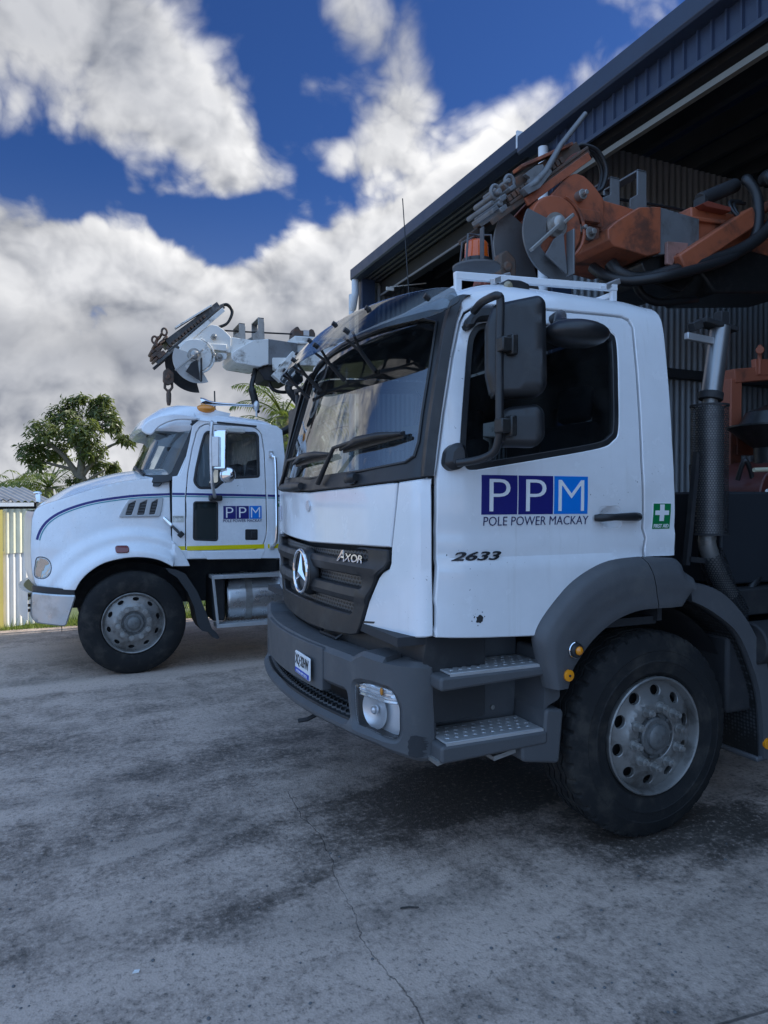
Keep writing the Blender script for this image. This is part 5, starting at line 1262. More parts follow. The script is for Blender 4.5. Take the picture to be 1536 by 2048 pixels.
# vent, lamp, marker, catch
vo_ = rnd(ZF([(598, 1187), (622, 1140), (652, 1096), (700, 1090), (828, 1086), (820, 1140), (808, 1184)]), .02)
vh = [rnd(ZF(q), .012) for q in ([(632, 1176), (650, 1120), (688, 1102), (682, 1126), (664, 1176)], [(692, 1175), (708, 1116), (746, 1098), (740, 1126), (728, 1174)], [(753, 1173), (768, 1112), (800, 1094), (796, 1124), (782, 1172)])]
V_ = panel('side_vent', vo_, vh, fo_(.022), pm('vent_grey', (.42, .42, .42), .45), HOOD, .024, .03, .006)
vb = panel('vent_slats', off(vo_, -.02), [], fo_(.003), M_black, V_, .002, .05, .0005)
sb = MB()
for q in vh:
    zs = [p[1] for p in q]; 
    for i in range(5):
        z = min(zs)+(max(zs)-min(zs))*(i+.5)/5; xs_ = [p[0] for p in q if abs(p[1]-z) < .05]; sb.obox(fside(sum(xs_)/len(xs_), z, -.008), (1, 0, 0), (0, 1, 0), (0, 0, 1), .055, .012, .012)
sb.build('slat', M_fend, V_)
hl_ = spline(ZF([(180, 1404), (215, 1402), (240, 1418), (250, 1450), (240, 1484), (212, 1505), (175, 1503), (165, 1480), (170, 1440)]), 4, True)
H_ = panel('headlight', hl_, [], fo_(.004), pm('headlight_lens', (.42, .42, .40), .06, .75, coat=.6), HOOD, .02, .03, .006)
panel('headlight_rim', off(hl_, .012), [off(hl_, -.001)], fo_(.002), M_fend, H_, .02, .04, .003)
sm_ = rnd(ZF([(576, 1328), (645, 1327), (647, 1362), (578, 1365)]), .03)
panel('side_marker', sm_, [], fo_(.018), M_red, HOOD, .02, .02, .008)
cth = MB(); a, b = zf(828, 1190), zf(905, 1272); P0 = Vector(fside(a[0], a[1], -.02)); P1 = Vector((b[0], FY+.02, b[1]))
cth.tube([P0, P0*.55+P1*.45], .018, 8); cth.build('catch_strap', M_chrome, FT, sharp=60)
cth = MB(); cth.tube([P0*.5+P1*.5, P1], .015, 8); cth.obox(P1, (1, 0, -1), (0, 1, 0), (1, 0, 1), .05, .04, .06); cth.build('bonnet_catch', M_black, FT, .004)
# bumper
bo = rnd(ZF([(146, 1578), (382, 1577), (330, 1735), (168, 1733), (142, 1700)]), .03)
bxy = lambda x, z, d: (x, FY+.02+(.36*((.10-x)/.5)**2 if x < .10 else 0)+d, z)
BP = panel('bumper', bo, [], bxy, pm('dull_polished_bumper', (.55, .56, .56), .34, .75, ((.3, .29, .27), .6, 6, .45, .75), rv=.1), FT, .05, .04, .012)
fb_ = MB(); z0, z1 = zf(150, 1725)[1], zf(150, 1580)[1]
for i in range(17):
    t = i/16; y = FY+.30+(2*FC-2*FY-.6)*t; x = zf(143, 1640)[0]-.02-.13*(1-(2*t-1)**2); fb_.v += [(x, y, z0), (x, y, z1), (x+.05, y, z1)]
for i in range(16):
    for j in range(2): fb_.face([3*i+j, 3*i+j+1, 3*i+j+4, 3*i+j+3])
fb_.build('bumper_front', M_alu, BP); 
panel('bumper_gap', ZF([(150, 1545), (375, 1550), (374, 1584), (150, 1584)]), [], lambda x, z, d: bxy(x, z, d+.06), M_black, FT, .04, .06, .004)
lb_ = MB(); x, z = zf(138, 1610)
for dz in (.0, -.10, -.15): lb_.box(x-.03, x+.04, FY+.42, FY+.5, z+dz, z+dz+.02)
lb_.build('bumper_brackets', M_rust, FT)
# ---- cab
roof_px = [(1005, 660), (1010, 690), (1340, 712), (1428, 720)]
seam_r = ZF([(1434, 722), (1440, 1000), (1440, 1390)])
door_f = rnd(ZF([(932, 1352), (932, 1100), (945, 960), (968, 840), (990, 760), (1008, 728), (1040, 712), (1280, 724), (1322, 756), (1334, 860), (1340, 1262), (1322, 1330), (1272, 1352)]), [.02, 0, 0, 0, 0, .03, .03, .05, .05, 0, .06, .06, .05])
win_f = rnd(ZF([(972, 1010), (985, 935), (1010, 830), (1030, 765), (1045, 750), (1292, 755), (1306, 772), (1306, 984), (1150, 992), (1108, 1020), (1085, 1042), (1000, 1042)]), [.04, 0, 0, .02, .02, .03, .02, .03, .05, .02, .03, .03])
DF = panel('door', off(door_f, -.006), [win_f, rnd(ZF([(972, 1108), (1092, 1108), (1092, 1304), (970, 1300)]), .03)], fcb, M_white2, FT, .03, .04, .004)
panel('window_seal', off(win_f, .006), [off(win_f, -.022)], co_(.004), M_black, DF, .03, .05, .004)
panel('window', off(win_f, -.015), [], lambda x, z, d: fcb(x, z, d+.02), M_sglass, DF, .003, .08, .001)
sbk = MB(); a, b = zf(1125, 752), zf(1122, 1000); sbk.bar(fcb(*a, .0), fcb(*b, .0), .02, .02); sbk.build('quarter_light_bar', M_black, DF)
pw_ = rnd(ZF([(972, 1108), (1092, 1108), (1092, 1304), (970, 1300)]), .03)
panel('lower_window', off(pw_, -.002), [], lambda x, z, d: fcb(x, z, d+.012), pm('tinted_lower_glass', (.016, .024, .024), .06), DF, .003, .06, .001)
panel('lower_window_seal', off(pw_, .006), [off(pw_, -.010)], co_(.004), M_black, DF, .02, .05, .003)
hd_ = rnd(ZF([(1230, 1246), (1293, 1246), (1293, 1300), (1230, 1300)]), .015); hh = panel('handle', hd_, [], co_(.006), M_black, DF, .02, .03, .004)
panel('handle_lever', rnd(ZF([(1258, 1258), (1288, 1258), (1288, 1290), (1258, 1290)]), .008), [], co_(.018), M_grille, hh, .012, .03, .004)
yel = lambda x0, x1: panel('yellow_stripe', rect(zf(x0, 1300)[0], zf(x1, 1300)[0], zf(1100, 1349)[1], zf(1100, 1327)[1]), [], co_(.0025), M_yel, FT if x1 < 935 or x0 > 1320 else DF, .002, .06, .0003)
yel(938, 1326); yel(1344, 1402); yel(893, 930)
for (w0, w1, nm, mt) in ((.014, -.010, 'blue_stripe', M_navy), (-.017, -.028, 'teal_stripe', M_teal)):
    ribbon(nm, [zf(937, 1070), zf(1335, 1078)], w0, w1, .0025, mt, DF, co_); ribbon(nm, [zf(1345, 1078), zf(1432, 1080)], w0, w1, .0025, mt, FT, co_); ribbon(nm, [zf(868, 1069), zf(929, 1070)], w0, w1, .0025, mt, FT, co_)
# company sign on the door
x0, z1 = zf(1119, 1129); x1, z0 = zf(1314, 1193)
for i in range(3):
    a = x0+(x1-x0)*i/3; sq = panel('logo_square', rect(a+.003, a+(x1-x0)/3-.003, z0, z1), [], co_(.003), M_cyan if i == 2 else M_navy, DF, .002, .06, .0003)
    w = (x1-x0)/3; text('logo_letter', 'PPM'[i], co_(.0045), a+w*(.22 if i < 2 else .14), z0+(z1-z0)*.1, w*(.56 if i < 2 else .72), (z1-z0)*.8, M_wvin, sq, depth=.001, bold=-.01)
text('company_lettering', 'POLE POWER MACKAY', co_(.003), x0, zf(1119, 1211)[1], x1-x0, zf(1119, 1197)[1]-zf(1119, 1211)[1], M_tvin, DF, depth=.001)
a, b = zf(1388, 1133), zf(1408, 1096)
fs = panel('first_aid_sticker', rect(a[0], b[0], a[1], b[1]), [], co_(.003), M_green, FT, .002, .05, .0003)
cm = ((a[0]+b[0])/2, a[1]+(b[1]-a[1])*.62); q = (b[0]-a[0])*.33
panel('white_cross', [(cm[0]+q*u, cm[1]+q*v) for u, v in [(-.35, 1), (-.35, .35), (-1, .35), (-1, -.35), (-.35, -.35), (-.35, -1), (.35, -1), (.35, -.35), (1, -.35), (1, .35), (.35, .35), (.35, 1)]], [], co_(.005), M_wvin, fs, .001, .05, .0002)
panel('caution_label', rect(*[zf(868, 1200)[0], zf(926, 1200)[0]], zf(900, 1212)[1], zf(900, 1178)[1]), [], co_(.002), pm('worn_label', (.66, .66, .62), .6, 0, ((.45, .45, .40), .8, 30, .4, .6)), FT, .001, .05, .0003)
text('caution_lettering', 'CAUTION', co_(.003), zf(872, 1190)[0], zf(900, 1190)[1], zf(920, 1190)[0]-zf(872, 1190)[0], .02, M_fend, FT, depth=.0005)
# body side round the door, behind it and the cowl in front
d2 = door_f
rp = ZF([(1010, 690), (1200, 698), (1340, 712), (1400, 722), (1428, 745), (1438, 900), (1442, 1100), (1440, 1392)])
body = ZF([(868, 1392), (868, 1100), (870, 980), (905, 975), (934, 900), (958, 800), (974, 720)])+rp
CS2 = panel('cab_side', body, [off(door_f, .004)], fcb, M_white2, FT, .03, .05, .004)
for o in (CS2, DF): mirrored(o, FC)
sill = MB(); sill.prism(ZF([(905, 1352), (1440, 1348), (1440, 1390), (905, 1397)]), FY+.06, FY+.3); sill.prism(ZF([(1010, 1356), (1330, 1352), (1310, 1394), (1040, 1398)]), FY+.045, FY+.2); sill.build('sill', M_white2, FT, .006)
# roof with rounded edges, visor
rf = MB(); prof = [(0, zf(1010, 690)[1]-.005), (.03, zf(1010, 668)[1]), (.10, zf(1010, 650)[1]), (.25, zf(1010, 642)[1]+.02), (.6, zf(1010, 640)[1]+.05), (1.1, zf(1010, 640)[1]+.06)]
xr0, xr1 = zf(1000, 690)[0]-.02, zf(1428, 720)[0]
NXr = 16
for i in range(NXr+1):
    t = i/NXr; x = xr0+(xr1-xr0)*t; dr_ = -.02*t-.15*sm((t-.80)/.2)**2*1.0; base = prof[0][1]-.09*t*.55
    ys_ = [(FY+cab_in(x, 2.5)+p[0], base+(p[1]-prof[0][1])*(1-sm((t-.84)/.16)*.75)+(-.03*t)) for p in prof]
    row = ys_+[(2*FC-y, z) for y, z in ys_[::-1]]
    for y, z in row: rf.v.append((x+ (0.0), y, z))
nr = 2*len(prof)
for i in range(NXr):
    for j in range(nr-1): rf.face([i*nr+j, i*nr+j+1, (i+1)*nr+j+1, (i+1)*nr+j])
rf.face([NXr*nr+k for k in range(nr)])
rf.build('roof', M_white2, FT, sharp=50)
# windscreen: strongly wrapped front of the cab
xg0 = onY(283, 944, FC+.6)[0]+.0; xtop = onY(309, 866, FC+.6)[0]
zg0, zg1 = zf(710, 962, 8.2)[1], zf(800, 705, 8.0)[1]
class F2c(Front):
    def pt(s, w, z, d=0.0):
        e, x, te, tx = s.c(w); sg = 1 if w >= 0 else -1; f = 1-s.tum(z)/s.hw
        return (s.xb(z)+x+d*abs(te), FC+(e+d*-sg*tx)*f, z)
yA = FC-(FY+cab_in(1.0, 1.9))
FCF = F2c(lambda z: .64+.42*(z-1.95), yA, .42, .03, lambda z: max(0, cab_in(1.2, z)-cab_in(1.2, 1.9)))
gz0, gz1 = 1.995, 2.56
wa = FCF.wc-.10
wso = rnd([(-wa, gz0-.03), (wa, gz0-.03), (wa+.02, gz1), (-wa-.02, gz1)], .08)
panel('windscreen_surround', off(wso, .05), [off(wso, -.03)], lambda w, z, d: FCF.pt(w, z, d), M_black, FT, .03, .06, .004)
panel('windscreen', off(wso, -.02), [], lambda w, z, d: FCF.pt(w, z, d+.012), M_glass2 if 'M_glass2' in globals() else M_sglass, FT, .003, .09, .001)
panel('windscreen_pillar', [(-FCF.wc-.30, gz0-.16), (-wa-.045, gz0-.10), (-wa-.06, gz1+.06), (-FCF.wc-.30, gz1+.06)], [], lambda w, z, d: FCF.pt(w, z, d-.004), M_white2, FT, .02, .05, .004)
panel('windscreen_pillar', [(FCF.wc+.30, gz0-.16), (wa+.045, gz0-.10), (wa+.06, gz1+.06), (FCF.wc+.30, gz1+.06)], [], lambda w, z, d: FCF.pt(w, z, d-.004), M_white2, FT, .02, .05, .004)
panel('scuttle', [(-wa+.1, gz0-.12), (wa-.1, gz0-.12), (wa-.05, gz0-.02), (-wa+.05, gz0-.02)], [], lambda w, z, d: FCF.pt(w, z, d+.01), M_black, FT, .02, .08, .004)
wp = MB(); P = [FCF.pt(-.95, gz0+.0, -.03), FCF.pt(-.75, gz0+.07, -.04), FCF.pt(-.45, gz0+.10, -.03), FCF.pt(-.2, gz0+.09, -.02)]; wp.tube(P, [.014, .014, .018, .008], 8); wp.build('wiper', M_black, FT, sharp=60)
# visor
vz = MB(); nn = 18; W0 = FCF.wc+.18
for i in range(nn+1):
    w = -W0+2*W0*i/nn; e = abs(w)/W0
    zt = zf(940, 655, 8.0)[1]+.03; 
    a = FCF.pt(w, 2.56, .04); 
    drop = .10*e**3
    pts = [(a[0]+.10, a[1], zt+.03-drop*1.0), (a[0]-.02, a[1], zt+.0-drop), (a[0]-.20*(1-.5*e**4), FC+(a[1]-FC)*1.02, zt-.13-drop*.9), (a[0]-.26*(1-.6*e**4), FC+(a[1]-FC)*1.02, zt-.235-drop*.6), (a[0]-.22*(1-.6*e**4), FC+(a[1]-FC)*1.0, zt-.26-drop*.6), (a[0]+.02, a[1], zt-.12-drop)]
    vz.v += pts
for i in range(nn):
    for j in range(5): vz.face([i*6+j, i*6+j+1, (i+1)*6+j+1, (i+1)*6+j])
vz.face([0, 1, 2, 3, 4, 5]); vz.face([nn*6+k for k in range(6)])
vz.build('sun_visor', M_white2, FT, sharp=50)
panel('visor_end', spline(ZF([(712, 745), (722, 718), (750, 695), (800, 676), (870, 668), (940, 674), (1000, 690), (975, 700), (880, 700), (800, 730), (765, 768), (735, 765)], FY+.1), 3, True), [], lambda x, z, d: (x, FY+.10+.55*max(0, 1.0-x)**1.5+d, z), M_white2, FT, .03, .04, .012)
# interior
ib = MB(); ib.box(.95, 1.3, FC-1.0, FC+1.0, 1.3, 1.95); ib.build('dashboard', M_dash, FT, .04)
for yy in (FC-.55, FC+.55):
    sb = MB(); sb.box(1.45, 1.9, yy-.24, yy+.24, 1.45, 1.6); sb.bar((1.88, yy, 1.5), (2.0, yy, 2.2), .46, .12); sb.build('seat', M_seat, FT, .04)
MB().box(2.06, 2.10, FC-1.1, FC+1.1, 1.15, 2.52).build('rear_wall', M_white2, FT, .01)
MB().box(.95, 2.08, FC-1.05, FC+1.05, 1.1, 1.16).build('cab_floor', M_dark, FT)
# roof gear
p = Vector((*[onY(412, 819, 7.75)[0]], 7.75, onY(412, 819, 7.75)[1])); MB().sphere(p, .11, .10, .055, 18, 8).build('roof_marker', M_amber, FT)
hn = part('air_horn', FT, p)
h0, h1 = v3(402, 806, 7.85), v3(513, 812, 7.95)
MB().tube([h0+Vector((-.012, 0, .0)), h0, h0+(h1-h0)*.06, h0+(h1-h0)*.14, h0+(h1-h0)*.25, h0+(h1-h0)*.45, h0+(h1-h0)*.93], [.058, .060, .052, .032, .022, .016, .013], 18).build('horn_trumpet', M_chrome, hn, sharp=60)
MB().sphere(h1, .035, .035, .06).cyl(h1-Vector((0, 0, .12)), h1, .012).cyl(h0+(h1-h0)*.2-Vector((0, 0, .08)), h0+(h1-h0)*.2, .012).build('horn_valve', M_alu, hn)
MB().cyl(v3(430, 820, 8.1), v3(429, 782, 8.1), .008, 6).build('antenna', M_black, FT)
# mirror
mf = part('wing_mirror', FT, v3(440, 860, 7.2))
YM = 7.22
MB().tube(spline([tuple(v3(*q)) for q in ((424, 848, 7.52), (421, 850, 7.35), (424, 846, YM), (422, 890, YM), (424, 960, YM), (428, 985, 7.3), (431, 997, 7.47))], 5), .017, 10).build('mirror_arm', M_alu, mf, sharp=60)
mp_ = MB(); c = v3(441, 900, YM); mp_.obox(c, (.88, -.47, 0), (.47, .88, 0), (0, 0, 1), .135, .07, .40); mp_.build('mirror_housing', M_chrome, mf, .015)
MB().obox(c+Vector((-.045, -.02, -.02)), (.88, -.47, 0), (.47, .88, 0), (0, 0, 1), .07, .072, .30).build('mirror_rib', M_alu, mf, .006)
c2 = v3(455, 950, YM); rmb = MB(); rmb.sphere((0, 0, 0), .083, .05, .083, 24, 12); rmb.v = [tuple(c2+Matrix.Rotation(radians(-25), 3, 'Z') @ Vector(q)) for q in rmb.v]; rmb.build('round_mirror', M_chrome, mf, sharp=60)
MB().obox(v3(431, 996, 7.46), (1, 0, 0), (0, 1, 0), (0, 0, 1), .13, .10, .06).build('mirror_foot', M_black, mf, .015)
lf = MB(); q = rnd(ZF([(1130, 738), (1200, 740), (1222, 752), (1222, 766), (1140, 762), (1128, 750)], 7.35), .02); lf.prism(q, 7.30, 7.42); lf.build('down_mirror', pm('pale_plastic', (.55, .54, .5), .4), mf, .01)
MB().bar(v3(434, 845, 7.5), v3(513, 853, 7.5), .02, .02).build('mirror_stay', M_black, mf)
# grab handle
gh = MB(); gh.tube(spline([fcb(*zf(1366, 866), -.01), fcb(*zf(1370, 884), -.06), fcb(*zf(1379, 905), -.07), fcb(*zf(1380, 1100), -.07), fcb(*zf(1378, 1290), -.07), fcb(*zf(1366, 1330), -.01)], 5), .018, 10)
gh.build('grab_handle', M_chrome, FT, sharp=60)
fg = MB(); fg.obox(fcb(*zf(1366, 868), -.005), (1, 0, 0), (0, 1, 0), (0, 0, 1), .05, .02, .08); fg.obox(fcb(*zf(1364, 1334), -.005), (1, 0, 0), (0, 1, 0), (0, 0, 1), .05, .02, .06); fg.build('handle_feet', M_alu, FT, .005)
# ---- running gear
wheel(FT, fwx, FY+.0, .51, .513, M_rim, False, 1, False, 10, (.030, .017), .238, sep_nuts=True)
wheel(FT, fwx, 2*FC-FY, .51, .513, M_rim, False, -1, False, 10, (.030, .017), .238)
MB().cyl((fwx, FY+.25, .49), (fwx, 2*FC-FY-.25, .49), .07).build('front_axle', M_dark, FT)
wl_ = MB()
for i in range(25):
    a = pi*(-.06+1.10*i/24); wl_.v += [(fwx+.68*cos(a)+.02, FY+.10, .50+.60*sin(a)), (fwx+.68*cos(a)+.02, FY+.85, .50+.60*sin(a))]
for i in range(24): wl_.face([2*i, 2*i+1, 2*i+3, 2*i+2])
wl_.build('wheel_house', M_dark, FT)
MB().box(fwx-.75, 2.2, FY+.55, 2*FC-FY-.55, .62, 1.15).build('engine_bay', M_dark, FT)
mg = MB(); mg.prism(rnd(ZF([(830, 1440), (880, 1448), (930, 1470), (990, 1560), (1040, 1680), (1062, 1745), (1082, 1762), (1102, 1790), (1090, 1798), (1068, 1790), (1050, 1765), (1010, 1755), (990, 1720), (975, 1640), (940, 1560), (890, 1490), (850, 1465)]), .01), FY+.04, FY+.42); mg.build('rear_mudguard', pm('rubber_mudguard', (.03, .032, .035), .6), FT, .01)
tkz = (zf(1200, 1480)[1]+zf(1200, 1738)[1])/2; tkr = (zf(1200, 1480)[1]-zf(1200, 1738)[1])/2*1.0; tx0 = zf(1140, 1600, FY+.1)[0]
tk_ = MB(); tk_.lathe([(0, 0), (0, tkr*.93), (.012, tkr*.98), (.03, tkr), (1.3, tkr), (1.3, 0)], (tx0, FY+.12+tkr, tkz), 'X', 48); TK = tk_.build('fuel_tank', M_tank, FT, sharp=40)
st2 = MB(); xs0 = zf(1243, 1600)[0]; st2.lathe([(0, tkr), (0, tkr+.012), (.07, tkr+.012), (.07, tkr)], (xs0, FY+.12+tkr, tkz), 'X', 48); st2.build('tank_strap', M_steel, TK)
ss = MB()
for (xa, ya_, xb, yb_) in ((1060, 1478, 1420, 1474), (1085, 1722, 1420, 1712)):
    a, b = zf(xa, ya_+8), zf(xb, ya_+8); z = a[1]
    ss.box(a[0], b[0], FY+.0, FY+.025, z-.02, z+.018); ss.box(a[0], a[0]+.02, FY, FY+.20, z-.02, z+.018)
    n = 40
    for i in range(n): x = a[0]+.02+(b[0]-a[0]-.04)*i/(n-1); ss.box(x-.008, x+.008, FY+.025, FY+.2, z-.006+.006*(i % 2), z+.012+.006*(i % 2))
a, b = zf(1066, 1490), zf(1090, 1720); ss.bar(Vector((a[0], FY+.02, a[1])), Vector((b[0], FY+.02, b[1])), .03, .025)
ss.build('tank_steps', M_alu, FT, .002)
tb2 = MB(); tb2.box(zf(1075, 1500)[0], tx0-.02, FY+.15, FY+.6, .45, .92); tb2.build('battery_box', M_dark, FT, .02)
c2 = MB()
for y in (FC-.42, FC+.35): c2.box(.2, 8.4, y, y+.08, .78, 1.02)
c2.box(2.5, 8.6, FC-1.2, FC+1.2, 1.12, 1.24); c2.build('chassis', M_dark, FT, .005)
for X_ in (5.4, 6.75):
    for sgn, y in ((1, FY+.02), (-1, 2*FC-FY-.02)): wheel(FT, X_, y, .515, .515, M_rim, False, sgn, False)
boom(FT, (1.334, 8.42, 3.40), M_bwhite, M_awhite, M_bwhite, M_agrey, True, False)
# ================================================================ shed
XS = 4.27; YE = 10.55; YD = 5.66; YN = -9.0; ZE = 5.39; XB = 16.0; XR_ = 10
SH = root('steel_shed', (XS, YD, 0), 'tall dark blue steel shed with open vehicle bays and deep gutter', 'shed')
# gutter runs
gt = MB()
def gutter(y0, y1, z, h, d, xo):
    gt.prism([(xo-d, z), (xo-d, z-h), (xo-d+.02, z-h-.02), (xo, z-h-.02), (xo, z)], y0, y1)
gutter(YD+.30, YE, ZE, .15, .16, XS); gutter(YN, YD+.295, ZE-.045, .16, .172, XS)
gt.build('gutter', M_gutter, SH, .004)
ge = MB(); ge.box(XS-.176, XS, YD+.285, YD+.31, ZE-.16, ZE+.012); ge.build('gutter_joint', M_pipe, SH)
# ribbed sheeting
def ribbed(y0, y1, z0, z1, x, pitch, rib, depth, axis='Y', sgn=-1, vert=True):
    """trapezoidal sheeting in the plane X=x (axis Y) or Y=x (axis X)"""
    mb = MB(); L = []; y = y0
    while y < y1:
        for (o, d) in ((0, 0), (pitch-rib*2, 0), (pitch-rib*1.5, depth), (pitch-rib*.5, depth)): 
            if y+o <= y1: L.append((y+o, d))
        y += pitch
    L.append((y1, 0))
    for (t, d) in L:
        for z in (z0, z1): mb.v.append((x+sgn*d, t, z) if axis == 'Y' else (t, x+sgn*d, z))
    for i in range(len(L)-1): mb.face([2*i, 2*i+2, 2*i+3, 2*i+1])
    return mb
ZH = 4.93
ribbed(YN, YD-.08, ZH, ZE-.1, XS-.03, .125, .016, .02).build('fascia_cladding', M_shed, SH, sharp=20)
ribbed(YD+.13, YE-.05, 5.28, ZE-.1, XS-.03, .076, .016, .012).build('fascia_cladding', M_shed, SH, sharp=20)
tm = MB(); tm.box(XS-.055, XS-.025, YN, YD-.08, ZH-.035, ZH+.004); tm.box(XS-.075, XS-.02, YD+.16, YE-.05, 5.235, 5.285); tm.build('fascia_trim', M_gutter, SH, .003)
hb = MB(); hb.box(XS+.10, XS+.32, YN, YD, ZH-.02, ZH+.25); hb.build('header_beam', M_inner, SH)
rl = MB(); rl.box(XS+.05, XS+.10, YN, YD-.1, 4.755, 4.805); rl.build('door_track', pm('pale_track_steel', (.20, .19, .16), .5, .3), SH)
# left bay: rolled door hood, lintel
M_slat = bpy.data.materials.new('roller_slats'); M_slat.use_nodes = True; h5 = G(M_slat.node_tree); co = h5.add('ShaderNodeTexCoord').outputs['Object']; x5, y5, z5 = h5.sep(co)
wv = h5.m('SINE', h5.m('MULTIPLY', x5, 2*pi/.09)); b5 = M_slat.node_tree.nodes['Principled BSDF']; b5.inputs['Base Color'].default_value = (.05, .055, .065, 1); b5.inputs['Roughness'].default_value = .5
bp5 = h5.add('ShaderNodeBump', {'Height': wv, 'Strength': .8, 'Distance': .02}); M_slat.node_tree.links.new(bp5.outputs[0], b5.inputs['Normal'])
sf = MB(); sf.box(XS-.02, XS+.34, YD+.12, YE-.02, 5.23, 5.24); sf.box(XS+.34, XS+.36, YD+.12, YE-.02, 5.2, 5.6); sf.build('bay_ceiling', M_slat, SH)
lt = MB(); lt.box(XS+.33, XS+.48, YD+.1, YE-.1, 5.02, 5.225); lt.build('lintel', M_inner, SH, .004); MB().box(XS+.31, XS+.329, YD+.1, YE-.1, 5.005, 5.03).build('lintel_edge', pm('light_edge', (.30, .31, .33), .4), SH)
# posts, end wall, dividing wall, back
MB().box(XS-.03, XS+.2, YD-.085, YD+.12, 0, ZE-.05).build('corner_post', M_gutter, SH, .004); MB().box(XS-.02, XS+.2, YE-.16, YE, 0, ZE-.15).build('corner_post', M_gutter, SH, .004)
def corr(x0, x1, z0, z1, Y, pitch=.076, amp=.009, n=6, sgn=1):
    mb = MB(); k = int((x1-x0)/pitch*n)
    for i in range(k+1):
        x = x0+(x1-x0)*i/k; y = Y+amp*sin(2*pi*(x-x0)/pitch)
        mb.v += [(x, y, z0), (x, y, z1)]
    for i in range(k): mb.face([2*i, 2*i+2, 2*i+3, 2*i+1])
    return mb
corr(XS+.2, XB, 0, 5.3, YD+.02, .085, .010).build('dividing_wall', M_zinc, SH, sharp=80)
corr(XS+.2, XB, 0, 5.3, YE-.02, .085, .010).build('end_wall', M_zinc, SH, sharp=80)
bkw = MB(); bkw.box(XB, XB+.1, YN, YE, 0, 7.2); bkw.box(XS, XB, YN-.1, YN, 0, 7.2); bkw.build('back_wall', M_inner, SH)
for y in (YE-.045, YN+.02): MB().prism([(XS, 5.25), (XS, ZE), (XR_, 6.53), (XB, ZE), (XB, 5.25)], y, y+.03).build('gable', M_inner, SH)
gr_ = MB()
for z in (1.5, 3.02, 4.4): gr_.box(XS+.2, XB, YD-.10, YD-.005, z, z+.09)
gr_.build('girts', M_inner, SH)
cd = MB(); cd.cyl((7.6, YD-.03, 0), (7.6, YD-.03, 5), .012, 8); cd.build('conduit', M_shed, SH)
# roof: two pitches
XR = 10; ZR = 6.55
r2 = MB(); r2.prism([(XS-.02, ZE-.13), (XR, ZR), (XB+.3, ZE+.0), (XB+.3, ZE+.06), (XR, ZR+.08), (XS-.02, ZE-.06)], YN-.2, YE+.05); r2.build('roof', M_shed, SH)
pu = MB()
for i in range(9): x = XS+.6+i*.62; z = ZE-.06+(ZR-ZE)*(x-XS)/(XR-XS); pu.box(x, x+.07, YN, YE-.2, z-.2, z-.02)
pu.build('purlins', M_inner, SH)
# downpipes
dp = MB(); dp.tube([(XS-.09, YD-.02, ZE-.28), (XS-.09, YD-.02, .1)], .047, 24); dp.build('downpipe', M_pipe, SH, sharp=60)
dp = MB(); yq = YE-.06; dp.tube(spline([(XS-.10, yq, ZE-.17), (XS-.10, yq, ZE-.35), (XS-.10, yq+.02, ZE-.44), (XS-.09, yq+.13, ZE-.62), (XS-.09, yq+.15, ZE-.72), (XS-.09, yq+.15, .1)], 5), .055, 20); dp.lathe([(-.03, .062), (.03, .062)], (XS-.09, yq+.15, ZE-1.0), 'Z', 20); dp.build('downpipe', M_pipe, SH, sharp=60)
# things on the end wall of the left bay
wfr = MB(); y = YE-.10; a, b = onY(743, 590, y), onY(792, 640, y)
wfr.box(a[0]-.05, b[0]+.1, y-.03, y+.02, 3.6, 3.66); wfr.box(b[0]+.06, b[0]+.1, y-.03, y+.02, 3.66, 4.6); wfr.box(a[0]-.05, a[0]-.01, y-.03, y+.02, 3.66, 4.6); WF = wfr.build('window', M_gutter, SH)
fm_ = MB(); p = onY(780, 578, 9.6); fm_.box(p[0]-.06, p[0]+.06, 9.59, 9.61, p[1]-.02, p[1]+.025); fm_.bar((p[0], 9.6, p[1]+.03), (p[0]+.6, 9.6, p[1]+.16), .012, .012)
tag(fm_.build('bay_sign', M_paper, None, loc=(p[0], 9.6, p[1])), 'small white panel hanging on a bracket in the dark left bay of the shed', 'sign')

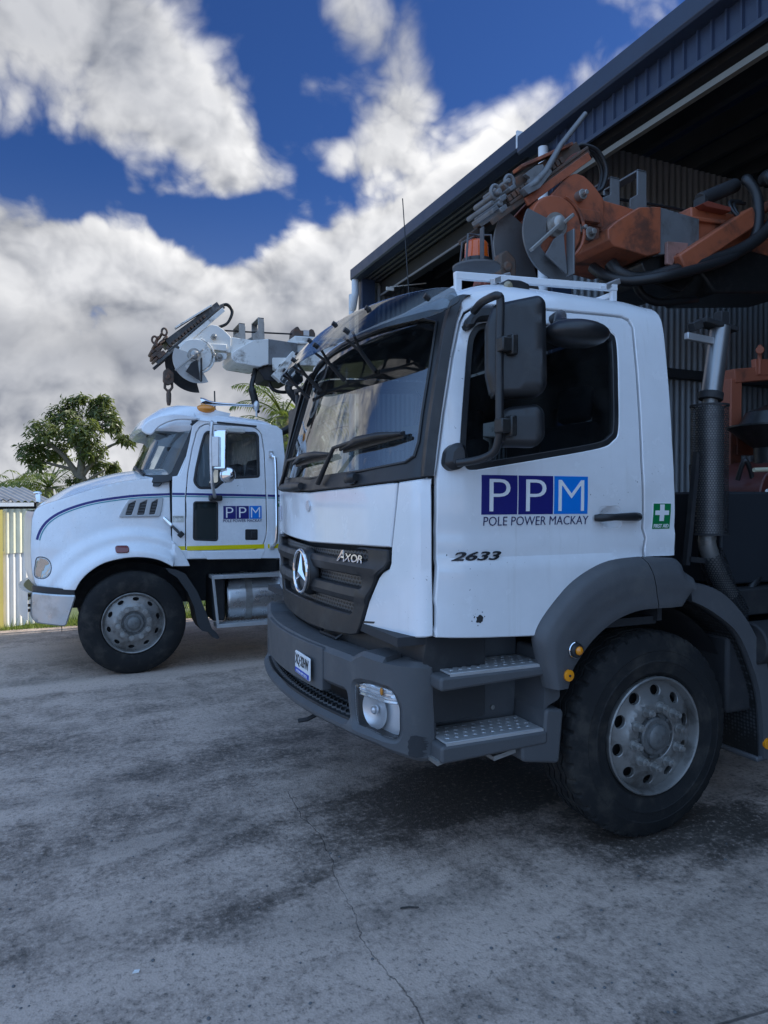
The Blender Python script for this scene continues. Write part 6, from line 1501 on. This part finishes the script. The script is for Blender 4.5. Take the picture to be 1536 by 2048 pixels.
# ================================================================ ground
def ground_mat():
    m = bpy.data.materials.new('yard_concrete'); m.use_nodes = True; t = m.node_tree; h = G(t); b = t.nodes['Principled BSDF']
    P = h.add('ShaderNodeNewGeometry').outputs['Position']; x, y, z = h.sep(P)
    # streaks run the way the trucks drive in and out
    st = h.comb(h.m('MULTIPLY', x, .9), h.m('MULTIPLY', y, 2.6), 0)
    n1 = h.noise(st, .55, 6, .58, .4); n2 = h.noise(P, 2.6, 9, .68, .35); n3 = h.noise(P, 34, 7, .78); n4 = h.noise(P, 7, 10, .80, .6)
    vor = h.add('ShaderNodeTexVoronoi', {'Vector': P, 'Scale': 95.0}, feature='F1').outputs[0]
    v = h.m('ADD', h.m('MULTIPLY', n1, .8), h.m('ADD', h.m('MULTIPLY', n2, .75), h.m('ADD', h.m('MULTIPLY', n4, 1.15), h.m('MULTIPLY', n3, .75))))
    ns = h.noise(P, 3.0, 5, .6)
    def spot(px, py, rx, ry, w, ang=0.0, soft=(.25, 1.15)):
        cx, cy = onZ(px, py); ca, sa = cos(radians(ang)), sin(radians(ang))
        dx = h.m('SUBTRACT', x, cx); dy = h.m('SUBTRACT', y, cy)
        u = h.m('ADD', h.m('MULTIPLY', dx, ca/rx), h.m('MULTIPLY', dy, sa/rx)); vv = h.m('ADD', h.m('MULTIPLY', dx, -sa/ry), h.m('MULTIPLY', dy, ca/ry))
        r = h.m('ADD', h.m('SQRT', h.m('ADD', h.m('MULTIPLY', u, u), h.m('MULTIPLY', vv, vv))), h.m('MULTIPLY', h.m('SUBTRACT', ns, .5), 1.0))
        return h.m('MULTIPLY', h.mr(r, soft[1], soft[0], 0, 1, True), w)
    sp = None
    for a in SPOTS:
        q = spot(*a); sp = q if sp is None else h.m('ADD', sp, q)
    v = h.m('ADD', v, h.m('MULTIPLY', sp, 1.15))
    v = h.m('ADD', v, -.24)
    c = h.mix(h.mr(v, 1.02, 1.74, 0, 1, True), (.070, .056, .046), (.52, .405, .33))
    c = h.mix(h.m('MULTIPLY', h.mr(n3, .54, .70), .75), c, (.60, .475, .40))
    c = h.mix(h.m('MULTIPLY', h.mr(n3, .46, .34), .75), c, (.062, .056, .047))
    brn = h.m('MULTIPLY', h.mr(h.noise(st, .8, 3, .5), .5, .7), .35); c = h.mix(brn, c, (.11, .095, .08))
    # crack
    pts = [onZ(*p) for p in ((575, 1580), (602, 1632), (640, 1668), (664, 1716), (668, 1750), (690, 1790), (712, 1832), (722, 1878), (760, 1926), (800, 1968), (830, 2010), (850, 2048))]
    wob = h.m('MULTIPLY', h.m('SUBTRACT', h.noise(P, 14, 4, .7), .5), .05); wob2 = h.m('MULTIPLY', h.m('SUBTRACT', h.noise(P, 17, 4, .7), .5), .05)
    px_ = h.m('ADD', x, wob); py_ = h.m('ADD', y, wob2); best = None
    for (ax, ay), (bx, by) in zip(pts, pts[1:]):
        vx, vy = bx-ax, by-ay; L2 = vx*vx+vy*vy; ux = h.m('SUBTRACT', px_, ax); uy = h.m('SUBTRACT', py_, ay)
        tt = h.m('ADD', h.m('MULTIPLY', ux, vx/L2), h.m('MULTIPLY', uy, vy/L2), clamp=True)
        ex_ = h.m('SUBTRACT', ux, h.m('MULTIPLY', tt, vx)); ey_ = h.m('SUBTRACT', uy, h.m('MULTIPLY', tt, vy))
        d = h.m('ADD', h.m('MULTIPLY', ex_, ex_), h.m('MULTIPLY', ey_, ey_)); best = d if best is None else h.m('MINIMUM', best, d)
    cd_ = h.m('SQRT', best); crk = h.m('MULTIPLY', h.mr(cd_, .0042, .0008), h.mr(h.noise(P, 6, 3, .6), .30, .6, .25, 1))
    jt = [onZ(*p) for p in ((1440, 2048), (1536, 2020))]; vx, vy = jt[1][0]-jt[0][0], jt[1][1]-jt[0][1]; L = math.hypot(vx, vy)
    dj = h.m('ABSOLUTE', h.m('ADD', h.m('MULTIPLY', h.m('SUBTRACT', x, jt[0][0]), -vy/L), h.m('MULTIPLY', h.m('SUBTRACT', y, jt[0][1]), vx/L)))
    crk = h.m('MAXIMUM', crk, h.mr(dj, .008, .003))
    c = h.mix(h.m('MULTIPLY', crk, .62), c, (.012, .012, .012))
    t.links.new(c, b.inputs['Base Color']); t.links.new(h.mr(v, 1.0, 1.8, .5, .85), b.inputs['Roughness'])
    hh = h.m('SUBTRACT', h.m('ADD', h.m('MULTIPLY', n3, .6), h.m('MULTIPLY', vor, .5)), h.m('MULTIPLY', crk, 2.0))
    bm_ = h.add('ShaderNodeBump', {'Height': hh, 'Strength': .55, 'Distance': .006}); t.links.new(bm_.outputs[0], b.inputs['Normal'])
    return m
SPOTS = [(800, 1600, .85, .50, -.26, 20), (520, 1500, 1.3, .36, -.22, 15), (120, 1500, 1.0, .32, -.18, 10), (1250, 1640, .8, .35, -.2, 10), (1000, 1560, .9, .45, -.5, 8), (1420, 1660, .8, .4, -.4, 5), (860, 1540, .5, .3, -.25, 8), (450, 1580, .9, .2, -.1, 15), (980, 1650, .7, .3, -.15, 0), (600, 1400, .6, .25, -.18, 10), (930, 1440, .5, .4, -.2, 0), (1100, 1590, .5, .3, -.22, 0),  # dark spots under the near truck: oil stains plus painted-in shade
         (280, 1690, .30, .10, .22, 20, (.6, 1.0)), (870, 1757, .16, .06, .22, 20), (150, 1370, 1.4, .26, .42, 4), (420, 1335, 1.1, .24, .38, 4), (100, 1300, 1.5, .4, .30, 0), (720, 1638, .05, .03, .2, 0),
         (600, 1860, .5, .22, .14, 20), (700, 1960, 1.2, .30, .12, 10), (1250, 1960, 1.0, .3, .10, 10), (1050, 1800, .6, .2, .14, 20), (250, 1950, .5, .2, .10, 10), (900, 1960, .4, .16, .10, 20), (60, 1620, .4, .2, .12, 0), (450, 1690, .5, .1, -.16, 25), (620, 1760, .5, .08, -.16, 25), (420, 1840, .3, .12, -.12, 15), (1280, 1850, .4, .2, -.08, 0)]
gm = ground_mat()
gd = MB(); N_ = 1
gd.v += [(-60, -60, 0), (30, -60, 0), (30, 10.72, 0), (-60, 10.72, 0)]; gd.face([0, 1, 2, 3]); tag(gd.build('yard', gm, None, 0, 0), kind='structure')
em_ = pm('earth', (.10, .13, .05), .9, 0, ((.14, .11, .07), .5, 1.2, .45, .7))
ge_ = MB(); ge_.v += [(-900, -900, -.03), (900, -900, -.03), (900, 900, -.03), (-900, 900, -.03)]; ge_.face([0, 1, 2, 3]); tag(ge_.build('ground', em_, None, 0, 0), kind='structure')
# little stones and leaf scraps lying about
lf_ = MB(); random.seed(11)
for i in range(150):
    x, y = onZ(random.uniform(0, 1500), random.uniform(1300, 2040)); s = random.uniform(.003, .008)
    if x > 1.2 and y > 2.6: continue
    lf_.sphere((x, y, s*.35), s, s*random.uniform(.6, 1.2), s*.5, 6, 4)
tag(lf_.build('grit', pm('grit_stone', (.13, .13, .13), .8), None, sharp=0), kind='stuff')
for (px, py, col, s, lb) in ((272, 1945, (.75, .76, .74), .018, 'tiny pale scrap of litter lying on the concrete at lower left'), (818, 1818, (.03, .028, .025), .05, 'short dark twig lying on the concrete right of the crack')):
    x, y = onZ(px, py); q = MB()
    if s > .03: q.tube([(x-.035, y+.012, .006), (x, y, .009), (x+.04, y-.014, .006)], [.003, .004, .002], 6)
    else: q.prism([(x-.013, y-.006), (x+.010, y-.008), (x+.014, y+.004), (x-.004, y+.009)], .002, .006, 'XY')
    tag(q.build('twig' if s > .03 else 'litter_scrap', pm('scrap', col, .7), None, loc=(x, y, 0)), lb, 'debris')

# ================================================================ boundary wall, neighbouring shed, grass, trees
ang = radians(24); fd = Vector((cos(ang), sin(ang), 0)); fn_ = Vector((sin(ang), -cos(ang), 0))
f0 = Vector((*onZ(0, 1259), 0)); f0 = f0-fd*3.5
NS = root('corrugated_outbuilding', f0+fd*2, 'low outbuilding of cream and white corrugated iron beyond the nose of the far truck', 'outbuilding')
def cwall(u0, u1, z0, z1, mat, nm, d=0.0, pitch=.083, amp=.011):
    mb = MB(); k = int((u1-u0)/pitch*8)
    for i in range(k+1):
        u = u0+(u1-u0)*i/k; p = f0+fd*u+fn_*(amp*sin(2*pi*u/pitch)+d); mb.v += [(p.x, p.y, z0), (p.x, p.y, z1)]
    for i in range(k): mb.face([2*i, 2*i+2, 2*i+3, 2*i+1])
    return mb.build(nm, mat, NS, sharp=80)
UE = 4.06; zm = CAMH-(1107-1003)/1420*9.6
cwall(0, UE, .02, zm+.03, M_pale, 'lower_sheet'); cwall(3.55, UE, zm, 1.62, M_cream, 'upper_sheet', .016); cwall(0, 3.3, zm, 1.62, M_cream, 'upper_sheet', .016)
pp = MB(); p = f0+fd*3.5+fn_*.03; pp.obox(p+Vector((0, 0, .8)), fd, fn_, (0, 0, 1), .05, .05, 1.62); pp.build('yellow_post', M_post, NS)
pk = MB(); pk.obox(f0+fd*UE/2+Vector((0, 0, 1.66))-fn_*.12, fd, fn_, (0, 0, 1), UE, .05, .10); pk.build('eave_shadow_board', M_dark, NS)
def rsheet(u0, u1, mat, nm, d0, d1, z0, z1, pitch=.09):
    mb = MB(); k = int((u1-u0)/pitch*6)
    for i in range(k+1):
        u = u0+(u1-u0)*i/k; a = .014*sin(2*pi*u/pitch)
        p = f0+fd*u+fn_*d0; q = f0+fd*u+fn_*d1; mb.v += [(p.x, p.y, z0+a), (q.x, q.y, z1+a)]
    for i in range(k): mb.face([2*i, 2*i+2, 2*i+3, 2*i+1])
    return mb.build(nm, mat, NS, sharp=80)
rsheet(3.5, UE+.12, M_zroof, 'roof_sheet', .09, -.95, 1.72, 1.93); rsheet(2.9, 3.66, M_zroof, 'roof_sheet', .05, -.5, 1.74, 1.84); rsheet(2.9, 3.66, M_rroof, 'roof_sheet', -.45, -.95, 1.84, 1.94); rsheet(-.1, 2.95, M_rroof, 'roof_sheet', .05, -.95, 1.74, 1.93)
MB().obox(f0+fd*3.4+fn_*.25+Vector((0, 0, 1.68)), fd, fn_, (0, 0, 1), .9, .012, .05).build('flashing', M_pipe, NS)
bx_ = MB()
for u in (0.02, UE-.02): bx_.obox(f0+fd*u-fn_*.5+Vector((0, 0, .85)), fd, fn_, (0, 0, 1), .04, .9, 1.7)
bx_.build('end_sheet', M_pale, NS)
# grass verge
gm_ = bpy.data.materials.new('grass_blades'); gm_.use_nodes = True; h6 = G(gm_.node_tree); oi = h6.add('ShaderNodeNewGeometry').outputs['Position']
gb = gm_.node_tree.nodes['Principled BSDF']; gm_.node_tree.links.new(h6.mix(h6.mr(h6.noise(oi, 7, 3, .6), .35, .65), (.10, .17, .02), (.26, .30, .05)), gb.inputs['Base Color']); gb.inputs['Roughness'].default_value = .6
gs = MB(); random.seed(5)
def blade(x, y, h, w=.006):
    a = random.random()*2*pi; l = random.uniform(-.5, .5)*h; l2 = random.uniform(-.5, .5)*h; b = len(gs.v)
    gs.v += [(x-w*cos(a), y-w*sin(a), -.02), (x+w*cos(a), y+w*sin(a), -.02), (x+l, y+l2, h)]; gs.face([b, b+1, b+2])
for i in range(14000):
    x = random.uniform(-2.2, 5.5); y = 10.66+abs(random.gauss(0, .33)); blade(x, y, random.uniform(.02, .075))
for i in range(700):
    u = random.uniform(0, 7); p = f0+fd*u+fn_*random.uniform(.02, .12); blade(p.x, p.y, random.uniform(.05, .16), .008)
tag(gs.build('grass', gm_, None, 0, 0), kind='stuff')
# leaves
def leafmat(nm, c0, c1, tr=.35):
    m = bpy.data.materials.new(nm); m.use_nodes = True; t = m.node_tree; h = G(t); t.nodes.clear(); o = h.add('ShaderNodeOutputMaterial')
    P = h.add('ShaderNodeNewGeometry'); n = h.noise(P.outputs['Position'], 2.2, 4, .7); rp_ = P.outputs['Random Per Island']
    f = h.m('ADD', h.m('MULTIPLY', rp_, .6), h.mr(n, .35, .65, 0, .5)); c = h.mix(f, c0, c1)
    p = h.add('ShaderNodeBsdfPrincipled', {'Base Color': c, 'Roughness': .38}); tl = h.add('ShaderNodeBsdfTranslucent', {'Color': h.mix(.5, c, (.25, .30, .04))})
    s = h.add('ShaderNodeMixShader', {0: tr, 1: p.outputs[0], 2: tl.outputs[0]}); t.links.new(s.outputs[0], o.inputs[0]); return m
M_leaf = leafmat('mango_leaves', (.045, .075, .025), (.16, .185, .06), .5); M_palm = leafmat('palm_leaflets', (.05, .085, .015), (.17, .21, .04), .45); M_bush = leafmat('bush_leaves', (.04, .08, .02), (.12, .16, .04))
def leaf(mb, p, d, L, w, up):
    d = Vector(d).normalized(); s = d.cross(up)
    if s.length < .05: s = d.orthogonal()
    s.normalize(); nz = s.cross(d); b = len(mb.v); p = Vector(p)
    mid = p+d*L*.5+nz*L*.05; tip = p+d*L-nz*L*.14
    mb.v += [tuple(p), tuple(mid+s*w), tuple(tip), tuple(mid-s*w)]; mb.face([b, b+1, b+2, b+3])
def rosette(mb, p, axis, n, L, w):
    axis = Vector(axis).normalized()
    for k in range(n):
        a = random.random()*2*pi; o = axis.orthogonal().normalized(); q = Matrix.Rotation(a, 3, axis) @ o
        d = q+axis*random.uniform(-.25, .5)+Vector((0, 0, random.uniform(-.55, -.05)))
        leaf(mb, Vector(p)+axis*random.uniform(-.12, .06), d, L*random.uniform(.7, 1.15), w*random.uniform(.8, 1.2), axis)
def tree(name, base, clumps, limbs, label, per, Lf, wf, group=None, seed=1):
    random.seed(seed)
    T_ = root(name, base, label, 'tree', group); tb_ = MB(); base = Vector(base)
    for pts, r0, r1 in limbs:
        sp = spline([tuple(p) for p in pts], 4); n = len(sp)
        tb_.tube(sp, [r0+(r1-r0)*i/(n-1) for i in range(n)], 8)
    tb_.build('trunk', M_bark, T_, sharp=60); cr = MB(); tw = MB()
    for (c, rx, ry, rz, n) in clumps:
        c = Vector(c)
        for i in range(int(n*per)):
            v = Vector((random.gauss(0, 1), random.gauss(0, 1), random.gauss(0, 1))).normalized()*random.uniform(.45, 1.0)**.6
            if v.z < -.55 and random.random() < .6: v.z *= -1
            p = c+Vector((v.x*rx, v.y*ry, v.z*rz)); ax = Vector((v.x, v.y, v.z+.7))
            rosette(cr, p, ax, random.randint(9, 14), Lf, wf)
            if random.random() < .25: tw.tube([c+(p-c)*.3, p], [.02, .008], 4)
    cr.build('crown', M_leaf, T_, 0, 0); tw.build('twigs', M_bark, T_, 0, 0)
    return T_
# mango tree behind the outbuilding: clumps placed at its own distance
TY = 19.0
def tp(px, py, dy=0.0): return v3(px, py, TY+dy)
sc_t = (_s*TY)/1420
base = tp(165, 1020); base.z = 0
K = lambda px, py, rx, ry, n, dy=0.0: (tp(px, py, dy), rx/103, min(rx, ry*1.3)/103, ry/103, n)
clumps = [K(130, 830, 48, 30, 1.2), K(85, 862, 45, 32, 1.0, -.3), K(60, 905, 32, 30, .8), K(105, 900, 40, 32, 1.0, .4), K(200, 825, 40, 32, 1.1, .2), K(222, 850, 28, 28, .8), K(165, 862, 45, 36, 1.2, -.5), K(180, 900, 40, 30, 1.0, -.3), K(75, 930, 22, 18, .4), K(140, 880, 44, 30, 1.0, .8), K(245, 880, 26, 13, .4), K(262, 884, 14, 9, .2), K(195, 935, 30, 22, .45, .3), K(225, 935, 26, 14, .45, .4), K(150, 962, 22, 13, .35), K(160, 800, 40, 14, .6), K(210, 800, 22, 10, .35), K(185, 968, 28, 14, .4)]
limbs = [([base, tp(164, 985), tp(160, 955)], .17, .13), ([tp(162, 965), tp(145, 935), tp(120, 905), tp(85, 880)], .09, .03), ([tp(160, 960), tp(165, 910), tp(175, 860), tp(195, 825)], .11, .03), ([tp(162, 955), tp(185, 925), tp(215, 895), tp(250, 882)], .07, .02), ([tp(163, 975), tp(185, 955), tp(210, 940)], .06, .02), ([tp(165, 915), tp(140, 870), tp(125, 835)], .07, .02), ([tp(150, 940), tp(110, 930), tp(75, 920)], .05, .02), ([tp(180, 850), tp(210, 850)], .04, .02)]
tree('mango_tree', base, clumps, limbs, 'broad dark green mango tree with pale forked trunk behind the far truck bonnet', 38, .20, .023, None, 4)
# palms
def palm(base, top, nfr, L, label, seed, group=None, trunk_r=.13, lean=(0, 0), droop=1.0, sub=24):
    random.seed(seed); base = Vector(base); top = Vector(top)
    T_ = root('palm_tree', base, label, 'palm', group)
    MB().tube(spline([tuple(base), tuple((base+top)/2+Vector((lean[0], lean[1], 0))), tuple(top)], 6), [trunk_r*1.2]*6+[trunk_r]*7, 12).build('trunk', M_bark, T_, sharp=60)
    for k in range(nfr):
        mb = MB()
        a = 2*pi*k/nfr*1.618*2+random.uniform(-.2, .2); el = random.uniform(-.25, 1.25); Lk = L*random.uniform(.8, 1.1); h = Vector((cos(a), sin(a), 0)); P = []
        for i in range(13):
            t = i/12; e_ = el-1.5*droop*t*t; 
            P.append((P[-1] if P else top)+(h*cos(e_)+Vector((0, 0, sin(e_))))*(Lk/12 if P else 0))
        mb.tube([tuple(p) for p in P], [.025*(1-.8*i/12) for i in range(13)], 5)
        side = h.cross(Vector((0, 0, 1)))
        for i in range(sub):
            t = .12+.86*i/sub; j = min(11, int(t*12)); p = P[j]+(P[j+1]-P[j])*(t*12-j); d = (P[j+1]-P[j]).normalized()
            for sg in (1, -1):
                ll = L*.26*sin(pi*min(1, .15+.85*t))*random.uniform(.8, 1.1)+.08; dd = d*.7+side*sg+Vector((0, 0, -.35-.3*random.random()))
                leaf(mb, p, dd, ll, .022*L/2, Vector((0, 0, 1)))
        mb.build('frond', M_palm, T_, 0, 0)
pc = v3(566, 832, 17.0); palm((pc.x+.2, 17, 0), pc, 16, 1.75, 'tall coconut palm with backlit drooping fronds rising behind the far truck cab', 3, None, .16)
pc = v3(600, 905, 14.5); palm((pc.x, 14.5, 0), pc, 13, 1.9, 'lower dark palm partly hidden between the two truck cabs', 8, None, .13)
pc = v3(98, 975, 30.0); palm((pc.x, 30, 0), pc, 17, 2.2, 'bushy small palm showing above the outbuilding roof left of the mango tree', 5, None, .16)
pc = v3(30, 985, 42.0); palm((pc.x, 42, 0), pc, 15, 2.6, 'most distant pale palm above the left end of the outbuilding roof', 6, None, .16)
def bush(c, r, label, seed, n=90):
    random.seed(seed); c = Vector(c); T_ = root('shrub', (c.x, c.y, 0), label, 'shrub'); mb = MB()
    for i in range(n):
        v = Vector((random.gauss(0, 1), random.gauss(0, 1), random.gauss(0, 1))).normalized()*random.uniform(.3, 1)**.5; rosette(mb, c+Vector((v.x*r[0], v.y*r[1], v.z*r[2])), v+Vector((0, 0, .5)), 10, .22, .035)
    mb.build('foliage', M_bush, T_, 0, 0); MB().tube([(c.x, c.y, 0), tuple(c)], [.06, .03], 6).build('stem', M_bark, T_)
c = v3(55, 990, 36); bush(c, (1.0, .7, .5), 'round pale green shrub between the two distant palms', 9)
c = v3(590, 985, 13.0); bush((c.x, 13.0, 1.3), (1.3, .8, 1.4), 'dark leafy shrub behind the far truck cab rear', 10, 160)
c = v3(270, 1000, 24); bush((c.x, 24, 1.5), (1.6, 1.0, 1.0), 'dark green shrub low behind the far truck bonnet', 12, 130)
